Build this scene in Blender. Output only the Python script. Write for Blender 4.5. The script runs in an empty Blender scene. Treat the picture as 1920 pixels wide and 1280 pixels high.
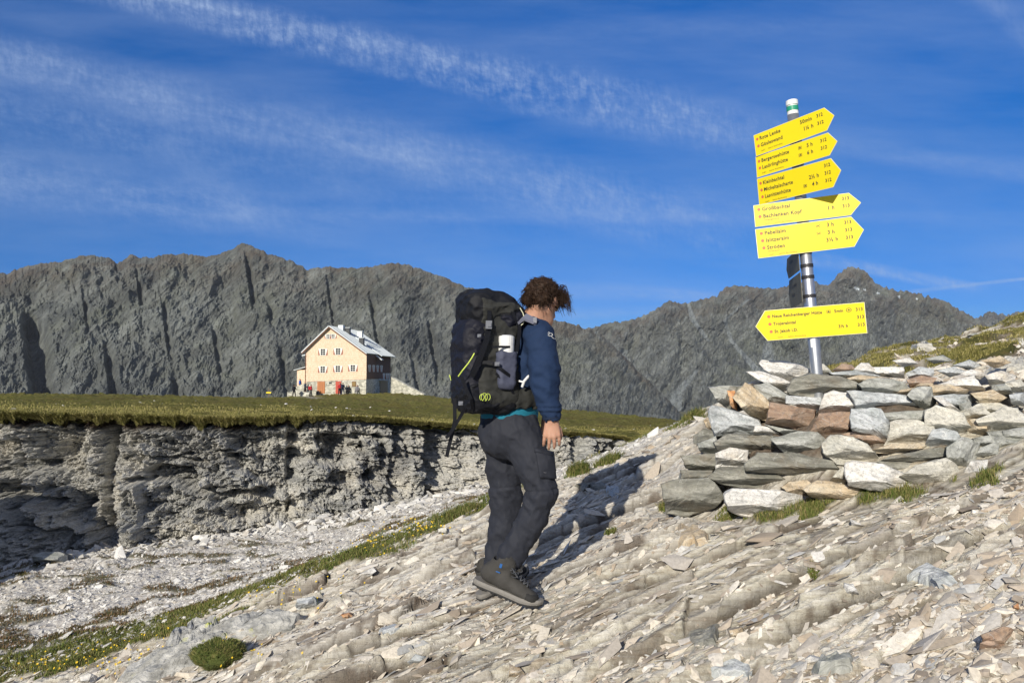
import bpy, bmesh, math, random
import numpy as np
from mathutils import Vector, Matrix

sc = bpy.context.scene
COL = sc.collection
rad = math.radians

# ------------------------------------------------------------------ camera
F = 1387.0                      # focal length in pixels of the 1920-wide photograph
PITCH = math.atan(60 / F)
cam_d = bpy.data.cameras.new('camera')
cam = bpy.data.objects.new('camera', cam_d)
COL.objects.link(cam)
cam.location = (0, 0, 0)
cam.rotation_euler = (math.pi / 2 + PITCH, 0, 0)
cam_d.sensor_width = 36.0
cam_d.lens = 36.0 * F / 1920.0
cam_d.clip_start = 0.05
cam_d.clip_end = 20000
sc.camera = cam

# ------------------------------------------------------------------ light
SUN_AZ, SUN_EL = rad(21.5), rad(24.0)      # light travels towards +Y and +X, sun stands behind the camera's left
sun_d = bpy.data.lights.new('sun', 'SUN')
sun = bpy.data.objects.new('sun', sun_d)
COL.objects.link(sun)
sun_d.energy = 4.9
sun_d.angle = rad(0.53)
sun_d.color = (1.0, 0.92, 0.78)
sdir = Vector((math.sin(SUN_AZ) * math.cos(SUN_EL), math.cos(SUN_AZ) * math.cos(SUN_EL), -math.sin(SUN_EL)))
sun.rotation_euler = sdir.to_track_quat('-Z', 'Y').to_euler()

sc.view_settings.view_transform = 'Standard'
sc.view_settings.look = 'None'
sc.view_settings.exposure = 0.0
sc.view_settings.gamma = 1.0

# ------------------------------------------------------------------ node helper
class NT:
    def __init__(s, tree):
        s.t = tree
    def n(s, typ, _in=None, **props):
        nd = s.t.nodes.new(typ)
        for k, v in props.items():
            setattr(nd, k, v)
        for k, v in (_in or {}).items():
            sock = nd.inputs[k]
            if isinstance(v, bpy.types.NodeSocket):
                s.t.links.new(v, sock)
            else:
                sock.default_value = v
        return nd
    def m(s, op, a, b=0.0, c=0.0, clamp=False):
        return s.n('ShaderNodeMath', {0: a, 1: b, 2: c}, operation=op, use_clamp=clamp).outputs[0]
    def mix(s, f, a, b, mode='MIX'):
        nd = s.n('ShaderNodeMix', data_type='RGBA', blend_type=mode)
        for i, v in ((0, f), (6, a), (7, b)):
            if isinstance(v, bpy.types.NodeSocket):
                s.t.links.new(v, nd.inputs[i])
            else:
                nd.inputs[i].default_value = v if i == 0 else (tuple(v) + (1,))[:4]
        return nd.outputs[2]
    def noise(s, vec, scale, detail=4, rough=0.55, dist=0.0, out=0):
        return s.n('ShaderNodeTexNoise', {'Vector': vec, 'Scale': scale, 'Detail': detail, 'Roughness': rough, 'Distortion': dist}).outputs[out]
    def ramp(s, fac, stops, interp='LINEAR'):
        nd = s.n('ShaderNodeValToRGB', {0: fac})
        cr = nd.color_ramp
        cr.interpolation = interp
        while len(cr.elements) > 1:
            cr.elements.remove(cr.elements[-1])
        for i, (p, c) in enumerate(stops):
            e = cr.elements[0] if i == 0 else cr.elements.new(p)
            e.position = p
            if not hasattr(c, '__len__'):
                c = (c, c, c)
            e.color = (tuple(c) + (1,))[:4]
        return nd.outputs[0]
    def mapr(s, v, a, b, c=0.0, d=1.0, smooth=False):
        return s.n('ShaderNodeMapRange', {0: v, 1: a, 2: b, 3: c, 4: d}, interpolation_type='SMOOTHSTEP' if smooth else 'LINEAR').outputs[0]
    def scale(s, vec, sc_, rot=(0, 0, 0)):
        return s.n('ShaderNodeMapping', {'Vector': vec, 'Scale': sc_, 'Rotation': rot}).outputs[0]

def material(name, fn, rough=0.85, bump=None):
    m = bpy.data.materials.new(name)
    m.use_nodes = True
    t = NT(m.node_tree)
    b = m.node_tree.nodes['Principled BSDF']
    b.inputs['Roughness'].default_value = rough
    r = fn(t, b)
    if r is not None:
        if isinstance(r, bpy.types.NodeSocket):
            m.node_tree.links.new(r, b.inputs['Base Color'])
        else:
            b.inputs['Base Color'].default_value = (tuple(r) + (1,))[:4]
    return m

def plain(name, c, rough=0.7, metal=0.0, var=0.12, scale=40.0, spec=0.5, bump=0.0):
    def fn(t, b):
        b.inputs['Metallic'].default_value = metal
        b.inputs['Specular IOR Level'].default_value = spec
        co = t.n('ShaderNodeTexCoord').outputs['Object']
        nz = t.noise(co, scale, 5)
        if bump:
            bp = t.n('ShaderNodeBump', {'Height': t.noise(co, scale * 2.2, 4), 'Strength': bump, 'Distance': 0.01})
            t.t.links.new(bp.outputs[0], b.inputs['Normal'])
        return t.mix(nz, tuple(x * (1 - var) for x in c), tuple(min(1, x * (1 + var)) for x in c))
    return material(name, fn, rough)

# ------------------------------------------------------------------ sky
world = bpy.data.worlds.new('World')
sc.world = world
world.use_nodes = True
wt = NT(world.node_tree)
bg = world.node_tree.nodes['Background']
skyn = wt.n('ShaderNodeTexSky', sky_type='NISHITA', sun_disc=False, sun_elevation=SUN_EL,
            sun_rotation=math.atan2(-sdir.x, -sdir.y), altitude=2500, air_density=1.0, dust_density=0.3, ozone_density=2.5)
wd = wt.n('ShaderNodeTexCoord').outputs['Generated']
sx = wt.n('ShaderNodeSeparateXYZ', {0: wd})
yy = wt.m('MAXIMUM', sx.outputs[1], 0.06)
U_ = wt.m('DIVIDE', sx.outputs[0], yy)        # direction on the sky, tangent coordinates
V_ = wt.m('DIVIDE', sx.outputs[2], yy)
def sky_uv(px, py):
    u = (px - 960) / F; v = (640 - py) / F
    y = math.cos(PITCH) - math.sin(PITCH) * v
    return u / y, (math.sin(PITCH) + math.cos(PITCH) * v) / y
def band(p0, p1, w0, w1, dens, sc_along, sc_across, fade=(0, 1), soft=0.5, ripple=0.0):
    """a streak of thin ice cloud lying along a line on the sky"""
    a, b = sky_uv(*p0), sky_uv(*p1)
    L = math.hypot(b[0] - a[0], b[1] - a[1])
    dx, dy = (b[0] - a[0]) / L, (b[1] - a[1]) / L
    ru, rv = wt.m('SUBTRACT', U_, a[0]), wt.m('SUBTRACT', V_, a[1])
    al = wt.m('ADD', wt.m('MULTIPLY', ru, dx), wt.m('MULTIPLY', rv, dy))
    ac = wt.m('ADD', wt.m('MULTIPLY', ru, -dy), wt.m('MULTIPLY', rv, dx))
    vec = wt.n('ShaderNodeCombineXYZ', {0: wt.m('MULTIPLY', al, sc_along), 1: wt.m('MULTIPLY', ac, sc_across), 2: p0[1] * 0.01}).outputs[0]
    nz = wt.noise(vec, 1.0, 7, 0.62, 0.6)
    wob = wt.m('MULTIPLY', wt.m('SUBTRACT', wt.noise(vec, 0.35, 2), 0.5), w0 / F * 1.2)
    t = wt.m('DIVIDE', al, L)
    w = wt.m('ADD', w0 / F, wt.m('MULTIPLY', t, (w1 - w0) / F))
    d = wt.m('DIVIDE', wt.m('ABSOLUTE', wt.m('ADD', ac, wob)), w)
    prof = wt.mapr(d, 1.0, 1.0 - soft, 0, 1, True)
    e = wt.m('MULTIPLY', wt.mapr(t, fade[0] - .12, fade[0] + .06, 0, 1, True), wt.mapr(t, fade[1] - .2, fade[1] + .12, 1, 0, True))
    tex = wt.mapr(nz, 0.3, 0.72, 0.12, 1.0)
    fn_ = wt.n('ShaderNodeCombineXYZ', {0: wt.m('ADD', wt.m('MULTIPLY', al, 55.0), wt.m('MULTIPLY', ac, 30.0)), 1: wt.m('MULTIPLY', ac, 95.0), 2: p0[0] * 0.013}).outputs[0]
    tex = wt.m('MULTIPLY', tex, wt.mapr(wt.noise(fn_, 1.0, 5, 0.7), 0.33, 0.66, 0.50, 1.30))
    if ripple:
        rp = wt.n('ShaderNodeCombineXYZ', {0: wt.m('MULTIPLY', wt.m('ADD', al, wt.m('MULTIPLY', ac, 0.35)), 105.0), 1: wt.m('MULTIPLY', ac, 42.0)}).outputs[0]
        tex = wt.m('MULTIPLY', tex, wt.mapr(wt.noise(rp, 1.0, 4, 0.65), 0.40, 0.60, 1 - ripple, 1.25))
    return wt.m('MULTIPLY', wt.m('MULTIPLY', wt.m('MULTIPLY', prof, e), tex), dens)
bands = [
    band((-150, -95), (1480, 265), 32, 78, 0.46, 20, 34, (0.0, 0.97), 0.75, 0.5),
    band((-150, -110), (1000, 150), 12, 22, 0.22, 26, 60, (0.0, 0.95), 0.9, 0.3),
    band((-200, 60), (1500, 460), 52, 95, 0.29, 9, 26, (0.0, 1.0), 0.95, 0.30),
    band((-200, 150), (1300, 420), 140, 110, 0.22, 3.0, 12, (0.0, 0.9), 0.98, 0.15),
    band((-100, 330), (760, 420), 95, 60, 0.30, 3.2, 16, (0.0, 0.9), 0.98, 0.1),
    band((180, 400), (1920, 410), 22, 20, 0.17, 4, 30, (0.1, 0.95), 0.95),
    band((300, 270), (520, 430), 45, 60, 0.16, 5, 12, (0.0, 0.9), 0.98),
    band((1000, 540), (1430, 560), 22, 18, 0.30, 6, 34, (0.05, 0.9), 0.9),
    band((1050, 590), (1300, 578), 16, 12, 0.28, 6, 34, (0.05, 0.9), 0.9),
    band((1480, 478), (1850, 545), 20, 14, 0.50, 10, 34, (0.0, 0.97), 0.9, 0.2),
    band((1700, 548), (1990, 514), 6, 4, 0.45, 9, 50, (0.0, 1.2), 0.8),
    band((1830, -40), (1960, 110), 40, 30, 0.20, 8, 22, (0.0, 1.2), 0.95),
    band((1500, 270), (2000, 330), 30, 40, 0.14, 4, 20, (0.0, 1.2), 0.95),
    band((900, 70), (1700, 50), 40, 30, 0.07, 4, 16, (0.1, 0.9), 0.95),
]
tot = bands[0]
for b_ in bands[1:]:
    tot = wt.m('ADD', tot, b_)
haze_v = wt.noise(wt.n('ShaderNodeCombineXYZ', {0: wt.m('MULTIPLY', wt.m('ADD', U_, V_), 1.3), 1: wt.m('MULTIPLY', V_, 6.0)}).outputs[0], 1.6, 6, 0.6)
tot = wt.m('ADD', tot, wt.mapr(haze_v, 0.32, 0.8, 0.0, 0.30))
above = wt.mapr(sx.outputs[2], -0.02, 0.03, 0, 1)
front = wt.mapr(sx.outputs[1], 0.06, 0.25, 0, 1)
cov = wt.m('MULTIPLY', wt.m('MULTIPLY', tot, above), front, clamp=True)
# the deep clear blue of high mountain air: the texture's pale horizon is filtered
filt = wt.ramp(sx.outputs[2], [(0.0, (0.20, 0.50, 0.76)), (0.086, (0.24, 0.56, 0.82)), (0.158, (0.40, 0.74, 0.88)), (0.26, (0.68, 0.93, 0.98)), (0.44, (0.90, 1.20, 1.25)), (1.0, (1.25, 1.35, 1.25))])
gam = wt.n('ShaderNodeHueSaturation', {'Hue': 0.501, 'Saturation': 1.38, 'Value': 1.0, 'Color': skyn.outputs[0]}).outputs[0]
tint = wt.mix(1.0, wt.mix(1.0, gam, (0.92, 0.98, 1.22), 'MULTIPLY'), filt, 'MULTIPLY')
# added unseen whitening of the sky overhead and behind, to make shade less blue
whiten = wt.m('MAXIMUM', wt.mapr(sx.outputs[2], 0.46, 0.75, 0, 0.55, True), wt.mapr(sx.outputs[1], 0.05, -0.35, 0, 0.55, True))
tint = wt.mix(whiten, tint, (4.2, 4.3, 4.5))
cloudc = (4.6, 6.0, 8.8)
skyc = wt.mix(cov, tint, cloudc)
wt.t.links.new(skyc, bg.inputs['Color'])
bg.inputs['Strength'].default_value = 0.087

# ------------------------------------------------------------------ geometry helpers
def at(px, py, Y):
    """world point at depth Y (metres ahead) seen at a pixel of the photograph"""
    px = np.asarray(px, float); py = np.asarray(py, float); Y = np.asarray(Y, float)
    u = (px - 960) / F; v = (640 - py) / F
    y = math.cos(PITCH) - math.sin(PITCH) * v
    z = math.sin(PITCH) + math.cos(PITCH) * v
    return np.stack(np.broadcast_arrays(u / y * Y, Y, z / y * Y), -1)

def tag(o, label=None, cat=None, group=None, kind=None):
    for k, v in (('label', label), ('category', cat), ('group', group), ('kind', kind)):
        if v:
            o[k] = v
    return o

def mesh_obj(name, V, Fc, mat=None, parent=None, smooth=False, matidx=None, attrs=None):
    """V (n,3); Fc: (m,k) array, or list of faces"""
    me = bpy.data.meshes.new(name)
    V = np.ascontiguousarray(V, np.float32)
    if isinstance(Fc, np.ndarray):
        k = Fc.shape[1]
        me.vertices.add(len(V)); me.vertices.foreach_set('co', V.ravel())
        me.loops.add(Fc.size); me.loops.foreach_set('vertex_index', np.ascontiguousarray(Fc, np.int32).ravel())
        me.polygons.add(len(Fc))
        me.polygons.foreach_set('loop_start', np.arange(0, Fc.size, k, dtype=np.int32))
        me.polygons.foreach_set('loop_total', np.full(len(Fc), k, np.int32))
    else:
        me.from_pydata(V.tolist(), [], [tuple(map(int, f)) for f in Fc])
    if mat is not None:
        for m_ in (mat if isinstance(mat, (list, tuple)) else [mat]):
            me.materials.append(m_)
    if matidx is not None:
        me.polygons.foreach_set('material_index', np.asarray(matidx, np.int32))
    me.polygons.foreach_set('use_smooth', np.full(len(me.polygons), bool(smooth)))
    me.update(calc_edges=True)
    for nm, arr in (attrs or {}).items():
        a = me.attributes.new(nm, 'FLOAT', 'POINT')
        a.data.foreach_set('value', np.asarray(arr, np.float32))
    o = bpy.data.objects.new(name, me)
    COL.objects.link(o)
    if parent is not None:
        o.parent = parent
    return o

def empty(name, loc):
    o = bpy.data.objects.new(name, None)
    o.empty_display_size = 0.1
    o.location = loc
    COL.objects.link(o)
    bpy.context.view_layer.update()
    return o

def part(name, V, Fc, mat, parent, **kw):
    """a part whose points are given in world space, stored relative to its thing's base"""
    p = parent; off = Vector((0, 0, 0))
    while p is not None:
        off += p.location
        p = p.parent
    return mesh_obj(name, np.asarray(V, float) - np.array(off), Fc, mat, parent, **kw)

class MB:
    """collects simple solids as one mesh"""
    def __init__(s):
        s.v = []; s.f = []; s.m = []; s.n = 0
    def add(s, V, Fc, mi=0):
        V = np.asarray(V, float)
        s.v.append(V)
        for f in Fc:
            s.f.append([i + s.n for i in f]); s.m.append(mi)
        s.n += len(V)
    def box(s, c, size, R=None, mi=0):
        c = np.asarray(c, float); h = np.asarray(size, float) / 2
        P = np.array([[x, y, z] for x in (-1, 1) for y in (-1, 1) for z in (-1, 1)]) * h
        if R is not None:
            P = P @ np.asarray(R, float).T
        s.add(P + c, [(0, 1, 3, 2), (4, 6, 7, 5), (0, 4, 5, 1), (2, 3, 7, 6), (0, 2, 6, 4), (1, 5, 7, 3)], mi)
    def tube(s, pts, r, n=8, mi=0, caps=True):
        pts = np.asarray(pts, float); r = np.broadcast_to(np.asarray(r, float), (len(pts),))
        T = np.gradient(pts, axis=0); T /= np.linalg.norm(T, axis=1)[:, None] + 1e-9
        a = np.array([0, 0, 1.0]) if abs(T[0][2]) < .9 else np.array([1.0, 0, 0])
        N = np.cross(T[0], a); N /= np.linalg.norm(N)
        V = []
        for i, p in enumerate(pts):
            N = N - T[i] * (N @ T[i]); N /= np.linalg.norm(N) + 1e-9
            B = np.cross(T[i], N)
            for k in range(n):
                an = 2 * math.pi * k / n
                V.append(p + r[i] * (math.cos(an) * N + math.sin(an) * B))
        Fc = []
        for i in range(len(pts) - 1):
            for k in range(n):
                k2 = (k + 1) % n
                Fc.append((i * n + k, i * n + k2, (i + 1) * n + k2, (i + 1) * n + k))
        if caps:
            Fc.append(tuple(range(n - 1, -1, -1))); Fc.append(tuple((len(pts) - 1) * n + k for k in range(n)))
        s.add(V, Fc, mi)
    def ribbon(s, pts, nrm, w, t, mi=0):
        """a flat strap of width w and thickness t along pts, facing nrm"""
        pts = np.asarray(pts, float); nrm = np.broadcast_to(np.asarray(nrm, float), pts.shape)
        w = np.broadcast_to(np.asarray(w, float), (len(pts),))
        T = np.gradient(pts, axis=0); T /= np.linalg.norm(T, axis=1)[:, None] + 1e-9
        V = []
        for i, p in enumerate(pts):
            nn = nrm[i] - T[i] * (nrm[i] @ T[i]); nn /= np.linalg.norm(nn) + 1e-9
            S = np.cross(T[i], nn) * w[i] / 2
            for a, b in ((-1, -1), (1, -1), (1, 1), (-1, 1)):
                V.append(p + a * S + b * nn * t / 2)
        Fc = [(0, 1, 2, 3)]
        for i in range(len(pts) - 1):
            for k in range(4):
                k2 = (k + 1) % 4
                Fc.append((i * 4 + k, (i + 1) * 4 + k, (i + 1) * 4 + k2, i * 4 + k2))
        e = (len(pts) - 1) * 4
        Fc.append((e + 3, e + 2, e + 1, e))
        s.add(V, Fc, mi)
    def build(s, name, mat, parent=None, smooth=False, world=True):
        V = np.concatenate(s.v)
        if parent is not None and world:
            return part(name, V, s.f, mat, parent, smooth=smooth, matidx=s.m)
        return mesh_obj(name, V, s.f, mat, parent, smooth=smooth, matidx=s.m)

# ------------------------------------------------------------------ noise (numpy gradient noise)
_rs = np.random.RandomState(7)
_perm = _rs.permutation(256); _perm = np.concatenate([_perm, _perm, _perm])
_g = _rs.normal(size=(256, 3)); _g /= np.linalg.norm(_g, axis=1)[:, None]; _g = (_g * 1.6).astype(np.float32)
_h1 = _rs.rand(4096).astype(np.float32)

def n2(x, y, seed=0):
    x = np.asarray(x, np.float64); y = np.asarray(y, np.float64)
    xi = np.floor(x).astype(np.int64); yi = np.floor(y).astype(np.int64)
    xf = (x - xi).astype(np.float32); yf = (y - yi).astype(np.float32)
    u = xf * xf * xf * (xf * (xf * 6 - 15) + 10); v = yf * yf * yf * (yf * (yf * 6 - 15) + 10)
    def gd(ix, iy, fx, fy):
        h = _perm[(_perm[(ix + seed * 31) & 255] + iy) & 255]
        g = _g[h]
        return g[..., 0] * fx + g[..., 1] * fy
    a = gd(xi, yi, xf, yf); b = gd(xi + 1, yi, xf - 1, yf)
    c = gd(xi, yi + 1, xf, yf - 1); d = gd(xi + 1, yi + 1, xf - 1, yf - 1)
    return (a + (b - a) * u) * (1 - v) + (c + (d - c) * u) * v

def n3(x, y, z, seed=0):
    x, y, z = (np.asarray(q, np.float64) for q in (x, y, z))
    xi, yi, zi = (np.floor(q).astype(np.int64) for q in (x, y, z))
    xf, yf, zf = (x - xi), (y - yi), (z - zi)
    s = lambda t: t * t * t * (t * (t * 6 - 15) + 10)
    u, v, w = s(xf), s(yf), s(zf)
    out = 0
    for dx in (0, 1):
        for dy in (0, 1):
            for dz in (0, 1):
                h = _perm[(_perm[(_perm[(xi + dx + seed * 17) & 255] + yi + dy) & 255] + zi + dz) & 255]
                g = _g[h]
                dt = g[..., 0] * (xf - dx) + g[..., 1] * (yf - dy) + g[..., 2] * (zf - dz)
                out = out + dt * (u if dx else 1 - u) * (v if dy else 1 - v) * (w if dz else 1 - w)
    return out

def fbm2(x, y, oct=5, gain=0.5, lac=2.03, seed=0, ridged=False):
    a, s_, o = 1.0, 0.0, 0.0
    for i in range(oct):
        k = n2(x, y, seed + i * 3)
        if ridged:
            k = 0.5 - np.abs(k) * 1.6
        s_ = s_ + a * k
        a *= gain; x = x * lac + 13.7; y = y * lac + 7.3
    return s_

def fbm3(x, y, z, oct=4, gain=0.5, lac=2.03, seed=0, ridged=False):
    a, s_ = 1.0, 0.0
    for i in range(oct):
        k = n3(x, y, z, seed + i)
        if ridged:
            k = 0.5 - np.abs(k) * 1.6
        s_ = s_ + a * k
        a *= gain; x = x * lac + 5.1; y = y * lac + 9.2; z = z * lac + 3.3
    return s_

def hsh(i, j, seed=0):
    i = i.astype(np.int64); j = j.astype(np.int64)
    h = (i * 73856093) ^ (j * 19349663) ^ (seed * 83492791 + 12345)
    h = (h ^ (h >> 13)) * 1274126177
    h = h ^ (h >> 16)
    return (h & 0xFFFF).astype(np.float64) / 65535.0

def sstep(a, b, x):
    t = np.clip((x - a) / (b - a), 0, 1)
    return t * t * (3 - 2 * t)

def slabs(u, v, lam, asp, seed, warp=0.5):
    """broken strata: long slabs with random height, stepping up at their near edge. returns height 0..1, crack mask, id"""
    w = warp * n2(u / (lam * 5), v / (lam * 5), seed)
    vv = v / lam + w
    i = np.floor(vv); fv = vv - i
    la = lam * asp * (0.5 + 1.1 * hsh(i, i * 0, seed))
    uu = u / la + hsh(i, i * 0 + 3, seed) * 10 + 0.35 * fv * (hsh(i, i * 0 + 5, seed) - .5) * 2
    j = np.floor(uu); fu = uu - j
    h = hsh(i, j, seed + 1)
    e = np.minimum(np.minimum(fv, 1 - fv) * lam, np.minimum(fu, 1 - fu) * la)
    saw = (1 - fv)
    return h, saw, e, hsh(i, j, seed + 2)

def grid_faces(nr, nc):
    r, c = np.meshgrid(np.arange(nr - 1), np.arange(nc - 1), indexing='ij')
    a = (r * nc + c).ravel()
    return np.stack([a, a + 1, a + nc + 1, a + nc], 1)

def rbf(P, val, q, kern=lambda r: r, smooth=1e-3):
    """q (...,2) -> value, linear or thin-plate radial interpolation with an affine term"""
    P = np.asarray(P, float); val = np.asarray(val, float); n = len(P)
    D = np.linalg.norm(P[:, None] - P[None], axis=2)
    A = np.zeros((n + 3, n + 3))
    A[:n, :n] = kern(D) + np.eye(n) * smooth
    A[:n, n] = 1; A[:n, n + 1:] = P; A[n, :n] = 1; A[n + 1:, :n] = P.T
    w = np.linalg.solve(A, np.concatenate([val, [0, 0, 0]]))
    qs = q.reshape(-1, 2); out = np.empty(len(qs))
    for k in range(0, len(qs), 200000):
        s_ = qs[k:k + 200000]
        R = np.sqrt(((s_[:, None] - P[None]) ** 2).sum(2))
        out[k:k + 200000] = kern(R) @ w[:n] + w[n] + s_ @ w[n + 1:]
    return out.reshape(q.shape[:-1])
tps = lambda r: r * r * np.log(r + 1e-9)
# ------------------------------------------------------------------ rock and soil materials
def attr(t, name):
    return t.n('ShaderNodeAttribute', attribute_name=name).outputs['Fac']

STRIKE = rad(16)
def ground_mat(t, b):
    co = t.n('ShaderNodeTexCoord').outputs['Object']
    st = t.scale(co, (1.6, 14, 14), (0, 0, -STRIKE))
    big = t.noise(co, 0.9, 4, 0.6)
    lay = t.noise(st, 1.5, 8, 0.68)
    fine = t.noise(co, 60, 5, 0.75)
    col = t.ramp(lay, [(0.26, (0.30, 0.25, 0.185)), (0.38, (0.54, 0.50, 0.40)), (0.48, (0.77, 0.74, 0.62)), (0.60, (0.87, 0.85, 0.77)), (0.76, (0.64, 0.63, 0.59))])
    och = t.mapr(t.noise(t.scale(co, (2.0, 5, 5), (0, 0, -STRIKE)), 1.3, 5, 0.65), 0.55, 0.72, 0, 0.4)
    col = t.mix(och, col, (0.50, 0.36, 0.23))
    gry = t.mapr(t.noise(t.scale(co, (1.2, 4, 4), (0, 0, -STRIKE)), 2.2, 5, 0.6), 0.56, 0.68, 0, 0.8)
    col = t.mix(gry, col, (0.36, 0.36, 0.35))
    sid = attr(t, 'slab')
    col = t.mix(t.mapr(sid, 0.62, 1.0, 0, .55), col, (0.33, 0.30, 0.27))
    col = t.mix(t.mapr(sid, 0.35, 0.0, 0, .5), col, (0.78, 0.75, 0.70))
    white = attr(t, 'white')
    wcol = t.ramp(t.noise(co, 14, 6, 0.7), [(0.3, (0.30, 0.28, 0.26)), (0.45, (0.60, 0.58, 0.55)), (0.6, (0.78, 0.77, 0.74))])
    col = t.mix(white, col, wcol)
    col = t.mix(t.mapr(fine, 0.35, 0.7, 0.35, 0.0), col, (0.24, 0.20, 0.16))
    th = t.noise(t.scale(co, (3.5, 60, 60), (0, 0, -STRIKE)), 1.0, 6, 0.7)
    col = t.mix(t.mapr(th, 0.38, 0.50, 0.42, 0), col, (0.30, 0.25, 0.19))
    col = t.mix(t.m('MULTIPLY', attr(t, 'crack'), .9), col, (0.07, 0.055, 0.04))
    soil = t.ramp(t.noise(co, 30, 5, 0.7), [(0.3, (0.035, 0.022, 0.014)), (0.6, (0.10, 0.062, 0.038)), (0.8, (0.19, 0.13, 0.085))])
    col = t.mix(attr(t, 'soil'), col, soil)
    turf = t.ramp(t.noise(co, 9, 6, 0.7), [(0.3, (0.03, 0.035, 0.010)), (0.5, (0.075, 0.075, 0.022)), (0.7, (0.14, 0.10, 0.045))])
    col = t.mix(attr(t, 'turf'), col, turf)
    bp = t.n('ShaderNodeBump', {'Height': t.m('ADD', t.m('MULTIPLY', fine, 0.35), t.m('MULTIPLY', lay, 0.8)), 'Strength': 1.0, 'Distance': 0.03})
    t.t.links.new(bp.outputs[0], b.inputs['Normal'])
    b.inputs['Specular IOR Level'].default_value = 0.3
    return col
M_ground = material('broken_schist_ground', ground_mat, 0.9)

def cliff_mat(t, b):
    co = t.n('ShaderNodeTexCoord').outputs['Object']
    st = t.scale(co, (1.0, 1.0, 9.0), (0, rad(4), 0))
    lay = t.noise(st, 1.6, 8, 0.7, 0.4)
    blot = t.noise(co, 1.1, 5, 0.65)
    col = t.ramp(lay, [(0.25, (0.19, 0.19, 0.185)), (0.42, (0.38, 0.385, 0.37)), (0.55, (0.58, 0.58, 0.55)), (0.72, (0.80, 0.79, 0.74))])
    col = t.mix(t.mapr(blot, 0.45, 0.62, 0, 0.8), col, (0.82, 0.79, 0.71))
    col = t.mix(t.mapr(t.noise(co, 0.7, 5, 0.6, 0.3), 0.55, 0.68, 0, 0.7), col, (0.25, 0.25, 0.25))
    col = t.mix(t.mapr(t.noise(co, 2.4, 6, 0.7), 0.60, 0.72, 0, 0.5), col, (0.36, 0.28, 0.18))
    fine = t.noise(co, 22, 6, 0.75)
    col = t.mix(t.mapr(fine, 0.32, 0.6, 0.55, 0), col, (0.09, 0.085, 0.08))
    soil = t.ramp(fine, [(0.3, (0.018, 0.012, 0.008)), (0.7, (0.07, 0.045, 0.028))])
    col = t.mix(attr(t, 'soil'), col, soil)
    bp = t.n('ShaderNodeBump', {'Height': t.m('ADD', t.m('MULTIPLY', fine, 0.6), lay), 'Strength': 1.0, 'Distance': 0.05})
    t.t.links.new(bp.outputs[0], b.inputs['Normal'])
    b.inputs['Specular IOR Level'].default_value = 0.25
    return col
M_cliff = material('grey_banded_cliff_rock', cliff_mat, 0.92)

def meadow_mat(t, b):
    co = t.n('ShaderNodeTexCoord').outputs['Object']
    n1 = t.noise(co, 0.25, 6, 0.7); n2_ = t.noise(co, 6, 5, 0.7)
    col = t.ramp(n2_, [(0.3, (0.09, 0.10, 0.02)), (0.5, (0.21, 0.205, 0.05)), (0.7, (0.33, 0.29, 0.10))])
    col = t.mix(t.mapr(n1, 0.45, 0.65, 0, 0.55), col, (0.17, 0.11, 0.05))
    n3_ = t.noise(t.scale(co, (1, .35, 1)), 1.1, 6, .75)
    col = t.mix(t.mapr(n3_, .42, .30, 0, .6), col, (.06, .055, .015)); col = t.mix(t.mapr(n3_, .55, .70, 0, .6), col, (.30, .26, .10))
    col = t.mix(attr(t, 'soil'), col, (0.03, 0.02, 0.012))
    col = t.mix(attr(t, 'path'), col, (0.40, 0.37, 0.32))
    st = t.mapr(t.noise(co, 1.3, 6, 0.75), 0.66, 0.70, 0, 0.8)
    col = t.mix(st, col, (0.34, 0.32, 0.28))
    bp = t.n('ShaderNodeBump', {'Height': t.noise(co, 14, 5, 0.8), 'Strength': 1.0, 'Distance': 0.15})
    t.t.links.new(bp.outputs[0], b.inputs['Normal'])
    b.inputs['Specular IOR Level'].default_value = 0.1
    return col
M_meadow = material('alpine_meadow_turf', meadow_mat, 0.95)

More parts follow.
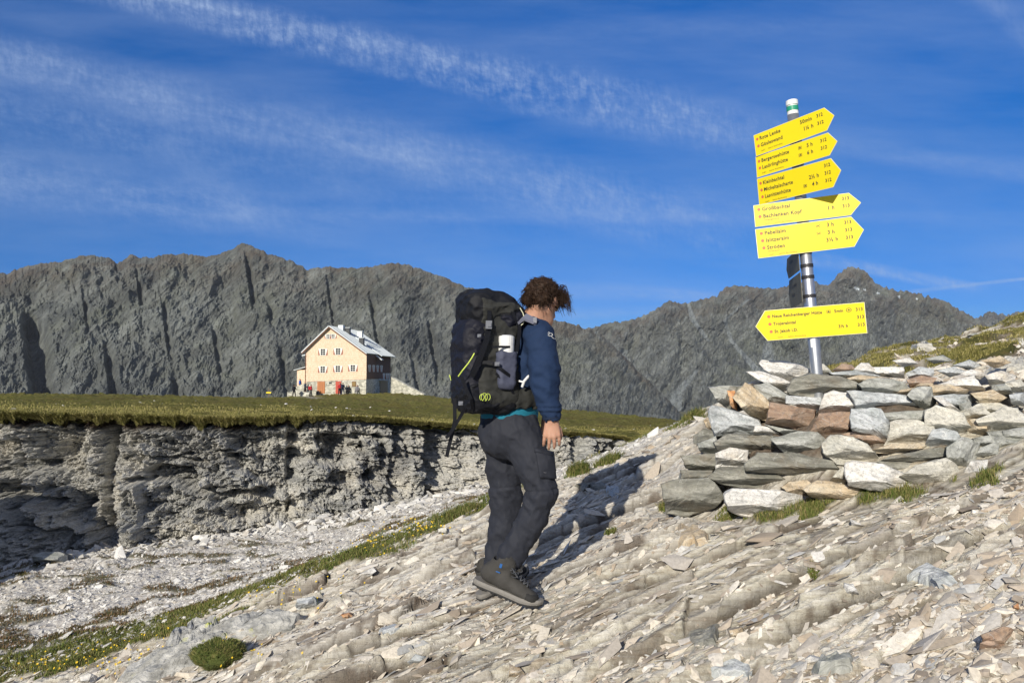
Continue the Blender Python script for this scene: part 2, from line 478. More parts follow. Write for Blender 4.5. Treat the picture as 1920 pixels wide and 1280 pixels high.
def mountain_mat(t, b):
    co = t.n('ShaderNodeTexCoord').outputs['Object']
    st = t.scale(t.scale(co, (1, 1, 1), (0, rad(42), 0)), (0.010, 0.02, 0.075))
    lay = t.noise(st, 1.0, 10, 0.70, 0.8)
    st2 = t.scale(t.scale(co, (1, 1, 1), (0, rad(50), 0)), (0.035, 0.05, 0.22))
    lay2 = t.noise(st2, 1.0, 8, 0.7, 0.6)
    col = t.ramp(lay, [(0.3, (0.105, 0.103, 0.094)), (0.45, (0.175, 0.172, 0.156)), (0.56, (0.24, 0.236, 0.215)), (0.72, (0.37, 0.365, 0.335))])
    gr = t.mapr(t.noise(co, 0.010, 6, 0.7, 0.5), 0.5, 0.66, 0, 0.55)
    col = t.mix(gr, col, (0.175, 0.175, 0.115))
    bl = t.mapr(t.noise(co, 0.014, 7, 0.7, 0.5), 0.50, 0.66, 0, 0.6)
    col = t.mix(bl, col, (0.30, 0.30, 0.285))
    dk = t.mapr(t.noise(t.scale(co, (1, 1, .45)), 0.012, 8, 0.74, 0.7), 0.50, 0.62, 0, 0.75)
    col = t.mix(dk, col, (0.075, 0.078, 0.082))
    crest = t.m('MULTIPLY', attr(t, 'crest'), t.mapr(t.noise(co, 0.03, 6, 0.7), 0.40, 0.62))
    col = t.mix(t.m('MULTIPLY', crest, 0.7), col, (0.15, 0.105, 0.075))
    scree = t.mapr(t.m('ADD', attr(t, 'scree'), t.m('MULTIPLY', t.noise(co, 0.03, 6, 0.7), 0.5)), 0.72, 1.0, 0, 0.85)
    col = t.mix(scree, col, (0.31, 0.315, 0.315))
    col = t.mix(attr(t, 'snow'), col, (0.85, 0.87, 0.9))
    col = t.mix(t.mapr(lay2, 0.38, 0.55, 0.45, 0), col, (0.07, 0.07, 0.068))
    fine = t.noise(co, 0.20, 8, 0.75)
    col = t.mix(1.0, col, (0.86, 0.94, 0.98), 'MULTIPLY')
    bp = t.n('ShaderNodeBump', {'Height': t.m('ADD', t.m('MULTIPLY', fine, .7), t.m('ADD', t.m('MULTIPLY', lay, 1.6), t.m('MULTIPLY', lay2, 1.3))), 'Strength': 1.0, 'Distance': 3.2})
    t.t.links.new(bp.outputs[0], b.inputs['Normal'])
    b.inputs['Specular IOR Level'].default_value = 0.1
    return col
M_mount = material('dark_grey_mountain_rock', mountain_mat, 0.95)

# ------------------------------------------------------------------ ground near the camera
def plane_hit(px, py):
    """depth of the tilted bedrock slope at a pixel: z = -1.47 + .31x + .05y"""
    d = at(px, py, 1.0)
    return 1.47 / (0.05 + 0.31 * d[0] - d[2])
GP = []
for px, py in [(300, 1280), (620, 1280), (960, 1280), (1400, 1280), (1900, 1280), (960, 1130), (1240, 960), (1440, 975), (1640, 940), (1830, 890),
               (1900, 860), (1100, 1000), (1200, 880), (1280, 800), (700, 1100), (500, 1180), (1700, 1100), (1880, 1000), (1340, 765), (1700, 700),
               (1800, 690), (1650, 678), (500, 1110), (720, 1010), (900, 962), (1010, 915), (1100, 880), (1180, 850)]:
    GP.append(tuple(at(px, py, plane_hit(px, py))))
for px, py, Y in [(1900, 655, 7.3), (1920, 641, 7.8), (1760, 668, 8.0), (1650, 690, 8.4), (1990, 634, 7.8), (1850, 645, 8.2),
                  (0, 1280, 6.0), (0, 1150, 7.9), (100, 1240, 6.2), (250, 1190, 6.6), (100, 1050, 10.0), (0, 1060, 10.6), (300, 1012, 11.2), (550, 972, 11.6),
                  (750, 941, 12.0), (900, 905, 12.8), (1060, 872, 13.4), (1180, 848, 14.0), (600, 1040, 9.3), (350, 1090, 8.5), (800, 965, 9.6)]:
    GP.append(tuple(at(px, py, Y)))
GP += [tuple(at(1560, 700, 9.5)), tuple(at(1660, 690, 10.5)), tuple(at(1750, 655, 10.0)), tuple(at(1500, 730, 8.5)), (2.6, 11, -1.5), (4.2, 12, -0.9), (5.4, 10.5, 0.1), (7.5, 10.5, 0.7), (9, 8, 1.5), (9, 3, 1.4), (6, -4, 0.2), (3, 0, -0.55), (0, 0, -1.5), (-4, 1, -2.7),
       (0, -5, -1.75), (-6, -4, -3.0), (-10, 3, -2.9), (-13, 9, -2.6), (-9, 13, -2.6), (-3, 15, -2.4), (3, 17, -2.4), (9, 16, -1.5), (12, 12, 0.3)]
GP = np.array(GP)
def base_z(x, y):
    q = np.stack([np.asarray(x, float), np.asarray(y, float)], -1)
    return rbf(GP[:, :2], GP[:, 2], q, tps, 0.02)

NR, NC = 860, 1250
yr = np.concatenate([np.linspace(-6, 1.6, 20)[:-1], 1.6 * (14.5 / 1.6) ** (np.linspace(0, 1, NR - 28) ** 1.0), np.linspace(14.6, 20, 10)[1:]])
NR = len(yr)
uc = np.linspace(-1.08, 1.08, NC)
wy = np.where(yr < 2, 5.0, yr + 3.0)
GX = uc[None, :] * wy[:, None]; GY = np.repeat(yr[:, None], NC, 1)
# coarse smooth base, evaluated on a subgrid then upsampled by interpolation along rows
sub = 10
ic = np.arange(0, NC, sub); ic = np.unique(np.append(ic, NC - 1))
ir = np.unique(np.append(np.arange(0, NR, 6), NR - 1))
Zs = base_z(GX[np.ix_(ir, ic)], GY[np.ix_(ir, ic)])
Zc = np.array([np.interp(np.arange(NC), ic, row) for row in Zs])
GZ0 = np.array([np.interp(np.arange(NR), ir, Zc[:, k]) for k in range(NC)]).T

# bank edge: bedrock to the right, white gully gravel to the left
BE = np.array([(-9, 4.6), (-5.6, 5.6), (-3.7, 5.95), (-2, 6.06), (-.9, 6.45), (-.29, 6.58), (.7, 6.97), (1.13, 7.1), (1.82, 7.9), (2.4, 9.2), (3.2, 12)])
def bank(x, y):
    return y - np.interp(x, BE[:, 0], BE[:, 1])     # >0 : gully side
PILE = np.array([(1.04, 4.98), (1.44, 4.25), (2.42, 3.9), (2.72, 3.9), (4.2, 4.2)])

def ground_features(x, y, z0):
    cu, su = math.cos(STRIKE), math.sin(STRIKE)
    u = x * cu + y * su; v = -x * su + y * cu
    wob = 0.03 * fbm2(u * .8, v * 1.2, 3, seed=11)
    v2 = v + wob + .007 * fbm2(u * 8, v * 8, 3, .6, seed=12)
    bk = bank(x, y)
    bed = 1 - sstep(-0.5, 0.3, bk + 0.4 * fbm2(x * 1.3, y * 1.3, 3, seed=5))      # bedrock mask
    rub = sstep(0.3, 0.75, 0.5 + 0.9 * fbm2(x * 0.75, y * 1.4, 3, seed=21) + 0.35 * sstep(-2.2, -3.2, -(y - 0.2 * x)) - 0.3 * sstep(2.2, 4.6, y - .2 * x))
    h1, s1, e1, id1 = slabs(u, v2, 0.34, 4.5, 1, .3)
    h2, s2, e2, id2 = slabs(u, v2, 0.13, 3.4, 2, .25)
    h3, s3, e3, id3 = slabs(u, v2, 0.048, 3.6, 3, .3)
    ctr = np.exp(-((x / y - .30) / .32) ** 2 - ((y - 3.6) / 1.1) ** 2); rub = rub * (1 - .75 * ctr)
    m = bed * (1 - 0.7 * rub)
    h = m * (0.105 * s1 * h1 * sstep(0, .09, 1 - s1) + 0.062 * s2 * h2 * sstep(0, .2, 1 - s2) + 0.026 * s3 * h3 * sstep(0, .35, 1 - s3) + 0.02 * h1)
    h -= m * (0.026 * np.exp(-(e1 / 0.008) ** 2) + 0.010 * np.exp(-(e2 / 0.006) ** 2))
    rough = 0.035 * fbm2(x * 3, y * 3, 4, 0.55, seed=31) + 0.010 * fbm2(x * 22, y * 22, 3, 0.6, seed=41)
    h += rough * (1 - 0.72 * m)
    h *= 1 - .8 * np.exp(-((x - .0) ** 2 + (y - 4.08) ** 2) / .28)
    slab = 0.5 * id1 + 0.5 * id2
    slab = 0.5 + (slab - 0.5) * bed * 1.3
    # soil, turf
    turf = sstep(0.42, 0.62, 0.5 + 0.55 * fbm2(x * 1.6, y * 2.2, 4, 0.6, seed=51) + 0.62 * np.exp(-((bk - 0.12 - .35 * sstep(-.8, -2.5, x)) / (0.42 + .35 * sstep(-.8, -2.5, x))) ** 2) - 0.34
                 + 0.0 * x) * sstep(-.7, -.2, bk) * (1 - sstep(-.1, .5, x) * (y < 8.5))
    moss = sstep(0.58, 0.70, 0.5 + 0.5 * fbm2(x * 0.9 + 3, y * 1.8, 4, 0.6, seed=61)) * sstep(0.1, .6, bk) * 0.8
    turf = np.maximum(turf, moss)
    # upper right: brown eroded soil and a turf hump
    hump = sstep(5.9, 7.2, y + 0.25 * (x - 4) + 0.35 * fbm2(x * 1.5, y * 1.5, 3, seed=71)) * sstep(2.3, 3.2, x)
    soil = sstep(0.25, 0.6, fbm2(x * 1.3, y * 1.3, 3, seed=81) + 0.5) * sstep(6.2, 6.9, y + 0.25 * (x - 4)) * sstep(2.2, 3.0, x) * (1 - 0.35 * hump) * 0.9
    soil = np.maximum(soil, 0.9 * sstep(3.0, 3.6, x) * sstep(0.15, 0.5, fbm2(x * 1.8, y * 1.8, 3, seed=91)) * (y < 6.5) * (y > 3))
    # patches of soil between the slabs, and around the pile foot
    soil = np.maximum(soil, bed * 0.6 * sstep(0.22, 0.45, fbm2(u * 2.6, v * 8, 4, 0.65, seed=95)))
    h = h * (1 - .8 * np.exp(-((y - np.interp(x, PILE[:, 0], PILE[:, 1]) + .12) / .28) ** 2) * (x > .9) * (x < 4.6)) - .045 * np.exp(-((y - np.interp(x, PILE[:, 0], PILE[:, 1]) + .05) / .25) ** 2) * sstep(.8, 1.2, x)
    pf = np.interp(x, PILE[:, 0], PILE[:, 1])
    foot = np.exp(-((y - pf + 0.02) / 0.16) ** 2) * (x > 1.35) * (x < 4.4)
    tf2 = foot * sstep(0.08, 0.35, fbm2(x * 3.2, y * 3.2, 3, seed=97))
    turf = np.maximum(turf, tf2)
    humpt = sstep(0.38, .6, hump * (0.55 + fbm2(x * 1.1, y * 1.4, 3, seed=99)))
    turf = np.maximum(turf, humpt)
    h += 0.03 * humpt * sstep(0, 1, hump) + 0.02 * turf
    # heart of the stone pile
    pm = sstep(0.20, 0.8, y - pf) * sstep(1.2, 1.75, x) * (1 - sstep(2.3, 3.0, x)) * (1 - sstep(1.1, 2.2, y - pf))
    h += pm * 0.30
    soil = np.maximum(soil, 0.85 * sstep(0.1, 0.5, pm) * (1 - sstep(2.4, 3.0, x)))
    white = np.clip(sstep(-0.2, 0.5, bk) + 0.85 * np.exp(-((y - (5.6 + 0.9 * (x - 1))) / 2.2) ** 2) * (x < 2.2) * (y > 4.2) * 0.8, 0, 1)
    crack = m * np.maximum(np.exp(-(e1 / .013) ** 2), .8 * np.exp(-(e2 / .008) ** 2))
    return h, dict(crack=np.clip(crack, 0, 1), slab=np.clip(slab, 0, 1), white=white, soil=np.clip(soil, 0, 1), turf=np.clip(turf, 0, 1)), bed, rub

GH, GA, GBED, GRUB = ground_features(GX, GY, GZ0)
GZ = GZ0 + GH
ground = mesh_obj('ground', np.stack([GX, GY, GZ], -1).reshape(-1, 3), grid_faces(NR, NC), M_ground, smooth=False,
                  attrs={k: v.ravel() for k, v in GA.items()})
tag(ground, kind='structure')

def gsample(A, x, y):
    """bilinear lookup of a ground field"""
    r = np.interp(y, yr, np.arange(NR)); w = np.where(y < 2, 5.0, y + 3.0)
    c = np.interp(x / w, uc, np.arange(NC))
    r0 = np.clip(r.astype(int), 0, NR - 2); c0 = np.clip(c.astype(int), 0, NC - 2)
    fr, fc = r - r0, c - c0
    return (A[r0, c0] * (1 - fr) * (1 - fc) + A[r0, c0 + 1] * (1 - fr) * fc + A[r0 + 1, c0] * fr * (1 - fc) + A[r0 + 1, c0 + 1] * fr * fc)
def gz(x, y):
    return gsample(GZ, np.asarray(x, float), np.asarray(y, float))

# ------------------------------------------------------------------ plateau meadow
MP = []   # px, py, Y
for px, py, Y in [(-400, 765, 11), (-100, 771, 11), (100, 776, 11.1), (300, 780, 11.3), (450, 784, 11.5), (600, 781, 11.9), (700, 783, 12.2), (800, 792, 12.6), (900, 800, 13.2),
                  (1000, 806, 13.8), (1100, 812, 14.2), (1190, 822, 14.6), (1260, 806, 16), (1350, 806, 16), (1600, 806, 16),
                  (-400, 747, 25), (0, 750, 25), (300, 752, 25), (450, 756, 25), (600, 763, 20), (600, 757, 45), (600, 748, 90), (575, 744, 112), (650, 739, 112),
                  (740, 737, 118), (790, 742, 120), (830, 748, 120), (830, 762, 50), (830, 778, 22), (1000, 763, 90), (1000, 776, 40), (1000, 792, 20),
                  (1150, 777, 90), (1150, 791, 35), (1150, 807, 18), (1260, 792, 60), (1270, 800, 25), (1400, 800, 60), (1600, 803, 60),
                  (-400, 740, 60), (0, 741, 60), (300, 743, 60), (450, 749, 80), (300, 745, 100), (0, 745, 100), (500, 748, 110), (540, 745, 112),
                  (-400, 790, 160), (0, 790, 160), (300, 790, 160), (600, 780, 160), (850, 782, 160), (1000, 800, 150), (1200, 815, 130), (1500, 830, 130)]:
    MP.append((px / 300.0, 3.0 * math.log(Y), float(at(px, py, 1.0)[2])))
MP = np.array(MP)
def meadow_z(x, y):
    px = 960 + F * x / y
    return y * rbf(MP[:, :2], MP[:, 2], np.stack([px / 300.0, 3.0 * np.log(y)], -1), lambda r: r, 0.0)
EDGE_PX = np.array([-500, -100, 100, 300, 450, 600, 700, 800, 900, 1000, 1100, 1190, 1260, 1350, 1700])
EDGE_Y = np.array([10.9, 11, 11.1, 11.3, 11.5, 11.9, 12.2, 12.6, 13.2, 13.8, 14.2, 14.6, 16, 16, 16])
def edge_Y(px):
    return np.interp(px, EDGE_PX, EDGE_Y)
def zigzag(px):
    """how far the cliff stands back (+) or forward (-) in metres"""
    g = lambda c, w: np.exp(-((px - c) / w) ** 2)
    z = 0.75 * sstep(792, 806, px) * (1 - sstep(840, 905, px)) + 0.5 * sstep(195, 205, px) * (1 - sstep(205, 250, px)) - 0.18 * g(178, 16) - .2 * g(300, 60)
    z = z + 0.45 * g(120, 50) + 0.40 * sstep(728, 738, px) * (1 - sstep(745, 780, px)) + 0.40 * sstep(535, 545, px) * (1 - sstep(545, 590, px))
    z = z + 0.5 * sstep(1062, 1070, px) * (1 - sstep(1075, 1100, px)) + 0.5 * sstep(1140, 1148, px) * (1 - sstep(1150, 1170, px))
    return z + 0.16 * fbm2(px / 60.0, px * 0, 4, 0.6, seed=3)
nc, nr = 900, 330
pxs = np.linspace(-460, 1560, nc)
rr = np.concatenate([np.linspace(0, 1, nr)])
E0 = edge_Y(pxs) + 0.45 * zigzag(pxs) * 0.5
dist = E0[None, :] * (175.0 / E0[None, :]) ** (rr[:, None] ** 1.35)
MX = (pxs - 960)[None, :] / F * dist; MY = dist
MZ = meadow_z(MX, MY)
MZ += 0.035 * fbm2(MX * 1.6, MY * 1.6, 4, 0.6, seed=15) * np.clip(MY / 15, 1, 3) + 0.012 * fbm2(MX * 9, MY * 9, 3, seed=16)
MZ += 0.05 * fbm2(MX * .5, MY * .35, 4, 0.6, seed=18) * np.clip(MY / 14, 1, 5)
# front lip of the sod hangs over the cliff
lip = np.exp(-(MY - E0[None, :]) / 0.12)
MZ -= 0.07 * lip * (1 + 0.8 * fbm2(MX * 2.5, MX * 0, 3, seed=17)) + 0.02
pathm = np.zeros_like(MZ)
soilm = 0.0 * lip
# gravel path by the house
ppx = 960 + F * MX / MY
pathm = np.exp(-(((ppx - (585 - (MY - 95) * 1.2)) / 14) ** 2)) * (MY > 85) * (MY < 112) * 0.8
meadow = mesh_obj('meadow', np.stack([MX, MY, MZ], -1).reshape(-1, 3), grid_faces(nr, nc), M_meadow, smooth=True,
                  attrs={'soil': soilm.ravel(), 'path': pathm.ravel()})
tag(meadow, kind='structure')

# ------------------------------------------------------------------ cliff under the meadow
nc2, nr2 = 1500, 210
px2 = np.linspace(-460, 1300, nc2); v2 = np.linspace(0, 1, nr2)
PX, VV = np.meshgrid(px2, v2)
Et = edge_Y(PX); zz = zigzag(PX)
topx, topy = (PX - 960) / F * Et, Et
topz = meadow_z(topx[:1], topy[:1])[0][None, :] - 0.03 + 0 * VV
by = np.interp(PX, [-460, 0, 300, 550, 750, 900, 1060, 1180, 1300], [10.0, 10.3, 10.9, 11.2, 11.6, 12.5, 13.2, 14.0, 15.4])
bx = (PX - 960) / F * by
bz = gz(bx[0], by[0])[None, :] - 0.12 + 0 * VV
prof = VV ** 1.6
CX = topx + (bx - topx) * prof; CY = topy + (by - topy) * prof
CZ = topz + (bz - topz) * VV
# outward normal in plan
tx = np.gradient(topx[0]); ty = np.gradient(topy[0]); ln = np.hypot(tx, ty); nxp, nyp = (ty / ln)[None, :], (-tx / ln)[None, :]
S = np.cumsum(ln)[None, :] + 0 * VV
fade = sstep(0.0, 0.10, VV)
zrel = CZ + 0.035 * S
d = -zz * .8 * (1 - 0.55 * VV)
# ledges of strata, broken blocks
def blocks(lam, asp, seed):
    h, s_, e, i_ = slabs(S, zrel, lam, asp, seed, 0.9)
    return h, s_, e
h1, s1, e1 = blocks(0.42, 3.5, 71); h2, s2, e2 = blocks(0.16, 3.0, 72); h3, s3, e3 = blocks(0.06, 3.2, 73)
amp = 0.55 + 0.9 * np.clip(0.5 + fbm2(S * 0.5, zrel * 0.8, 3, seed=74), 0, 1)
d += amp * (0.20 * (h1 - .5) + 0.15 * (h2 - .5) + 0.07 * (h3 - .5)) - 0.05 * np.exp(-(e1 / 0.02) ** 2)
d += 0.22 * fbm2(S * 0.9, zrel * 1.5, 6, 0.58, seed=75, ridged=True) + 0.10 * fbm2(S * 4, zrel * 6, 5, 0.6, seed=76) + 0.075 * fbm2(S * 14, zrel * 22, 4, 0.65, seed=77)
g = lambda cx, cy, wx, wy: np.exp(-((PX - cx) / wx) ** 2 - ((VV - cy) / wy) ** 2)
d -= 0.55 * g(100, 0.30, 48, 0.16) + 0.45 * g(160, 0.62, 30, 0.07) + 0.35 * g(20, 0.52, 60, 0.05) + 0.4 * g(205, 0.16, 14, 0.14)
d += 0.35 * sstep(205, 285, PX) * (1 - sstep(283, 290, PX)) * sstep(0.30, 0.5, VV) * (1 - sstep(0.75, 1, VV)) * (VV > (PX - 180) / 320)
# blocky slabs at the top right part
tb = sstep(530, 600, PX)
cav = fbm2(S * 0.75 + 2, zrel * 1.5, 3, 0.5, seed=84)
d -= 0.42 * sstep(.12, .38, cav) * sstep(.06, .2, VV) * (1 - sstep(.8, 1, VV))
lb = fbm2(S * 2.6, zrel * 3.2, 3, 0.55, seed=85)
d += 0.16 * np.clip(lb, -.3, .5) * sstep(.4, .8, VV)
h4, s4, e4, _i = slabs(S + 1.7, zrel, 0.36, 2.6, 79, 0.3)
d = d + tb * sstep(0.45, 0.3, VV) * (0.26 * (h4 - .4) - 0.10 * np.exp(-(e4 / 0.03) ** 2))
d = d * (0.25 + 0.75 * fade) - 0.10 * (1 - sstep(0.03, 0.13, VV))
CX = CX + nxp * d; CY = CY + nyp * d
CZ = CZ + 0.03 * fbm2(S * 6, VV * 9, 3, seed=78) * fade
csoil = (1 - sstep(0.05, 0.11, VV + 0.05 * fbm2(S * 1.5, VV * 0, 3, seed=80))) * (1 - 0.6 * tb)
CLX, CLY, CLZ = CX, CY, CZ
cliff = mesh_obj('rock_cliff', np.stack([CX, CY, CZ], -1).reshape(-1, 3), grid_faces(nr2, nc2)[:, ::-1].copy(), M_cliff, smooth=False,
                 attrs={'soil': csoil.ravel()})
tag(cliff, kind='structure')

# ------------------------------------------------------------------ mountains
def mountain(name, prof_pts, r0, r1, e_base, pxa, pxb, ncol, nrow, seed, rib=1.0, scree_pts=(), snow_pts=(), back=260, notch=()):
    P = np.array(prof_pts, float)
    px = np.linspace(pxa, pxb, ncol)
    crest = at(px, np.interp(px, P[:, 0], P[:, 1]), 1.0)[:, 2]
    ux = at(px, 640, 1.0)[:, 0]
    t = np.concatenate([np.linspace(0, 1, nrow), 1 + np.linspace(0, 1, 26)[1:] ** 1.5])
    T, UX = np.meshgrid(t, ux, indexing='ij')
    CR = np.broadcast_to(crest, T.shape)
    r = np.where(T <= 1, r0 + (r1 - r0) * T ** 0.85, r1 + (T - 1) * back)
    zt = CR * r1
    z = np.where(T <= 1, e_base * r0 + (zt - e_base * r0) * (0.85 * T + 0.15 * T ** 3), zt - (T - 1) * back * 0.75)
    X = UX * r; Y = r * 1.0
    col = UX * r1
    sc0 = 1 / 150.0
    w1 = fbm2(col * sc0 * 0.7, z * sc0 * 0.5, 4, 0.5, seed=seed + 9) * 0.9
    # gullies and ribs that run down the face, slightly slanted
    cc = col + 0.22 * (zt - z) + 55 * w1
    R1 = fbm2(cc / 120.0, z / 300.0, 2, 0.5, seed=seed, ridged=True) + .5 * fbm2(col / 90., z / 70., 3, seed=seed + 2)
    R2 = fbm2(cc / 40.0 + 0.3 * w1, z / 60.0, 4, 0.6, seed=seed + 4)
    # slanting slabs
    sl = fbm2((col - 1.2 * z) / 24.0, (z + 0.8 * col) / 85.0, 6, 0.62, seed=seed + 6)
    R3 = fbm2((col - .6 * z) / 12.0, (z + .4 * col) / 20.0, 6, 0.68, seed=seed + 7)
    edge = (.35 + .65 * sstep(0, 0.10, T)) * (1 - 0.80 * np.exp(-((T - 1) / 0.05) ** 2))
    D = rib * (22 * R1 + 7 * R2 + 4.5 * sl + 1.5 * R3) * edge
    for (nx, ny0, ny1, wd, dp) in notch:       # deep shadowed gully: steps back sharply on its left side
        pxx = 960 + F * UX
        vpy = 640 - F * (z / r - math.tan(PITCH)) / 1.0
        cxn = nx + (vpy - ny0) * 0.16
        D -= dp * sstep(-wd * .45, wd * .1, pxx - cxn) * (1 - sstep(wd * .3, wd * 1.5, pxx - cxn)) * sstep(ny0 - 10, ny0 + 40, vpy) * (1 - sstep(ny1 - 5, ny1 + 30, vpy))
    k = r1 / 1000.0
    Y2 = Y - D * k; X2 = X - D * k * UX
    zj = (3.2 * fbm2(col / 16.0, T * 0, 5, 0.6, seed=seed + 8, ridged=True) + 0.0 * np.sign(fbm2(col / 4.0, T * 0 + 3, 2, seed=seed + 8))) * np.exp(-((T - 1) / 0.07) ** 2) * k
    z = z + zj + 4.0 * k * R3 * edge
    crestm = sstep(0.72, 1.0, T)
    px_of = 960 + F * UX
    py_of = 640 - F * (z / Y2 - math.tan(PITCH))
    scree = np.zeros_like(T)
    for line in scree_pts:
        L = np.array(line, float)
        wv = np.interp(py_of, L[:, 1], L[:, 2], left=0, right=0)
        cx = np.interp(py_of, L[:, 1], L[:, 0])
        scree = np.maximum(scree, (wv > 0) * np.exp(-((px_of - cx) / np.maximum(wv, 1)) ** 2))
    snow = np.zeros_like(T)
    for (sx_, sy_, sw_, sh_) in snow_pts:
        snow = np.maximum(snow, ((np.abs(px_of - sx_) / sw_) ** 2 + (np.abs(py_of - sy_ - 0.3 * (px_of - sx_)) / sh_) ** 2 < 1) * 1.0)
    o = mesh_obj(name, np.stack([X2, Y2, z], -1).reshape(-1, 3), grid_faces(*T.shape), M_mount, smooth=False,
                 attrs={'crest': crestm.ravel(), 'scree': scree.ravel(), 'snow': snow.ravel()})
    return tag(o, kind='structure')

LEFT = [(-900, 620), (-500, 570), (-200, 545), (0, 515), (50, 500), (80, 497), (120, 490), (160, 480), (200, 487), (216, 495), (224, 493), (240, 480), (260, 484), (290, 482),
        (310, 480), (350, 478), (380, 483), (405, 480), (430, 470), (448, 460), (458, 459), (480, 465), (500, 478), (540, 490), (575, 507), (610, 503), (640, 505), (680, 505),
        (735, 495), (770, 500), (810, 515), (850, 530), (880, 540), (900, 549), (930, 565), (980, 588), (1040, 602), (1100, 616), (1140, 640), (1200, 700), (1300, 800), (1500, 900)]
mountain('mountain', LEFT, 640, 900, -0.09, -900, 1400, 1450, 380, 3, 1.0,
         notch=[(45, 590, 740, 32, 60), (195, 640, 745, 14, 26), (322, 700, 745, 10, 22), (500, 560, 600, 9, 14), (456, 470, 570, 8, 16), (300, 560, 650, 7, 14), (395, 600, 700, 7, 12), (520, 640, 745, 8, 14), (690, 540, 640, 8, 13), (800, 590, 700, 8, 15), (150, 540, 600, 7, 12), (250, 500, 560, 6, 12), (770, 660, 740, 8, 12), (610, 520, 600, 6, 10)])
RIGHT = [(700, 700), (900, 660), (1040, 628), (1100, 618), (1150, 606), (1190, 600), (1220, 588), (1255, 566), (1275, 572), (1310, 565), (1345, 556), (1362, 541), (1390, 537),
         (1420, 542), (1460, 543), (1500, 531), (1525, 526), (1541, 535), (1556, 538), (1573, 516), (1588, 504), (1612, 503), (1630, 514), (1645, 534), (1680, 545),
         (1720, 550), (1760, 560), (1790, 575), (1815, 592), (1840, 603), (1900, 640), (2100, 720), (2600, 760)]
SCREE = [[(1405, 560, 5), (1360, 600, 4), (1372, 640, 6), (1425, 700, 12)], [(1170, 655, 10), (1165, 700, 14), (1150, 770, 22)],
         [(1440, 640, 10), (1440, 690, 20), (1440, 740, 28)], [(1310, 690, 5), (1270, 735, 14), (1260, 780, 24)], [(1120, 620, 4), (1100, 660, 10), (1080, 720, 26)],
         [(1290, 560, 3), (1300, 600, 8), (1330, 640, 5)]]
mountain('mountain', RIGHT, 1250, 1700, -0.11, 700, 2600, 1150, 330, 23, 1.15, SCREE, [(1609, 540, 6, 2.2), (1624, 543, 3, 1.4), (1649, 549, 4, 1.5), (1688, 556, 2.5, 1.8), (1722, 560, 2, 1.4)], back=420)
FAR = [(1500, 720), (1700, 640), (1785, 612), (1825, 600), (1845, 592), (1858, 585), (1870, 590), (1885, 592), (1897, 590), (1905, 586), (1918, 589), (1930, 583), (1990, 590), (2100, 610), (2500, 650)]
mountain('mountain', FAR, 2300, 2900, -0.02, 1500, 2500, 420, 120, 43, 1.2, back=700)

# valley floor far below, reaching the horizon
def valley_mat(t, b):
    co = t.n('ShaderNodeTexCoord').outputs['Object']
    return t.ramp(t.noise(co, 0.01, 6, 0.7), [(0.3, (0.05, 0.06, 0.02)), (0.6, (0.12, 0.12, 0.07)), (0.8, (0.2, 0.2, 0.18))])
M_valley = material('valley_floor_grass_and_scree', valley_mat, 0.95)
n_ = 160
q = np.linspace(-1, 1, n_)
vx, vy = np.meshgrid(np.sign(q) * np.abs(q) ** 2.2 * 4500, np.sign(q) * np.abs(q) ** 2.2 * 4500 + 0.0)
vr = np.hypot(vx, vy)
vz = -75 + 18 * fbm2(vx / 300, vy / 300, 4, seed=8) + 0 * vx
vz = np.where(vr < 220, np.minimum(vz, -12 - vr * 0.2), vz)
valley = mesh_obj('valley_floor', np.stack([vx, vy, vz], -1).reshape(-1, 3), grid_faces(n_, n_), M_valley, smooth=True)
tag(valley, kind='structure')
# ------------------------------------------------------------------ stone pile
def stone_mat(name, stops, tintc=None, tamt=0.0, scale=1.0):
    def fn(t, b):
        bd = attr(t, 'band'); al = attr(t, 'along'); dp = attr(t, 'inward')
        rnd = t.n('ShaderNodeObjectInfo').outputs['Random']
        off = t.m('MULTIPLY', rnd, 37.0)
        vec = t.n('ShaderNodeCombineXYZ', {0: t.m('ADD', t.m('MULTIPLY', al, 2.6), off), 1: t.m('MULTIPLY', bd, 17.0), 2: t.m('MULTIPLY', dp, 6.0)}).outputs[0]
        vec2 = t.n('ShaderNodeCombineXYZ', {0: t.m('ADD', t.m('MULTIPLY', al, 7.0), off), 1: t.m('MULTIPLY', bd, 7.0), 2: t.m('MULTIPLY', dp, 7.0)}).outputs[0]
        lay = t.noise(vec, 1.6 * scale, 7, 0.65, 0.5)
        col = t.ramp(lay, stops)
        bl = t.noise(vec2, 0.9, 6, 0.7)
        if tintc:
            col = t.mix(t.mapr(bl, 0.5, 0.66, 0, tamt), col, tintc)
        fine = t.noise(vec2, 7.0, 6, 0.75)
        col = t.mix(t.mapr(fine, 0.34, 0.52, 0.55, 0), col, (0.13, 0.125, 0.12))
        ck = t.noise(vec, 3.4, 5, 0.7, 0.8)
        col = t.mix(t.mapr(t.m('ABSOLUTE', t.m('SUBTRACT', ck, 0.5)), 0.0, 0.016, 0.6, 0), col, (0.10, 0.095, 0.085))
        cr = t.noise(vec2, 1.1, 3, 0.5, 1.2)
        line = t.mapr(t.m('ABSOLUTE', t.m('SUBTRACT', cr, 0.5)), 0.0, 0.006, 0.55, 0)
        col = t.mix(line, col, (0.85, 0.84, 0.80) if stops[0][1][0] > .2 else (0.5, 0.5, 0.48))
        bp = t.n('ShaderNodeBump', {'Height': t.m('ADD', t.m('MULTIPLY', lay, 0.8), t.m('MULTIPLY', fine, 0.35)), 'Strength': 0.8, 'Distance': 0.012})
        t.t.links.new(bp.outputs[0], b.inputs['Normal'])
        b.inputs['Specular IOR Level'].default_value = 0.35
        return col
    return material(name, fn, 0.72)
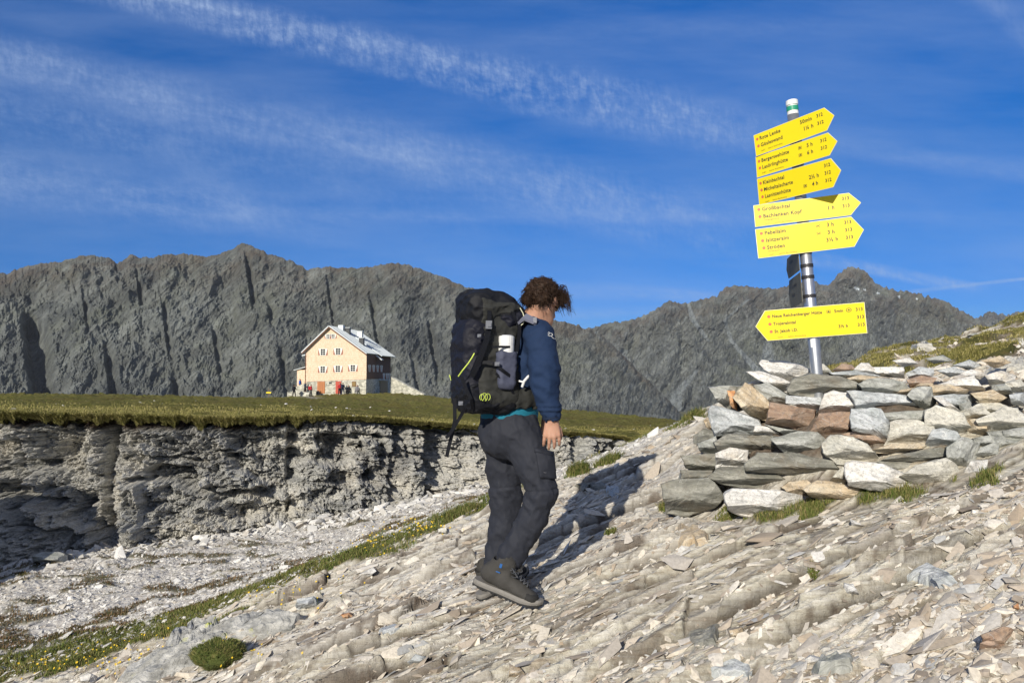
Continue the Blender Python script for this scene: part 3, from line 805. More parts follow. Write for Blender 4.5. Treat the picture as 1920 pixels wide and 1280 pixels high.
SM = {
    'W': stone_mat('white_quartzite_stone', [(0.3, (0.46, 0.46, 0.45)), (0.45, (0.68, 0.67, 0.64)), (0.6, (0.80, 0.79, 0.76))], (0.62, 0.50, 0.34), 0.4),
    'B': stone_mat('bluish_grey_stone', [(0.3, (0.27, 0.29, 0.30)), (0.45, (0.46, 0.49, 0.50)), (0.6, (0.62, 0.645, 0.66))], (0.36, 0.40, 0.40), 0.6),
    'G': stone_mat('grey_schist_stone', [(0.3, (0.20, 0.21, 0.195)), (0.45, (0.36, 0.37, 0.34)), (0.62, (0.52, 0.53, 0.50))], (0.22, 0.24, 0.21), 0.6),
    'D': stone_mat('dark_schist_stone', [(0.3, (0.10, 0.10, 0.085)), (0.45, (0.21, 0.21, 0.18)), (0.62, (0.36, 0.355, 0.31))], (0.19, 0.15, 0.10), 0.5),
    'C': stone_mat('cream_layered_stone', [(0.3, (0.40, 0.385, 0.33)), (0.45, (0.58, 0.56, 0.49)), (0.62, (0.72, 0.70, 0.62))], (0.45, 0.46, 0.42), 0.6),
    'T': stone_mat('tan_stone', [(0.3, (0.34, 0.27, 0.18)), (0.45, (0.52, 0.42, 0.29)), (0.62, (0.66, 0.58, 0.44))], (0.50, 0.38, 0.24), 0.6),
    'R': stone_mat('brown_iron_stained_stone', [(0.3, (0.20, 0.125, 0.085)), (0.45, (0.34, 0.23, 0.165)), (0.62, (0.47, 0.355, 0.27))], (0.42, 0.30, 0.20), 0.5),
    'O': stone_mat('orange_stone', [(0.3, (0.50, 0.22, 0.09)), (0.5, (0.68, 0.33, 0.14)), (0.62, (0.72, 0.45, 0.25))]),
}
def pile_depth(px, py):
    b = np.interp(px, [1240, 1440, 1640, 1830, 1920], [4.72, 4.28, 4.05, 4.0, 4.0])
    y0 = np.interp(px, [1240, 1440, 1650, 1830, 1920], [962, 972, 930, 890, 852])
    return b + (y0 - py) / 250.0 * 0.85

ROCKS = [
 # outline in the photograph, enlarged: x = 1220 + a/2.743, y = 650 + b/2.743
 ('W', [(560,88),(582,70),(650,76),(680,72),(770,92),(826,122),(720,182),(640,150),(590,118)], 'jagged white slab leaning highest on the pile just left of the metal post', .06),
 ('W', [(505,133),(560,128),(640,150),(722,188),(700,236),(600,190),(540,160)], 'white slab sloping under the jagged topmost slab', .0),
 ('D', [(700,215),(740,165),(830,140),(950,150),(1050,180),(1095,215),(1080,235),(960,240),(880,262),(720,245)], 'long dark rounded boulder below the foot of the post', -.05),
 ('C', [(826,132),(862,88),(890,92),(925,130),(880,146)], 'cream pointed stone touching the foot of the metal post', .03),
 ('R', [(940,122),(985,92),(1030,95),(1045,112),(1000,130)], 'small brown stone on top, right of the post', .12),
 ('W', [(1040,127),(1085,85),(1120,88),(1170,140),(1100,145)], 'white peaked stone on top of the pile right of the post', .05),
 ('W', [(1130,108),(1295,106),(1300,160),(1180,146)], 'flat white slab on the top edge right of the white peaked stone', .10),
 ('B', [(925,135),(1060,122),(1180,150),(1060,164),(980,158)], 'thin pale slab under the white peaked stone', -.01),
 ('T', [(1010,162),(1080,145),(1190,158),(1080,184)], 'thin tan slab wedged between the two dark upper boulders', -.01),
 ('G', [(1072,192),(1120,170),(1180,163),(1290,180),(1325,218),(1275,247),(1100,226)], 'wide grey boulder right of the long dark rounded boulder', -.03),
 ('G', [(302,212),(350,203),(460,208),(445,310),(410,318),(345,280)], 'greenish grey boulder jutting out at the upper left corner of the pile', .10),
 ('O', [(400,235),(432,232),(442,270),(444,322),(412,292)], 'small bright orange stone at the upper left of the pile', .0),
 ('T', [(432,262),(490,192),(545,225),(600,280),(616,300),(604,377),(520,357),(470,310)], 'yellowish banded slab beside the orange stone', -.03),
 ('G', [(535,205),(600,188),(700,250),(712,292),(620,297),(575,250)], 'grey slab sloping down above the brown rectangular block', -.05),
 ('R', [(620,290),(845,325),(830,410),(800,432),(603,402)], 'brown rectangular block in the upper middle of the pile', -.05),
 ('B', [(700,252),(870,262),(880,300),(850,324),(705,290)], 'pale bluish slab lying on the brown rectangular block', -.04),
 ('W', [(900,245),(940,228),(1010,240),(1020,275),(1048,300),(1020,332),(930,344),(875,337),(885,280)], 'white angular stone under the long dark rounded boulder', -.04),
 ('R', [(870,345),(1030,340),(1025,390),(1000,440),(915,468),(830,430)], 'brown wedge shaped block under the white angular stone', -.05),
 ('B', [(1020,232),(1060,228),(1300,252),(1392,320),(1340,337),(1200,335),(1060,318),(1045,280)], 'long bluish grey block below the wide grey boulder', -.06),
 ('G', [(1325,250),(1370,212),(1440,212),(1465,290),(1400,330),(1385,305)], 'grey green cube shaped stone at the end of the long bluish block', -.04),
 ('T', [(1265,242),(1290,222),(1352,213),(1330,242)], 'small tan stone above the end of the long bluish block', -.02),
 ('R', [(1325,172),(1390,150),(1458,165),(1430,202),(1350,214)], 'brown and grey mottled stone right of the wide grey boulder', .0),
 ('W', [(1485,195),(1560,170),(1660,150),(1712,215),(1700,240),(1620,228)], 'big white slab near the upper right end of the pile', .05),
 ('T', [(1440,200),(1530,193),(1632,220),(1620,247),(1455,252)], 'tan grey long stone in front of the big white upper right slab', -.03),
 ('B', [(1465,255),(1560,243),(1650,248),(1645,290),(1600,327),(1540,290)], 'grey stone with dark speckles below the tan grey long stone', -.02),
 ('W', [(1460,262),(1502,260),(1590,330),(1540,325)], 'narrow white shard leaning on the speckled grey stone', -.07),
 ('T', [(1650,240),(1760,223),(1830,262),(1780,292),(1720,307)], 'orange tinted flat stone at the right of the pile by the brown gravel', -.02),
 ('C', [(1595,335),(1690,293),(1737,340),(1640,380)], 'small greenish slab above the cream slab at the far right', -.03),
 ('C', [(1675,375),(1760,338),(1820,312),(1880,320),(1925,360),(1925,405),(1740,443)], 'large cream slab at the far right end of the pile', -.06),
 ('G', [(1815,434),(1925,410),(1925,470),(1830,492)], 'grey stone lying under the large cream slab', -.03),
 ('C', [(1418,332),(1475,306),(1600,345),(1648,420),(1637,461),(1560,430),(1418,407)], 'cream block with straight layers right of the middle', -.05),
 ('T', [(1630,382),(1710,374),(1727,437),(1700,462),(1640,458)], 'small tan square block between the layered cream block and the large cream slab', -.03),
 ('B', [(1038,325),(1180,323),(1252,435),(1215,492),(1130,442),(1045,432),(1033,370)], 'bluish block with dark cracks right of the brown wedge', -.06),
 ('G', [(1205,342),(1300,333),(1422,328),(1420,382),(1330,400),(1235,392)], 'rough grey stone under the right half of the long bluish block', -.01),
 ('C', [(1240,390),(1320,371),(1440,398),(1463,440),(1415,494),(1208,502),(1235,450)], 'broad pale block with a white vein, right of the cracked bluish block', -.07),
 ('R', [(990,452),(1060,432),(1150,450),(1208,500),(1150,517),(1080,472)], 'flat brown stone beneath the cracked bluish block', -.03),
 ('B', [(1452,427),(1510,417),(1575,438),(1602,480),(1560,517),(1460,524),(1413,507)], 'rounded bluish white stone beside the broad pale block', -.06),
 ('B', [(303,340),(320,303),(350,312),(450,340),(552,375),(562,410),(535,452),(440,450),(335,462),(315,400)], 'large pale grey stone at the left edge under the greenish boulder', -.05),
 ('W', [(545,408),(600,413),(682,456),(528,449)], 'white splinter lying to the right of the large pale grey stone', -.06),
 ('G', [(585,398),(700,423),(805,437),(700,449)], 'thin grey slab below the brown rectangular block', -.04),
 ('D', [(330,492),(400,448),(500,453),(570,500),(622,542),(520,550),(350,533)], 'olive grey boulder below the large pale grey stone', -.03),
 ('G', [(248,500),(330,468),(350,520),(330,557),(258,532)], 'grey stone with a pointed end at the left flank of the pile', -.01),
 ('D', [(480,460),(620,450),(705,480),(665,548),(600,533)], 'dark slab between the olive boulder and the grey wedge', .02),
 ('G', [(628,476),(760,438),(850,443),(905,480),(892,522),(800,547),(700,555)], 'grey green wedge below the brown rectangular block', -.05),
 ('W', [(343,550),(410,528),(490,538),(496,600),(460,618),(348,622)], 'small block with white and green stripes at the left', -.06),
 ('D', [(165,562),(350,553),(362,622),(300,642),(185,622)], 'flat grey stone lying on the gravel at the left foot of the pile', -.01),
 ('D', [(488,602),(560,547),(760,553),(940,588),(957,640),(900,677),(700,657),(495,637)], 'long olive and rust brown boulder in the lower middle', -.07),
 ('C', [(885,500),(930,457),(1040,465),(1110,500),(1174,580),(1160,600),(960,602),(895,545)], 'pale block with a flat sunlit face in the middle of the pile', -.08),
 ('T', [(1148,526),(1240,500),(1413,494),(1402,522),(1250,542),(1165,547)], 'flat pinkish slab lying over the long slate slab', -.06),
 ('D', [(1165,592),(1250,558),(1480,519),(1533,533),(1500,562),(1230,602)], 'long dark slate slab in the lower right half', -.05),
 ('G', [(1525,520),(1600,468),(1683,500),(1668,580),(1610,637),(1560,622),(1528,570)], 'upright grey stone at the right end of the slate slab', -.04),
 ('D', [(165,637),(310,638),(300,680),(160,692)], 'thin dark slab on the corner block at the lower left', -.03),
 ('D', [(298,667),(370,620),(500,618),(640,650),(700,690),(640,722),(480,730),(360,702)], 'long dark stone shaded beneath the olive and rust boulder', -.05),
 ('D', [(58,707),(140,688),(292,678),(345,730),(384,780),(300,832),(200,867),(88,852)], 'big grey brown corner block at the lower left', -.06),
 ('W', [(383,760),(420,728),(640,738),(817,773),(822,820),(782,880),(550,880),(420,852),(385,800)], 'big white slab standing at the foot of the pile in front', -.10),
 ('T', [(678,722),(720,695),(800,688),(853,720),(812,770),(740,762)], 'tan stone resting behind the right end of the big white front slab', -.04),
 ('T', [(788,735),(860,688),(1040,718),(1102,745),(1040,808),(960,810),(830,772)], 'pointed tan grey slab right of the big white front slab', -.07),
 ('C', [(918,692),(985,625),(1012,640),(1003,702),(960,710)], 'small cream stone beside the white wedge', -.04),
 ('W', [(1003,600),(1040,588),(1190,600),(1292,645),(1367,720),(1362,760),(1140,740),(1020,712),(1003,650)], 'big white wedge with a sparkling face at the front right', -.10),
 ('C', [(1295,662),(1370,608),(1520,571),(1562,600),(1607,672),(1570,692),(1440,732),(1370,714)], 'large greyish block right of the white wedge in the grass', -.05),
 ('W', [(1618,642),(1650,590),(1727,585),(1722,640),(1660,682)], 'small white block in the grass at the right foot of the pile', -.05),
 ('G', [(1668,572),(1700,520),(1782,498),(1777,552),(1690,582)], 'speckled grey stone above the small white block', -.02),
 ('G', [(1655,472),(1820,438),(1824,502),(1700,527)], 'grey slab under the left part of the large cream slab', .0),
 ('D', [(1180,602),(1500,556),(1530,590),(1370,650),(1290,680)], 'dark recessed slab beneath the long slate slab', .08),
 ('W', [(505,192),(540,178),(572,184),(565,206),(520,206)], 'small white stone between the sloping white slab and the yellowish slab', .06),
 ('B', [(1320,137),(1380,107),(1450,118),(1442,150),(1345,164)], 'flat bluish stone behind the brown mottled stone', .14),
 ('B', [(1475,122),(1560,105),(1622,130),(1540,152)], 'flat pale stone behind the big white upper right slab', .2),
 ('T', [(1345,215),(1400,180),(1450,190),(1440,215)], 'small cream stone above the grey green cube', -.02),
 ('G', [(1590,300),(1640,290),(1652,330),(1600,352)], 'small grey stone below the speckled stone', .0),
 ('C', [(1700,290),(1790,290),(1830,310),(1720,345)], 'thin grey slab above the large cream slab', .03),
]
EXTRA = [
 ('W', [(1730,150),(1800,128),(1870,150),(1850,190),(1760,200)], 'white stone on the rubble above the right shoulder of the pile', .25),
 ('B', [(1560,95),(1640,70),(1700,95),(1640,120)], 'bluish slab high on the rubble right of the post', .35),
 ('T', [(1700,70),(1790,52),(1850,80),(1770,100)], 'tan slab in the rubble below the brown soil', .4),
 ('G', [(1420,60),(1500,45),(1540,70),(1460,85)], 'grey slab on the rubble behind the top of the pile', .35),
 ('C', [(1830,190),(1900,170),(1925,200),(1925,240),(1850,235)], 'cream block in the rubble at the far right edge', .15),
 ('G', [(1760,200),(1840,195),(1850,235),(1770,240)], 'rough grey stone above the orange tinted flat stone', .12),
 ('B', [(1850,250),(1925,240),(1925,300),(1870,300)], 'bluish stone at the right edge above the large cream slab', .05),
 ('W', [(1250,72),(1330,60),(1370,85),(1300,100)], 'white slab on the back of the pile right of the post', .3),
 ('W', [(1600,140),(1650,118),(1720,140),(1690,165)], 'small white slab behind the big white upper right slab', .2),
 ('G', [(1735,440),(1830,430),(1925,470),(1880,520),(1790,530)], 'grey stone at the right foot of the pile beneath the large cream slab', -.02),
]
ROCKS += EXTRA
def resample(P, step):
    P = np.array(P, float); out = []
    n = len(P)
    for i in range(n):
        a, b = P[i], P[(i + 1) % n]
        k = max(1, int(round(np.linalg.norm(b - a) / step)))
        for j in range(k):
            out.append(a + (b - a) * j / k)
    return np.array(out)

def stone(kind, poly_px, Yd, label, seed, depth_back=0.3, name='stone', group='stones of the pile around the signpost', thick=None, cat='stone'):
    rs = np.random.RandomState(seed)
    P = resample(poly_px, 7.0)
    c = P.mean(0)
    area = 0.5 * abs(np.sum(P[:, 0] * np.roll(P[:, 1], -1) - np.roll(P[:, 0], -1) * P[:, 1]))
    hw, hh = (P[:, 0].max() - P[:, 0].min()) / 2, (P[:, 1].max() - P[:, 1].min()) / 2
    bc = np.array([(P[:, 0].max() + P[:, 0].min()) / 2, (P[:, 1].max() + P[:, 1].min()) / 2])
    mpp = Yd / F
    t = thick or (0.55 * min(hw, hh) + 6) * mpp * 1.2
    tiltA, slopeB, offB = rs.uniform(.45, 1.1), rs.uniform(1.8, 3.4), rs.uniform(1.0, 1.7)
    cx = rs.uniform(.8, 2.0) * rs.choice([-1, 1]); offC = rs.uniform(.9, 1.5)
    skew = rs.uniform(-.3, .3)
    def bulge(Q):
        xn = (Q[:, 0] - bc[0]) / hw; zn = -(Q[:, 1] - bc[1]) / hh
        A = 0.9 - tiltA * zn + skew * xn
        B = offB + slopeB * zn + .3 * xn
        C = offC + cx * xn
        return t * np.clip(np.minimum(np.minimum(A, B), C), -.6, 2)
    n = len(P)
    rings = []
    W = lambda Q, dep: at(Q[:, 0], Q[:, 1], Yd + dep)
    back = W(c + (P - c) * 0.82 + np.array([0, -0.10 * hh]), np.full(n, t * .6 + depth_back))
    mid = W(c + (P - c) * 0.99, t * .5 + depth_back * .3 + np.zeros(n))
    rings = [back, mid]
    for s_ in (1.0, 0.97, 0.9, 0.78, 0.62, 0.42, 0.2):
        Q = c + (P - c) * s_
        b_ = bulge(Q)
        if s_ == 1.0:
            b_ = b_ - 0.012
        rings.append(W(Q, -b_))
    V = np.concatenate(rings + [W(c[None], -bulge(c[None])), W(c[None], np.array([t * .6 + depth_back]))])
    K = len(rings); Fc = []
    for k in range(K - 1):
        for i in range(n):
            j = (i + 1) % n
            Fc.append((k * n + i, k * n + j, (k + 1) * n + j, (k + 1) * n + i))
    f4 = np.array(Fc)
    tris = [((K - 1) * n + i, (K - 1) * n + (i + 1) % n, K * n) for i in range(n)] + [((i + 1) % n, i, K * n + 1) for i in range(n)]
    # orientation frame for the layering
    ang = 0.5 * math.atan2(2 * np.mean((P[:, 0] - c[0]) * (P[:, 1] - c[1])), np.mean((P[:, 0] - c[0]) ** 2) - np.mean((P[:, 1] - c[1]) ** 2))
    base = V.mean(0); base[2] = V[:, 2].min()
    L = V - V.mean(0)
    al = L[:, 0] * math.cos(ang) - L[:, 2] * math.sin(ang); bd = L[:, 0] * math.sin(ang) + L[:, 2] * math.cos(ang)
    so = seed * 3.7
    nz = 0.009 * fbm3(al * 3 + so, bd * 16, L[:, 1] * 9, 3) + 0.006 * fbm3(al * 14 + so, bd * 40, L[:, 1] * 20, 3)
    cen = V.mean(0) + 0 * V
    dr = V - cen; dr /= np.linalg.norm(dr, axis=1)[:, None] + 1e-6
    V = V + dr * nz[:, None] * 1.3
    faces = [tuple(f) for f in Fc] + tris
    o = mesh_obj(name, V - base, faces, SM[kind], attrs={'band': bd, 'along': al, 'inward': L[:, 1]})
    o.location = Vector(base)
    # flat stones keep crisp corners: no smoothing
    return tag(o, label, cat, group)
for i, (kd, pl, lb, off) in enumerate(ROCKS):
    A = np.array(pl, float) / 2.743 + np.array([1220, 650])
    c_ = A.mean(0); A = c_ + (A - c_) * (1 + 3.6 / np.maximum(20, np.abs(A - c_).max()))
    Yd = float(pile_depth(c_[0], A[:, 1].max() * .5 + c_[1] * .5)) + off * 1.1 + 0.06
    small = (A[:, 0].max() - A[:, 0].min()) < 35
    stone(kd, A, Yd, lb, 100 + i, 0.18 if small else 0.32)

rs_i = np.random.RandomState(5)
for i in range(64):      # stones deep in the pile, seen through the gaps
    a, b = rs_i.uniform(1275, 1800), 0
    top = np.interp(a, [1275, 1340, 1420, 1600, 1800], [890, 770, 715, 700, 745]); b = rs_i.uniform(top + 12, np.interp(a, [1275, 1440, 1650, 1800], [945, 955, 915, 880]))
    w_, h_ = rs_i.uniform(26, 46), rs_i.uniform(10, 20)
    pl_ = [(a + w_ * math.cos(q) * rs_i.uniform(.8, 1.1), b + h_ * math.sin(q) * rs_i.uniform(.8, 1.1)) for q in np.linspace(0, 2 * math.pi, 8)[:-1]]
    stone(rs_i.choice(list('DGDT')), pl_, float(pile_depth(a, b)) + rs_i.uniform(.22, .34), 'stone wedged deep in the gaps between the outer stones of the pile', 3000 + i, .2, group='inner stones of the pile')

# ------------------------------------------------------------------ signpost
PB, PT = np.array([2.0417712, 4.95, -0.07119942]), np.array([1.90475527, 4.95, 1.78720518])
AX = (PT - PB); PL = np.linalg.norm(AX); AX /= PL
M_galv = plain('galvanised_steel', (0.55, 0.57, 0.60), 0.38, 0.85, 0.10, 30)
def yel_fn(t, b):
    co = t.n('ShaderNodeTexCoord').outputs['Object']
    col = t.mix(t.noise(co, 5, 4, .6), (0.84, 0.655, 0.006), (0.90, 0.72, 0.004))
    col = t.mix(t.mapr(t.noise(t.scale(co, (30, 30, 160)), 1.0, 5, .7), .66, .74, 0, .35), col, (.62, .50, .10))
    return t.mix(t.mapr(t.noise(co, 38, 6, .75), .68, .74, 0, .45), col, (.45, .37, .10))
M_yel = material('yellow_sign_enamel', yel_fn, 0.42)
M_ink = plain('black_print', (0.03, 0.03, 0.03), 0.5, 0, 0.05)
M_dot = plain('faded_red_route_dot', (0.62, 0.17, 0.07), 0.5, 0, 0.15, 200)
M_edge = plain('pale_bare_sign_edge', (0.80, 0.78, 0.55), 0.5, 0.1, 0.05)
M_shadeface = plain('shade_darkened_sign_face', (0.12, 0.115, 0.085), 0.6, 0, 0.25, 30)  # shade on the edge-on boards, put into their face colour
M_whitep = plain('white_plastic', (0.80, 0.82, 0.82), 0.4, 0, 0.04)
M_green = plain('green_sticker', (0.02, 0.30, 0.18), 0.45, 0, 0.05)
M_dark = plain('blackened_steel', (0.05, 0.05, 0.055), 0.5, 0.5, 0.1)
post = empty('signpost', tuple(PB - AX * 0.75))
tag(post, 'leaning metal post rising from the stone pile with yellow hiking arrow boards', 'signpost')
mb = MB(); mb.tube([PB - AX * .75, PB, PB + AX * (PL - 0.035)], 0.038, 28); pole = mb.build('pole', M_galv, post, smooth=True)
mb = MB(); e_ = PB + AX * (PL - 0.035)
mb.tube([e_, e_ + AX * 0.025], 0.036, 24, 0); mb.tube([e_ + AX * .025, e_ + AX * 0.055], 0.0385, 24, 1)
mb.tube([e_ + AX * .055, e_ + AX * 0.065], 0.034, 24, 0); mb.tube([e_ + AX * .065, e_ + AX * .095, e_ + AX * .099], [0.039, .039, .034], 24, 0)
o_ = mb.build('post_cap', [M_whitep, M_green], post)

def text_mesh(s, size, bold=0.0):
    cu = bpy.data.curves.new('t', 'FONT'); cu.body = s; cu.size = size; cu.offset = bold; cu.resolution_u = 2; cu.space_character = 1.06
    ob = bpy.data.objects.new('t', cu); COL.objects.link(ob)
    dg = bpy.context.evaluated_depsgraph_get(); dg.update()
    me = bpy.data.meshes.new_from_object(ob.evaluated_get(dg))
    V = np.array([v.co[:] for v in me.vertices]).reshape(-1, 3); Fc = [tuple(p.vertices) for p in me.polygons]
    bpy.data.objects.remove(ob); bpy.data.curves.remove(cu); bpy.data.meshes.remove(me)
    return V, Fc

def board(yaw, roll, t, tip_off, wl, wr, h, tip, pit, texts, off=0.05, left_tip=False, mats=None, label=None, bend=0.0):
    """one arrow board in the post's frame. texts: (string, u, v, size) with u along the whole length, v down"""
    X0 = np.array([math.cos(yaw), -math.sin(yaw), 0]); X0 -= AX * (X0 @ AX); X0 /= np.linalg.norm(X0)
    N = np.cross(X0, AX)
    up = AX * math.cos(pit) + N * math.sin(pit)
    X = X0 * math.cos(roll) + up * math.sin(roll); U = up * math.cos(roll) - X0 * math.sin(roll)
    N = np.cross(X, U)
    C = PB + AX * t + np.cross(X0, AX) * off
    if left_tip:
        out = [(-wl - tip, tip_off), (-wl, -h / 2), (wr, -h / 2), (wr, h / 2), (-wl, h / 2)]; x0, L = -wl - tip, wl + wr + tip
    else:
        out = [(-wl, -h / 2), (wr, -h / 2), (wr + tip, tip_off), (wr, h / 2), (-wl, h / 2)]; x0, L = -wl, wl + wr + tip
    out = np.array(out); mb = MB()
    th = 0.002
    P2 = lambda a, b, n=0.0: C + X * a + U * b + N * n
    cen = out.mean(0); inn = out + (cen - out) * np.array([0.008, 0.022])
    def ring(o, n):
        return [P2(a, b, n) for a, b in o]
    k = len(out)
    V = ring(out, th) + ring(out, -th) + ring(inn, th + .0004)
    mb.add(V, [tuple(range(k, 2 * k))[::-1]] + [(i, k + i, k + (i + 1) % k, (i + 1) % k) for i in range(k)], 3)
    mb.add(V, [tuple(range(2 * k, 3 * k))], 0)
    mb.add(V, [(i, (i + 1) % k, 2 * k + (i + 1) % k, 2 * k + i) for i in range(k)], 3)
    for s_, u, v, size in texts:
        if s_ == 'dot':
            a0, b0 = x0 + u * L, h / 2 - v * h
            mb.add([P2(a0 + size * math.cos(q), b0 + size * math.sin(q), th + .0012) for q in np.linspace(0, 2 * math.pi, 17)[:-1]], [tuple(range(16))], 2)
            continue
        if s_ == 'box' or s_ == 'ring' or s_ == 'fork':
            a0, b0 = x0 + u * L, h / 2 - v * h
            if s_ == 'fork':
                for sg in (1, -1):
                    for w_, l_ in ((.0016, size),):
                        q = np.array([(-l_, -l_ * .55 * sg - w_), (l_, l_ * .55 * sg - w_), (l_, l_ * .55 * sg + w_), (-l_, -l_ * .55 * sg + w_)])
                        mb.add([P2(a0 + a, b0 + b, th + .0012 + .0002 * sg) for a, b in q], [(0, 1, 2, 3)], 1)
                continue
            m_ = 4 if s_ == 'box' else 16
            an = np.linspace(0, 2 * math.pi, m_ + 1)[:-1] + (math.pi / 4 if m_ == 4 else 0)
            q1 = [P2(a0 + size * 1.25 * math.cos(q), b0 + size * math.sin(q), th + .0012) for q in an]
            q2 = [P2(a0 + size * .98 * math.cos(q), b0 + size * .76 * math.sin(q), th + .0012) for q in an]
            mb.add(q1 + q2, [(i, (i + 1) % m_, m_ + (i + 1) % m_, m_ + i) for i in range(m_)], 1)
            mb.add([P2(a0 + a, b0 + b, th + .0012) for a, b in ((-.5 * size, -.3 * size), (.5 * size, -.3 * size), (.4 * size, .1 * size), (0, .45 * size), (-.4 * size, .1 * size))], [(0, 1, 2, 3, 4)], 1)
            continue
        Vt, Ft = text_mesh(s_, size * 1.25, 0.0008 if size > .017 else 0.0)
        a0, b0 = x0 + u * L, h / 2 - v * h - size * 0.42
        mb.add([P2(a0 + p[0] * .93, b0 + p[1], th + .0012) for p in Vt], Ft, 1)
    b_ = mb.build('arrow_board', mats or [M_yel, M_ink, M_dot, M_edge], post)
    if label:
        b_['label'] = label
    s_ = h * .32
    for q in (-s_, s_):
        cl = MB()
        c0 = PB + AX * (t + q)
        cl.tube([c0 - AX * .011, c0 + AX * .011], 0.0415, 24)
        part('clamp', np.concatenate(cl.v), cl.f, M_dark, b_)
    return b_
FT = 'Sektion Reichenberg'
def rows(rs_, foot=.87, fu=.17, z=.029):
    out = []
    for r in rs_:
        v = r[0]
        out.append(('dot', r[1], v, 0.0105))
        out.append((r[2], r[1] + .03, v, z))
        for s_, u in r[3:]:
            if s_ in ('box', 'fork', 'ring'):
                out.append((s_, u, v, 0.014))
            else:
                out.append((s_, u, v, 0.025 if s_ in ('312', '313') else z))
    out.append(('OeAV', fu - .005, foot, 0.011)); out.append((FT, fu + .09, foot, 0.011))
    return out
board(0.942, 0.031, 1.70, .002, .282, .258, .151, .06, .007, rows([(.24, .045, 'Rote Lenke', ('50min', .60), ('312', .80)), (.57, .05, 'Gösleswand', ('1¼ h', .63), ('312', .80))], .84, .08), label='topmost arrow board reading Rote Lenke and Gösleswand')
board(0.971, -.002, 1.541, 0, .29, .27, .149, .059, -.034, rows([(.26, .045, 'Bergerseehütte', ('box', .57), ('5 h', .65), ('312', .81)), (.59, .05, 'Lasörlinghütte', ('box', .57), ('6 h', .65), ('312', .81))], .86, .08), label='second arrow board from the top reading Bergerseehütte')
board(1.0, -.03, 1.359, 0, .298, .28, .186, .063, .04, rows([(.2, .045, 'Kleinbachtal', ('312', .82)), (.46, .05, 'Micheltalscharte', ('2½ h', .64), ('312', .82)), (.72, .055, 'Lasnitzenhütte', ('box', .59), ('4 h', .67), ('312', .82))], .93, .09), label='third arrow board from the top reading Kleinbachtal')
board(0.322, -.003, 1.165, 0, .306, .292, .148, .067, -.002, rows([(.22, .05, 'Großbachtal', ('313', .83)), (.55, .055, 'Bachlenken Kopf', ('1 h', .69), ('313', .83))], .9, .1) + [('Venedigerblick', .09, .73, .0135)], label='fourth arrow board from the top reading Großbachtal')
board(0.277, 0.016, 0.979, .003, .309, .294, .2, .067, -.005, rows([(.17, .055, 'Pebellalm', ('fork', .59), ('3 h', .67), ('313', .83)), (.42, .06, 'Islitzeralm', ('fork', .59), ('3 h', .67), ('313', .83)), (.67, .065, 'Ströden', ('3½ h', .65), ('313', .83))], .92, .11) + [('Hinterbichl', .1, .80, .0135)], label='fifth arrow board from the top reading Pebellalm and Ströden')
board(0.197, 0.0, 0.415, 0, .301, .325, .204, .069, .0, rows([(.21, .13, 'Neue Reichenberger Hütte', ('box', .675), ('5min', .725), ('ring', .855), ('313', .915)), (.46, .135, 'Trojeralmtal', ('313', .92)), (.71, .14, 'St. Jakob i.D.', ('3½ h', .75), ('313', .92))], .91, .2, .0232), left_tip=True, label='lowest arrow board pointing left to Neue Reichenberger Hütte')
MB8 = [M_shadeface, M_ink, M_dot, M_shadeface]
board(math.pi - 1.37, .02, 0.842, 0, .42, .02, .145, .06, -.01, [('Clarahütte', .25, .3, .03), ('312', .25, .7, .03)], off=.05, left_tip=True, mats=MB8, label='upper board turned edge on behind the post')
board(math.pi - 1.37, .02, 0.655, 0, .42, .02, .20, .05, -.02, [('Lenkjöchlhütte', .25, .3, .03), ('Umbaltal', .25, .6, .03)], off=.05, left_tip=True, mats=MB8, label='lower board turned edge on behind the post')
mb = MB()
c0 = PB + AX * .275; q = np.array([-.018, -.036, 0])
mb.add([c0 + AX * a + np.array([math.sin(an) * .0386, -math.cos(an) * .0386, 0]) for a in (-.03, .03) for an in (-.95, -.7, -.45, -.2)], [(i, i + 1, 5 + i, 4 + i) for i in range(3)])
st_ = mb.build('sticker', M_whitep, post); st_['label'] = 'small white sticker below the lowest arrow board'
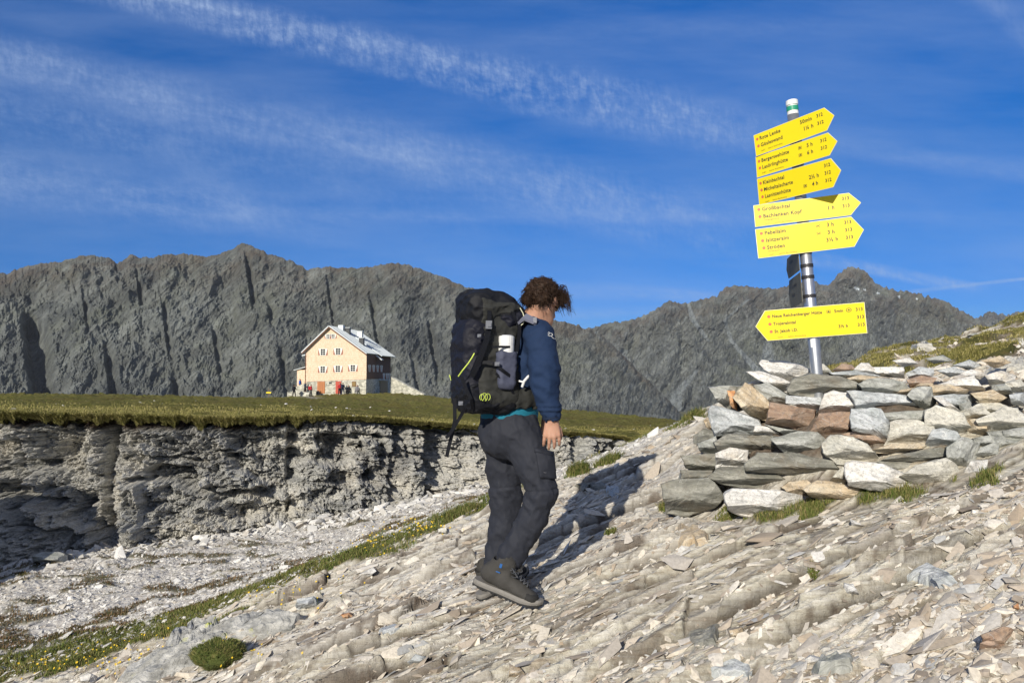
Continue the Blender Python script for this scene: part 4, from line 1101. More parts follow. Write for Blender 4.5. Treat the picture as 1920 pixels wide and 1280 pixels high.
# ------------------------------------------------------------------ implicit surfaces for bodies, clothes and bags
class Field:
    def __init__(s, lo, hi, h):
        s.lo = np.array(lo, float); s.h = h
        s.n = np.ceil((np.array(hi) - s.lo) / h).astype(int) + 1
        s.F = np.full(s.n, 0.2, np.float64)
    def sub(s, lo, hi):
        a = np.clip(np.floor((np.array(lo) - s.lo) / s.h).astype(int), 0, s.n - 1)
        b = np.clip(np.ceil((np.array(hi) - s.lo) / s.h).astype(int) + 1, a + 1, s.n)
        sl = tuple(slice(i, j) for i, j in zip(a, b))
        ax = [s.lo[k] + s.h * np.arange(a[k], b[k]) for k in range(3)]
        return sl, np.stack(np.meshgrid(*ax, indexing='ij'), -1)
    def op(s, sl, d, k, cut=False):
        A = s.F[sl]
        if cut:
            s.F[sl] = np.maximum(A, -d); return
        hh = np.clip(0.5 + 0.5 * (A - d) / k, 0, 1) if k > 0 else (d < A) * 1.0
        s.F[sl] = A * (1 - hh) + d * hh - (k * hh * (1 - hh) if k > 0 else 0)
    def cap(s, a, b, ra, rb, k=0.02, sq=None, cut=False):
        """tapered capsule; sq=(axis, factor) flattens it along axis"""
        a = np.array(a, float); b = np.array(b, float); R = max(ra, rb) * (sq[1] if sq and sq[1] > 1 else 1) + k + 3 * s.h
        sl, P = s.sub(np.minimum(a, b) - R, np.maximum(a, b) + R)
        ab = b - a; L2 = ab @ ab + 1e-12
        if sq is not None:
            ax_ = np.array(sq[0], float); ax_ = ax_ / np.linalg.norm(ax_); f_ = sq[1]
            tt = np.clip(((P - a) @ ab) / L2, 0, 1)
            D = P - a - tt[..., None] * ab
            c = D @ ax_
            D = D - c[..., None] * ax_ * (1 - 1 / f_)
            d = (np.linalg.norm(D, axis=-1) - (ra + (rb - ra) * tt)) * min(1, f_)
        else:
            tt = np.clip(((P - a) @ ab) / L2, 0, 1)
            d = np.linalg.norm(P - a - tt[..., None] * ab, axis=-1) - (ra + (rb - ra) * tt)
        s.op(sl, d, k, cut)
    def ell(s, c, r, axes=None, k=0.02, cut=False):
        c = np.array(c, float); r = np.array(r, float); R = r.max() + k + 3 * s.h
        sl, P = s.sub(c - R, c + R)
        Q = P - c
        if axes is not None:
            Q = Q @ np.array(axes).T
        q = np.linalg.norm(Q / r, axis=-1); g = np.linalg.norm(Q / r ** 2, axis=-1) + 1e-9
        s.op(sl, q * (q - 1) / g, k, cut)
    def rbox(s, c, b, r, axes=None, k=0.02, cut=False, taper=0.0):
        c = np.array(c, float); b = np.array(b, float); R = np.linalg.norm(b) + k + 3 * s.h
        sl, P = s.sub(c - R, c + R)
        Q = P - c
        if axes is not None:
            Q = Q @ np.array(axes).T
        if taper:
            f_ = 1 + taper * Q[..., 2:3] / b[2]
            Q = Q / np.concatenate([f_, f_, np.ones_like(f_)], -1)
        q = np.abs(Q) - (b - r)
        d = np.linalg.norm(np.maximum(q, 0), axis=-1) + np.minimum(q.max(-1), 0) - r
        s.op(sl, d, k, cut)
    def half(s, pt, nrm):
        ax_ = [s.lo[k] + s.h * np.arange(s.n[k]) for k in range(3)]
        P = np.stack(np.meshgrid(*ax_, indexing='ij'), -1)
        nrm = np.array(nrm, float) / np.linalg.norm(nrm)
        s.F = np.maximum(s.F, (P - np.array(pt)) @ nrm)
    def mesh(s, disp=None):
        F_ = s.F
        if disp is not None:
            m = np.abs(F_) < 5 * s.h
            I = np.argwhere(m)
            F_ = F_.copy(); F_[m] += disp(s.lo + I * s.h)
        # close the border
        F_[0] = F_[-1] = 1; F_[:, 0] = F_[:, -1] = 1; F_[:, :, 0] = F_[:, :, -1] = 1
        ins = F_ < 0
        n = np.array(F_.shape)
        acc = np.zeros(tuple(n - 1) + (3,)); cnt = np.zeros(tuple(n - 1))
        def corner(dx, dy, dz):
            return (slice(dx, n[0] - 1 + dx), slice(dy, n[1] - 1 + dy), slice(dz, n[2] - 1 + dz))
        for ax_ in range(3):
            o2 = [k for k in range(3) if k != ax_]
            for i in (0, 1):
                for j in (0, 1):
                    d0 = [0, 0, 0]; d0[o2[0]] = i; d0[o2[1]] = j
                    d1 = list(d0); d1[ax_] = 1
                    A, B = F_[corner(*d0)], F_[corner(*d1)]
                    c = (A < 0) != (B < 0)
                    t = np.where(c, A / np.where(c, A - B, 1), 0)
                    for k in range(3):
                        acc[..., k] += c * ((d0[k]) + (t if k == ax_ else 0))
                    cnt += c
        act = cnt > 0
        idx = -np.ones(tuple(n - 1), int); I = np.argwhere(act); idx[act] = np.arange(len(I))
        V = s.lo + s.h * (I + acc[act] / cnt[act][:, None])
        Q = []
        for ax_ in range(3):
            o2 = [(ax_ + 1) % 3, (ax_ + 2) % 3]
            sl0 = [slice(0, n[k]) for k in range(3)]; sl1 = list(sl0)
            sl0[ax_] = slice(0, n[ax_] - 1); sl1[ax_] = slice(1, n[ax_])
            A, B = ins[tuple(sl0)], ins[tuple(sl1)]
            for flag, (X_, Y_) in ((False, (A, B)), (True, (B, A))):
                J = np.argwhere(X_ & ~Y_)
                ok = (J[:, o2[0]] > 0) & (J[:, o2[1]] > 0) & (J[:, o2[0]] < n[o2[0]] - 1) & (J[:, o2[1]] < n[o2[1]] - 1)
                J = J[ok]
                def gi(da, db):
                    K = J.copy(); K[:, o2[0]] -= da; K[:, o2[1]] -= db
                    return idx[K[:, 0], K[:, 1], K[:, 2]]
                q = np.stack([gi(1, 1), gi(0, 1), gi(0, 0), gi(1, 0)], 1)
                Q.append(q[:, ::-1] if flag else q)
        Q = np.concatenate(Q)
        Q = Q[(Q >= 0).all(1)]
        return V, Q

def A_(px, py, Y):
    return at(px, py, Y)
def gzs(x, y):
    return float(gz(np.array([x]), np.array([y]))[0])

def cloth(name, c, rough=0.85, var=0.12, weave=600, bump=0.15, sheen=0.0):
    def fn(t, b):
        co = t.n('ShaderNodeTexCoord').outputs['Object']
        nz = t.noise(co, 9, 5); wv = t.noise(co, weave, 2)
        b.inputs['Sheen Weight'].default_value = sheen
        b.inputs['Specular IOR Level'].default_value = 0.25
        bp = t.n('ShaderNodeBump', {'Height': t.m('ADD', t.m('MULTIPLY', t.noise(co, 45, 4, .6), 0.7), t.m('MULTIPLY', wv, 0.25)), 'Strength': bump * 2, 'Distance': 0.006})
        t.t.links.new(bp.outputs[0], b.inputs['Normal'])
        return t.mix(nz, tuple(x * (1 - var) for x in c), tuple(x * (1 + var) for x in c))
    return material(name, fn, rough)
M_jacket = cloth('navy_softshell', (0.013, 0.030, 0.078), 0.85)
M_trous = cloth('anthracite_trouser_fabric', (0.026, 0.029, 0.040), 0.75)
M_teal = cloth('teal_shirt', (0.015, 0.17, 0.26), 0.8)
M_black = cloth('black_nylon', (0.008, 0.009, 0.013), 0.6, bump=.25)
M_navyb = cloth('dark_navy_pack_fabric', (0.010, 0.011, 0.020), 0.55, bump=.3)
M_pgrey = cloth('dark_grey_pack_fabric', (0.032, 0.033, 0.031), 0.7, bump=.3)
M_mesh = cloth('grey_mesh_pocket', (0.07, 0.078, 0.12), 0.7, weave=300)
M_lime = plain('lime_cord', (0.55, 0.68, 0.10), 0.6, 0, 0.1)
M_buck = plain('grey_plastic_buckle', (0.22, 0.23, 0.26), 0.4, 0, 0.1)
M_wht = plain('white_trim', (0.75, 0.76, 0.76), 0.6, 0, 0.05)
M_boot = cloth('grey_nubuck_leather', (0.055, 0.053, 0.050), 0.8, var=.3)
M_mid = plain('pale_grey_midsole', (0.20, 0.19, 0.175), 0.7, 0, 0.25, 60)
M_out = plain('black_rubber', (0.018, 0.018, 0.018), 0.8, 0, 0.2)
M_blue = plain('bright_blue_trim', (0.01, 0.10, 0.33), 0.6)
M_lace = plain('black_and_grey_lace', (0.06, 0.065, 0.075), 0.7, 0, 0.9, 300)
M_eye = plain('eye_white', (0.7, 0.68, 0.66), 0.2)
M_iris = plain('brown_iris', (0.05, 0.03, 0.015), 0.2)
def skin_fn(t, b):
    co = t.n('ShaderNodeTexCoord').outputs['Object']
    b.inputs['Subsurface Weight'].default_value = 0.12
    b.inputs['Subsurface Radius'].default_value = (0.01, 0.004, 0.002)
    return t.mix(t.noise(co, 30, 4), (0.42, 0.225, 0.15), (0.56, 0.32, 0.225))
M_skin = material('tanned_skin', skin_fn, 0.55)
def hair_fn(t, b):
    co = t.n('ShaderNodeTexCoord').outputs['Object']
    b.inputs['Specular IOR Level'].default_value = 0.2
    return t.mix(t.noise(co, 60, 3), (0.010, 0.006, 0.004), (0.055, 0.030, 0.018))
M_hair = material('dark_brown_curly_hair', hair_fn, 0.6)

# ------------------------------------------------------------------ the hiker
PYc = 4.05
foot0 = A_(955, 1130, 4.05)
person = empty('person', (foot0[0], foot0[1], gzs(foot0[0], foot0[1])))
tag(person, 'hiker in navy jacket and dark trousers walking uphill, head bent, seen from behind', 'person')

HD = np.array([math.sin(rad(37)), math.cos(rad(37)), 0])        # head heading
pt_ = rad(28)
hf = HD * math.cos(pt_) + np.array([0, 0, -math.sin(pt_)]); hu = HD * math.sin(pt_) + np.array([0, 0, math.cos(pt_)]); hr = np.cross(hf, hu)
HC = A_(1021, 565, 4.04)
def hl(x, y, z):
    return HC + hr * x + hf * y + hu * z
HAX = np.array([hr, hf, hu])

lo = np.array([-0.30, 3.60, -1.32]); hi = np.array([0.42, 4.62, 0.62])
B = Field(lo, hi, 0.0062)
# head
B.ell(hl(0, -.005, .03), (.076, .094, .083), HAX, .01)
B.cap(hl(0, .02, -.02), hl(0, .045, -.065), .062, .045, .03, (hr, 0.95))
B.cap(hl(0, .05, -.085), hl(0, .078, -.092), .03, .02, .03)
B.cap(hl(-.045, .0, -.06), hl(-.02, .06, -.092), .02, .018, .03); B.cap(hl(.045, .0, -.06), hl(.02, .06, -.092), .02, .018, .03)
B.cap(hl(0, .088, .005), hl(0, .112, -.03), .008, .013, .01); B.cap(hl(-.012, .098, -.036), hl(.012, .098, -.036), .008, .008, .008)
B.cap(hl(-.035, .082, .018), hl(.035, .082, .018), .011, .011, .012)
B.cap(hl(-.018, .091, -.06), hl(.018, .091, -.06), .007, .007, .006); B.cap(hl(-.015, .088, -.07), hl(.015, .088, -.07), .007, .007, .006)
for sg in (-1, 1):
    B.ell(hl(sg * .080, -.008, -.008), (.009, .021, .033), HAX, .006)
    B.ell(hl(sg * .085, -.002, -.008), (.006, .010, .018), HAX, .0, cut=True)
# neck, torso, arms, legs
neckb = A_(994, 612, 4.07)
B.cap(hl(0, -.02, -.05), neckb, .056, .062, .03)
shR, shL = A_(1010, 640, 3.88), A_(972, 636, 4.24)
B.cap(neckb, A_(978, 690, 4.07), .07, .10, .06, ((.43, -.9, 0), 1.2)); B.cap(A_(978, 690, 4.07), A_(955, 790, 4.08), .10, .10, .05, ((.43, -.9, 0), 1.1))
B.cap(shR, shL, .05, .05, .05)
elR, wrR = A_(1020, 715, 3.84), A_(1035, 787, 3.82)
elL, wrL = A_(1008, 715, 4.30), A_(1030, 768, 4.16)
B.cap(shR, elR, .048, .04, .03); B.cap(elR, wrR, .038, .026, .02)
B.cap(shL, elL, .048, .04, .03); B.cap(elL, wrL, .038, .026, .02)
hipR, knR, anR = A_(966, 812, 3.99), A_(1018, 925, 3.94), A_(938, 1062, 4.00)
hipL, knL, anL = A_(938, 812, 4.16), A_(946, 930, 4.20), A_(917, 1068, 4.22)
B.cap(hipR, knR, .085, .055, .03); B.cap(knR, anR, .052, .035, .02)
B.cap(hipL, knL, .085, .055, .03); B.cap(knL, anL, .052, .035, .02)
def hand(B, wr, px, py, Yh, s, flip=1):
    """hanging half-closed hand: palm, four bent fingers, thumb leaving the side of the palm"""
    mpp = Yh / F
    Q = lambda dx, dy, dd: wr + np.array([dx * s * flip, dd, -dy * s])
    kn = [(-.036, .080, .006), (-.013, .088, -.004), (.011, .086, -.006), (.034, .078, .000)]
    for k_ in kn:
        B.cap(Q(k_[0] * .45, .005, .006), Q(*k_), .020, .0125, .012)
    ln = [(.026, .020, .016), (.030, .024, .018), (.029, .022, .018), (.026, .019, .016)]
    for k_, (l1, l2, l3) in zip(kn, ln):
        a = np.array(k_); b = a + (a[0] * .12, l1, .006); c = b + (a[0] * .05, l2, .014); d_ = c + (0, l3 * .7, .014)
        B.cap(Q(*a), Q(*b), .0105, .0095, .003); B.cap(Q(*b), Q(*c), .0095, .0088, .002); B.cap(Q(*c), Q(*d_), .0088, .0075, .002)
    B.cap(Q(.012, .02, .012), Q(.042, .052, .022), .015, .012, .008); B.cap(Q(.042, .052, .022), Q(.050, .082, .030), .011, .010, .004); B.cap(Q(.050, .082, .030), Q(.046, .104, .034), .0095, .008, .003)
hand(B, wrR, 1036, 790, 3.82, 0.98)
hand(B, wrL, 1030, 768, 4.16, 0.98, 1)
V, Q = B.mesh()
body = part('body', V, Q, M_skin, person, smooth=True)
for sg in (-1, 1):
    mb = MB()
    c = hl(sg * .031, .082, 0.0)
    pts = [c - hf * .011 + hf * .022 * t for t in np.linspace(0, 1, 7)]
    mb.tube(pts, [0.001, .008, .0105, .0112, .0105, .008, .002], 12)
    ey = mb.build('eye', M_eye, person, smooth=True)
    mb = MB(); mb.tube([c + hf * .0095, c + hf * .0118], [.0052, .004], 12)
    mb.build('iris', M_iris, ey)

# hair: a cap of matted curls, then hundreds of single curls
H = Field(HC - .21, HC + .23, 0.006)
H.ell(hl(-.004, -.026, .028), (.093, .106, .089), HAX, .01)
H.cap(hl(-.05, -.075, -.03), hl(.05, -.075, -.03), .038, .038, .03)
H.cap(hl(0, .06, .085), hl(.03, .085, .065), .036, .03, .02)
H.ell(hl(0, .095, -.035), (.075, .05, .075), HAX, 0, cut=True)
H.ell(hl(.098, .0, -.03), (.028, .035, .035), HAX, 0, cut=True); H.ell(hl(-.098, .0, -.03), (.028, .035, .035), HAX, 0, cut=True)
cd = lambda P: 0.012 * fbm3(P[:, 0] * 38, P[:, 1] * 38, P[:, 2] * 38, 3, 0.6, seed=5, ridged=True)
V, Q = H.mesh(cd)
hair = part('hair', V, Q, M_hair, person, smooth=True)
rs = np.random.RandomState(11)
cur = MB()
Vn = V - hl(0, -.02, .02); Vn /= np.linalg.norm(Vn, axis=1)[:, None]
ids = rs.choice(len(V), 1500, replace=False)
def curl(p, dr, L, R, r0, turns, ph):
    dr = dr / np.linalg.norm(dr)
    a = np.cross(dr, [0.3, .5, .8]); a /= np.linalg.norm(a); b = np.cross(dr, a)
    t = np.linspace(0, 1, 9)
    w = 2 * math.pi * turns * t + ph
    pts = p + dr * (L * t)[:, None] + (np.cos(w) * R * t)[:, None] * a + (np.sin(w) * R * t)[:, None] * b + np.array([0, 0, -1.0]) * (L * .35 * t ** 2)[:, None]
    cur.tube(pts, r0 * (1 - .75 * t), 4, caps=False)
wind = np.array([0.75, 0.15, 0.1])
for i in ids:
    p = V[i]; n_ = Vn[i]
    tg = np.cross(n_, rs.normal(size=3)); tg /= np.linalg.norm(tg) + 1e-6
    loc = (p - HC) @ HAX.T
    dn = -hu * .55 - hf * (.2 if loc[1] < 0 else -.4)
    curl(p - n_ * .004, tg * .8 + n_ * .55 + dn * .7 + wind * .25, rs.uniform(.018, .042), rs.uniform(.004, .010), rs.uniform(.0011, .0024), rs.uniform(.4, 1.3), rs.uniform(0, 6))
for i in range(130):     # wind-blown locks over the forehead
    p = hl(rs.uniform(.02, .088), rs.uniform(-.02, .095), rs.uniform(.01, .105))
    tgt = A_(rs.uniform(1048, 1074), rs.uniform(545, 588), 4.02 + rs.uniform(-.05, .08))
    d_ = tgt - p; L = np.linalg.norm(d_)
    curl(p, d_ + np.array([0, 0, .35 * L]), L * rs.uniform(.55, 1.0), rs.uniform(.008, .02), rs.uniform(.0013, .003), rs.uniform(.5, 1.1), rs.uniform(0, 6))
for i in range(17):      # thick curled locks blown out to the side
    p0 = hl(rs.uniform(.05, .09), rs.uniform(-.01, .09), rs.uniform(.0, .10)); tg = A_(rs.uniform(1052, 1076), rs.uniform(545, 590), 4.0 + rs.uniform(-.04, .08))
    L = np.linalg.norm(tg - p0); d_ = (tg - p0) / L; sd = np.cross(d_, [0, 1, 0]); sd /= np.linalg.norm(sd) + 1e-6
    arc = rs.uniform(.12, .42) * (1 if rs.rand() < .85 else -.6); t_ = np.linspace(0, 1, 12)
    ax0 = p0 + d_ * (L * t_)[:, None]; ax0[:, 2] += L * arc * np.sin(math.pi * t_ * .9); ax0[:, 2] -= .03 * t_ ** 3; ax0[:, 0] -= .018 * np.clip(t_ - .7, 0, 1) * 3 * rs.rand()
    for j in range(9):
        o_j = rs.normal(0, .0036, 3); cur.tube(ax0 + o_j * (1 + .8 * t_[:, None]) + sd * (np.sin(t_ * 7 + j) * .002)[:, None], .0013 * (1 - .6 * t_), 4, caps=False)
hc = cur.build('curls', M_hair, hair, smooth=True)

# jacket
J = Field(np.array([-0.27, 3.60, -0.36]), np.array([0.42, 4.62, 0.36]), 0.0068)
SQ = ((.43, -.9, 0), 1.28)
J.cap(A_(992, 628, 4.07), A_(985, 680, 4.07), .105, .138, .05, SQ)
J.cap(A_(985, 680, 4.07), A_(956, 748, 4.08), .140, .132, .05, ((.43, -.9, 0), 1.15))
J.cap(A_(956, 745, 4.08), A_(955, 760, 4.08), .134, .137, .03, ((.43, -.9, 0), 1.12))
J.cap(A_(1008, 626, 3.92), A_(978, 622, 4.22), .074, .074, .06)
J.cap(A_(1000, 597, 4.06), A_(998, 616, 4.07), .066, .078, .03)     # collar
J.cap(A_(1013, 634, 3.89), A_(1020, 690, 3.85), .078, .077, .035); J.cap(A_(1020, 690, 3.85), A_(1021, 722, 3.84), .077, .073, .03)
J.cap(A_(1021, 722, 3.84), A_(1031, 765, 3.83), .072, .056, .02); J.cap(A_(1031, 765, 3.83), A_(1034, 779, 3.825), .056, .047, .01)
J.cap(shL, elL, .078, .075, .04); J.cap(A_(985, 690, 4.14), A_(985, 735, 4.16), .11, .11, .05); J.cap(elL, A_(1027, 758, 4.18), .066, .05, .02)
JN = J
J.cap(A_(1006, 582, 4.05), A_(999, 606, 4.06), .060, .058, 0, cut=True)      # neck opening
J.cap(A_(1036, 792, 3.82), A_(1034, 781, 3.82), .036, .034, 0, cut=True)
def jw(P):
    fo = 0.007 * fbm3(P[:, 0] * 8 + P[:, 2] * 5, P[:, 1] * 10, P[:, 2] * 13 - P[:, 0] * 9, 3, 0.5, seed=9, ridged=True)
    el = np.exp(-((P[:, 2] - elR[2]) / 0.13) ** 2) * (P[:, 0] > .11)
    fo = fo + 0.004 * el * np.sin((P[:, 2] + 0.5 * P[:, 0] + 0.03 * fbm3(P[:, 0] * 6, P[:, 1] * 6, P[:, 2] * 6, 2)) * 95)
    cf = np.exp(-((P[:, 2] - (wrR[2] + .055)) / 0.03) ** 2) * (P[:, 0] > .11)
    return -fo - 0.004 * cf * np.sin(P[:, 2] * 260)
V, Q = J.mesh(jw)
jacket = part('jacket', V, Q, M_jacket, person, smooth=True)
# collar band: pale inner facing
mb = MB(); an = np.linspace(0, 2 * math.pi, 33)
cc = A_(999, 603, 4.06); nn_ = np.array([.25, .12, .95]); nn_ /= np.linalg.norm(nn_)
e1_ = np.cross(nn_, [0, 1, 0]); e1_ /= np.linalg.norm(e1_); e2_ = np.cross(nn_, e1_)
mb.ribbon([cc + (e1_ * math.cos(a) + e2_ * math.sin(a)) * .0665 for a in an], [e1_ * math.cos(a) + e2_ * math.sin(a) for a in an], .020, .004)
cb_ = mb.build('collar_facing', plain('lavender_grey_facing', (0.20, 0.21, 0.30), .8), jacket)
# small embroidered emblem near the shoulder
mb = MB()
for pts_ in ([(1027, 617), (1030, 619), (1028, 622), (1026, 619)], [(1026, 623), (1030, 625), (1034, 624)], [(1031, 619), (1034, 620), (1035, 623), (1032, 624)], [(1033, 626), (1037, 629), (1041, 630)]):
    P3 = []
    for q in pts_:
        P3.append(q)
    P3 = np.array([A_(x + 0.5, y + 6, 3.86) for x, y in P3])
    # rest the stitches on the sleeve surface
    for i in range(len(P3)):
        dd = np.linalg.norm((V - P3[i])[:, [0, 2]], axis=1); near = V[dd < .012]
        if len(near): P3[i, 1] = near[:, 1].min() - .0015
    mb.tube(P3, .0013, 5)
mb.build('emblem', M_wht, jacket)
mb = MB(); c0 = A_(1034, 783, 3.825)
mb.tube([c0 + np.array([0, 0, .006]), c0 - np.array([-.001, 0, .006])], [.0485, .047], 28, caps=False)
mb.tube([c0 + np.array([0, 0, .006]), c0 - np.array([-.001, 0, .006])], [.044, .043], 28, caps=False)
mb.build('cuff', cloth('dark_cuff_binding', (.012, .022, .05)), jacket)

# shirt hem
mb = MB()
axw = np.array([.43, -.9, 0]); fw = np.array([.9, .43, 0])
def belt(y0, y1, ra, rf, px=954, tilt=0.0):
    V = []
    n = 48
    for yy_, k in ((y0, 1.0), ((y0 + y1) / 2, 1.03), (y1, 1.0)):
        c = A_(px, yy_, 4.08)
        for i in range(n):
            a = 2 * math.pi * i / n
            V.append(c + axw * ra * k * math.cos(a) + fw * rf * k * math.sin(a) + np.array([0, 0, tilt * math.sin(a)]))
    Fc = [(r * n + i, r * n + (i + 1) % n, (r + 1) * n + (i + 1) % n, (r + 1) * n + i) for r in range(2) for i in range(n)]
    return np.array(V), [f[::-1] for f in Fc]
V, Fc = belt(758, 783, .160, .156, 955)
part('shirt_hem', V, Fc, M_teal, person, smooth=True)

# trousers
T = Field(np.array([-0.29, 3.72, -1.20]), np.array([0.34, 4.42, -0.14]), 0.0068)
T.cap(A_(955, 776, 4.08), A_(957, 800, 4.08), .146, .155, .03, ((.43, -.9, 0), 1.06))
T.ell(A_(942, 815, 4.05), (.118, .115, .12), None, .06)
T.cap(A_(972, 812, 3.99), A_(1002, 872, 3.95), 0.1074, 0.0910, .04); T.cap(A_(1002, 872, 3.95), A_(1016, 925, 3.94), 0.0910, 0.0783, .03)
T.cap(A_(1016, 925, 3.94), A_(997, 975, 3.96), 0.0744, 0.0729, .03); T.cap(A_(997, 975, 3.96), A_(957, 1044, 3.99), 0.0713, 0.0695, .03)
T.cap(A_(940, 812, 4.15), A_(944, 872, 4.18), 0.1074, 0.0946, .04); T.cap(A_(944, 872, 4.18), A_(950, 930, 4.20), 0.0946, 0.0874, .03)
T.cap(A_(950, 930, 4.20), A_(946, 985, 4.21), 0.0830, 0.0795, .03); T.cap(A_(946, 985, 4.21), A_(927, 1052, 4.22), 0.0778, 0.0612, .03)
# tops and hems cut open
c_ = A_(955, 771, 4.08); T.rbox(c_ + np.array([0, 0, .06]), (.25, .25, .075), .01, None, 0, cut=True)
for p_, q_ in ((A_(957, 1044, 3.99), A_(938, 1085, 4.01)), (A_(927, 1052, 4.22), A_(912, 1090, 4.22))):
    dr = (q_ - p_); dr /= np.linalg.norm(dr); dr = dr * .75 + np.array([0, 0, -.25]); dr /= np.linalg.norm(dr)
    a1 = np.cross(dr, [0, 1, 0]); a1 /= np.linalg.norm(a1); a2 = np.cross(dr, a1)
    T.rbox(p_ + dr * .145, (.13, .13, .10), .005, [a1, a2, dr], 0, cut=True)
def tw(P):
    X, Y, Z = P[:, 0], P[:, 1], P[:, 2]
    w_ = 0.02 * fbm3(X * 5, Y * 5, Z * 5, 2, seed=31)
    lowr = sstep(-.72, -.95, Z)
    r_ = fbm3(X * 7 + Z * 3.5, Y * 7, Z * 5.5 - X * 6, 3, 0.5, seed=13, ridged=True)
    f1 = 0.012 * r_ + 0.004 * fbm3(X * 16 + Z * 9, Y * 16, Z * 10, 2, .5, seed=14, ridged=True)
    kz = knR[2]
    kf = 0.003 * np.exp(-((Z - kz + .03) / 0.12) ** 2) * np.sin((Z * 1.0 + X * 0.9 + w_ * 2) * 78)
    st = 0.0025 * lowr * np.sin((Z * .9 + X * 1.4 + w_ * 3) * 55)
    seam = 0.0
    zs = A_(1000, 915, 4)[2]
    seam = 0.006 * np.exp(-((Z - zs - 0.10 * (X - .1)) / 0.006) ** 2)
    return -f1 - kf - st + seam
V, Q = T.mesh(tw)
TV = V
trousers = part('trousers', V, Q, M_trous, person, smooth=True)
# cargo pocket on the near thigh: follows the cloth surface
def drape(poly, off, Vsurf, nx_=14, ny_=14):
    """patch lying on a cloth surface inside a four-sided outline given in photo pixels"""
    a, b, c, d_ = [np.array(q, float) for q in poly]
    P = []
    G = []
    for j in range(ny_ + 1):
        for i in range(nx_ + 1):
            u, v = i / nx_, j / ny_
            q = (a * (1 - u) + b * u) * (1 - v) + (d_ * (1 - u) + c * u) * v
            G.append(q)
    G = np.array(G)
    W3 = at(G[:, 0], G[:, 1], 3.95)
    out = W3.copy()
    for k in range(len(G)):
        m_ = (np.abs(Vsurf[:, 0] / Vsurf[:, 1] - W3[k, 0] / 3.95) < .004) & (np.abs(Vsurf[:, 2] / Vsurf[:, 1] - W3[k, 2] / 3.95) < .004)
        Yk = Vsurf[m_, 1].min() if m_.any() else 3.95
        i, j = k % (nx_ + 1), k // (nx_ + 1)
        e = min(i, nx_ - i, j, ny_ - j)
        out[k] = W3[k] * (Yk - off * (0.25 if e == 0 else 1.0)) / 3.95
    back = out + (out - np.array([0, 0, 0])) / 3.95 * .012
    n1 = len(out)
    Fg = grid_faces(ny_ + 1, nx_ + 1)
    bd = [i for i in range(nx_ + 1)] + [j * (nx_ + 1) + nx_ for j in range(1, ny_ + 1)] + [ny_ * (nx_ + 1) + i for i in range(nx_ - 1, -1, -1)] + [j * (nx_ + 1) for j in range(ny_ - 1, 0, -1)]
    Fs = [(bd[k], bd[(k + 1) % len(bd)], n1 + bd[(k + 1) % len(bd)], n1 + bd[k]) for k in range(len(bd))]
    return np.concatenate([out, back]), [tuple(f)[::-1] for f in Fg] + [tuple(int(x) + n1 for x in f) for f in Fg] + [f for f in Fs]
V, Fc = drape([(1003, 845), (1040, 853), (1044, 898), (1012, 896)], .010, TV)
pk_ = part('cargo_pocket', V, Fc, M_trous, trousers, smooth=True)
V, Fc = drape([(1001, 838), (1039, 846), (1040, 856), (1002, 848)], .014, TV, 10, 3)
part('pocket_flap', V, Fc, M_trous, trousers, smooth=True)
V, Fc = drape([(1018, 884), (1026, 885), (1026, 887), (1018, 886)], .0135, TV, 4, 2)
part('woven_tag', V, Fc, plain('silver_tag', (.5, .5, .52), .5), trousers)

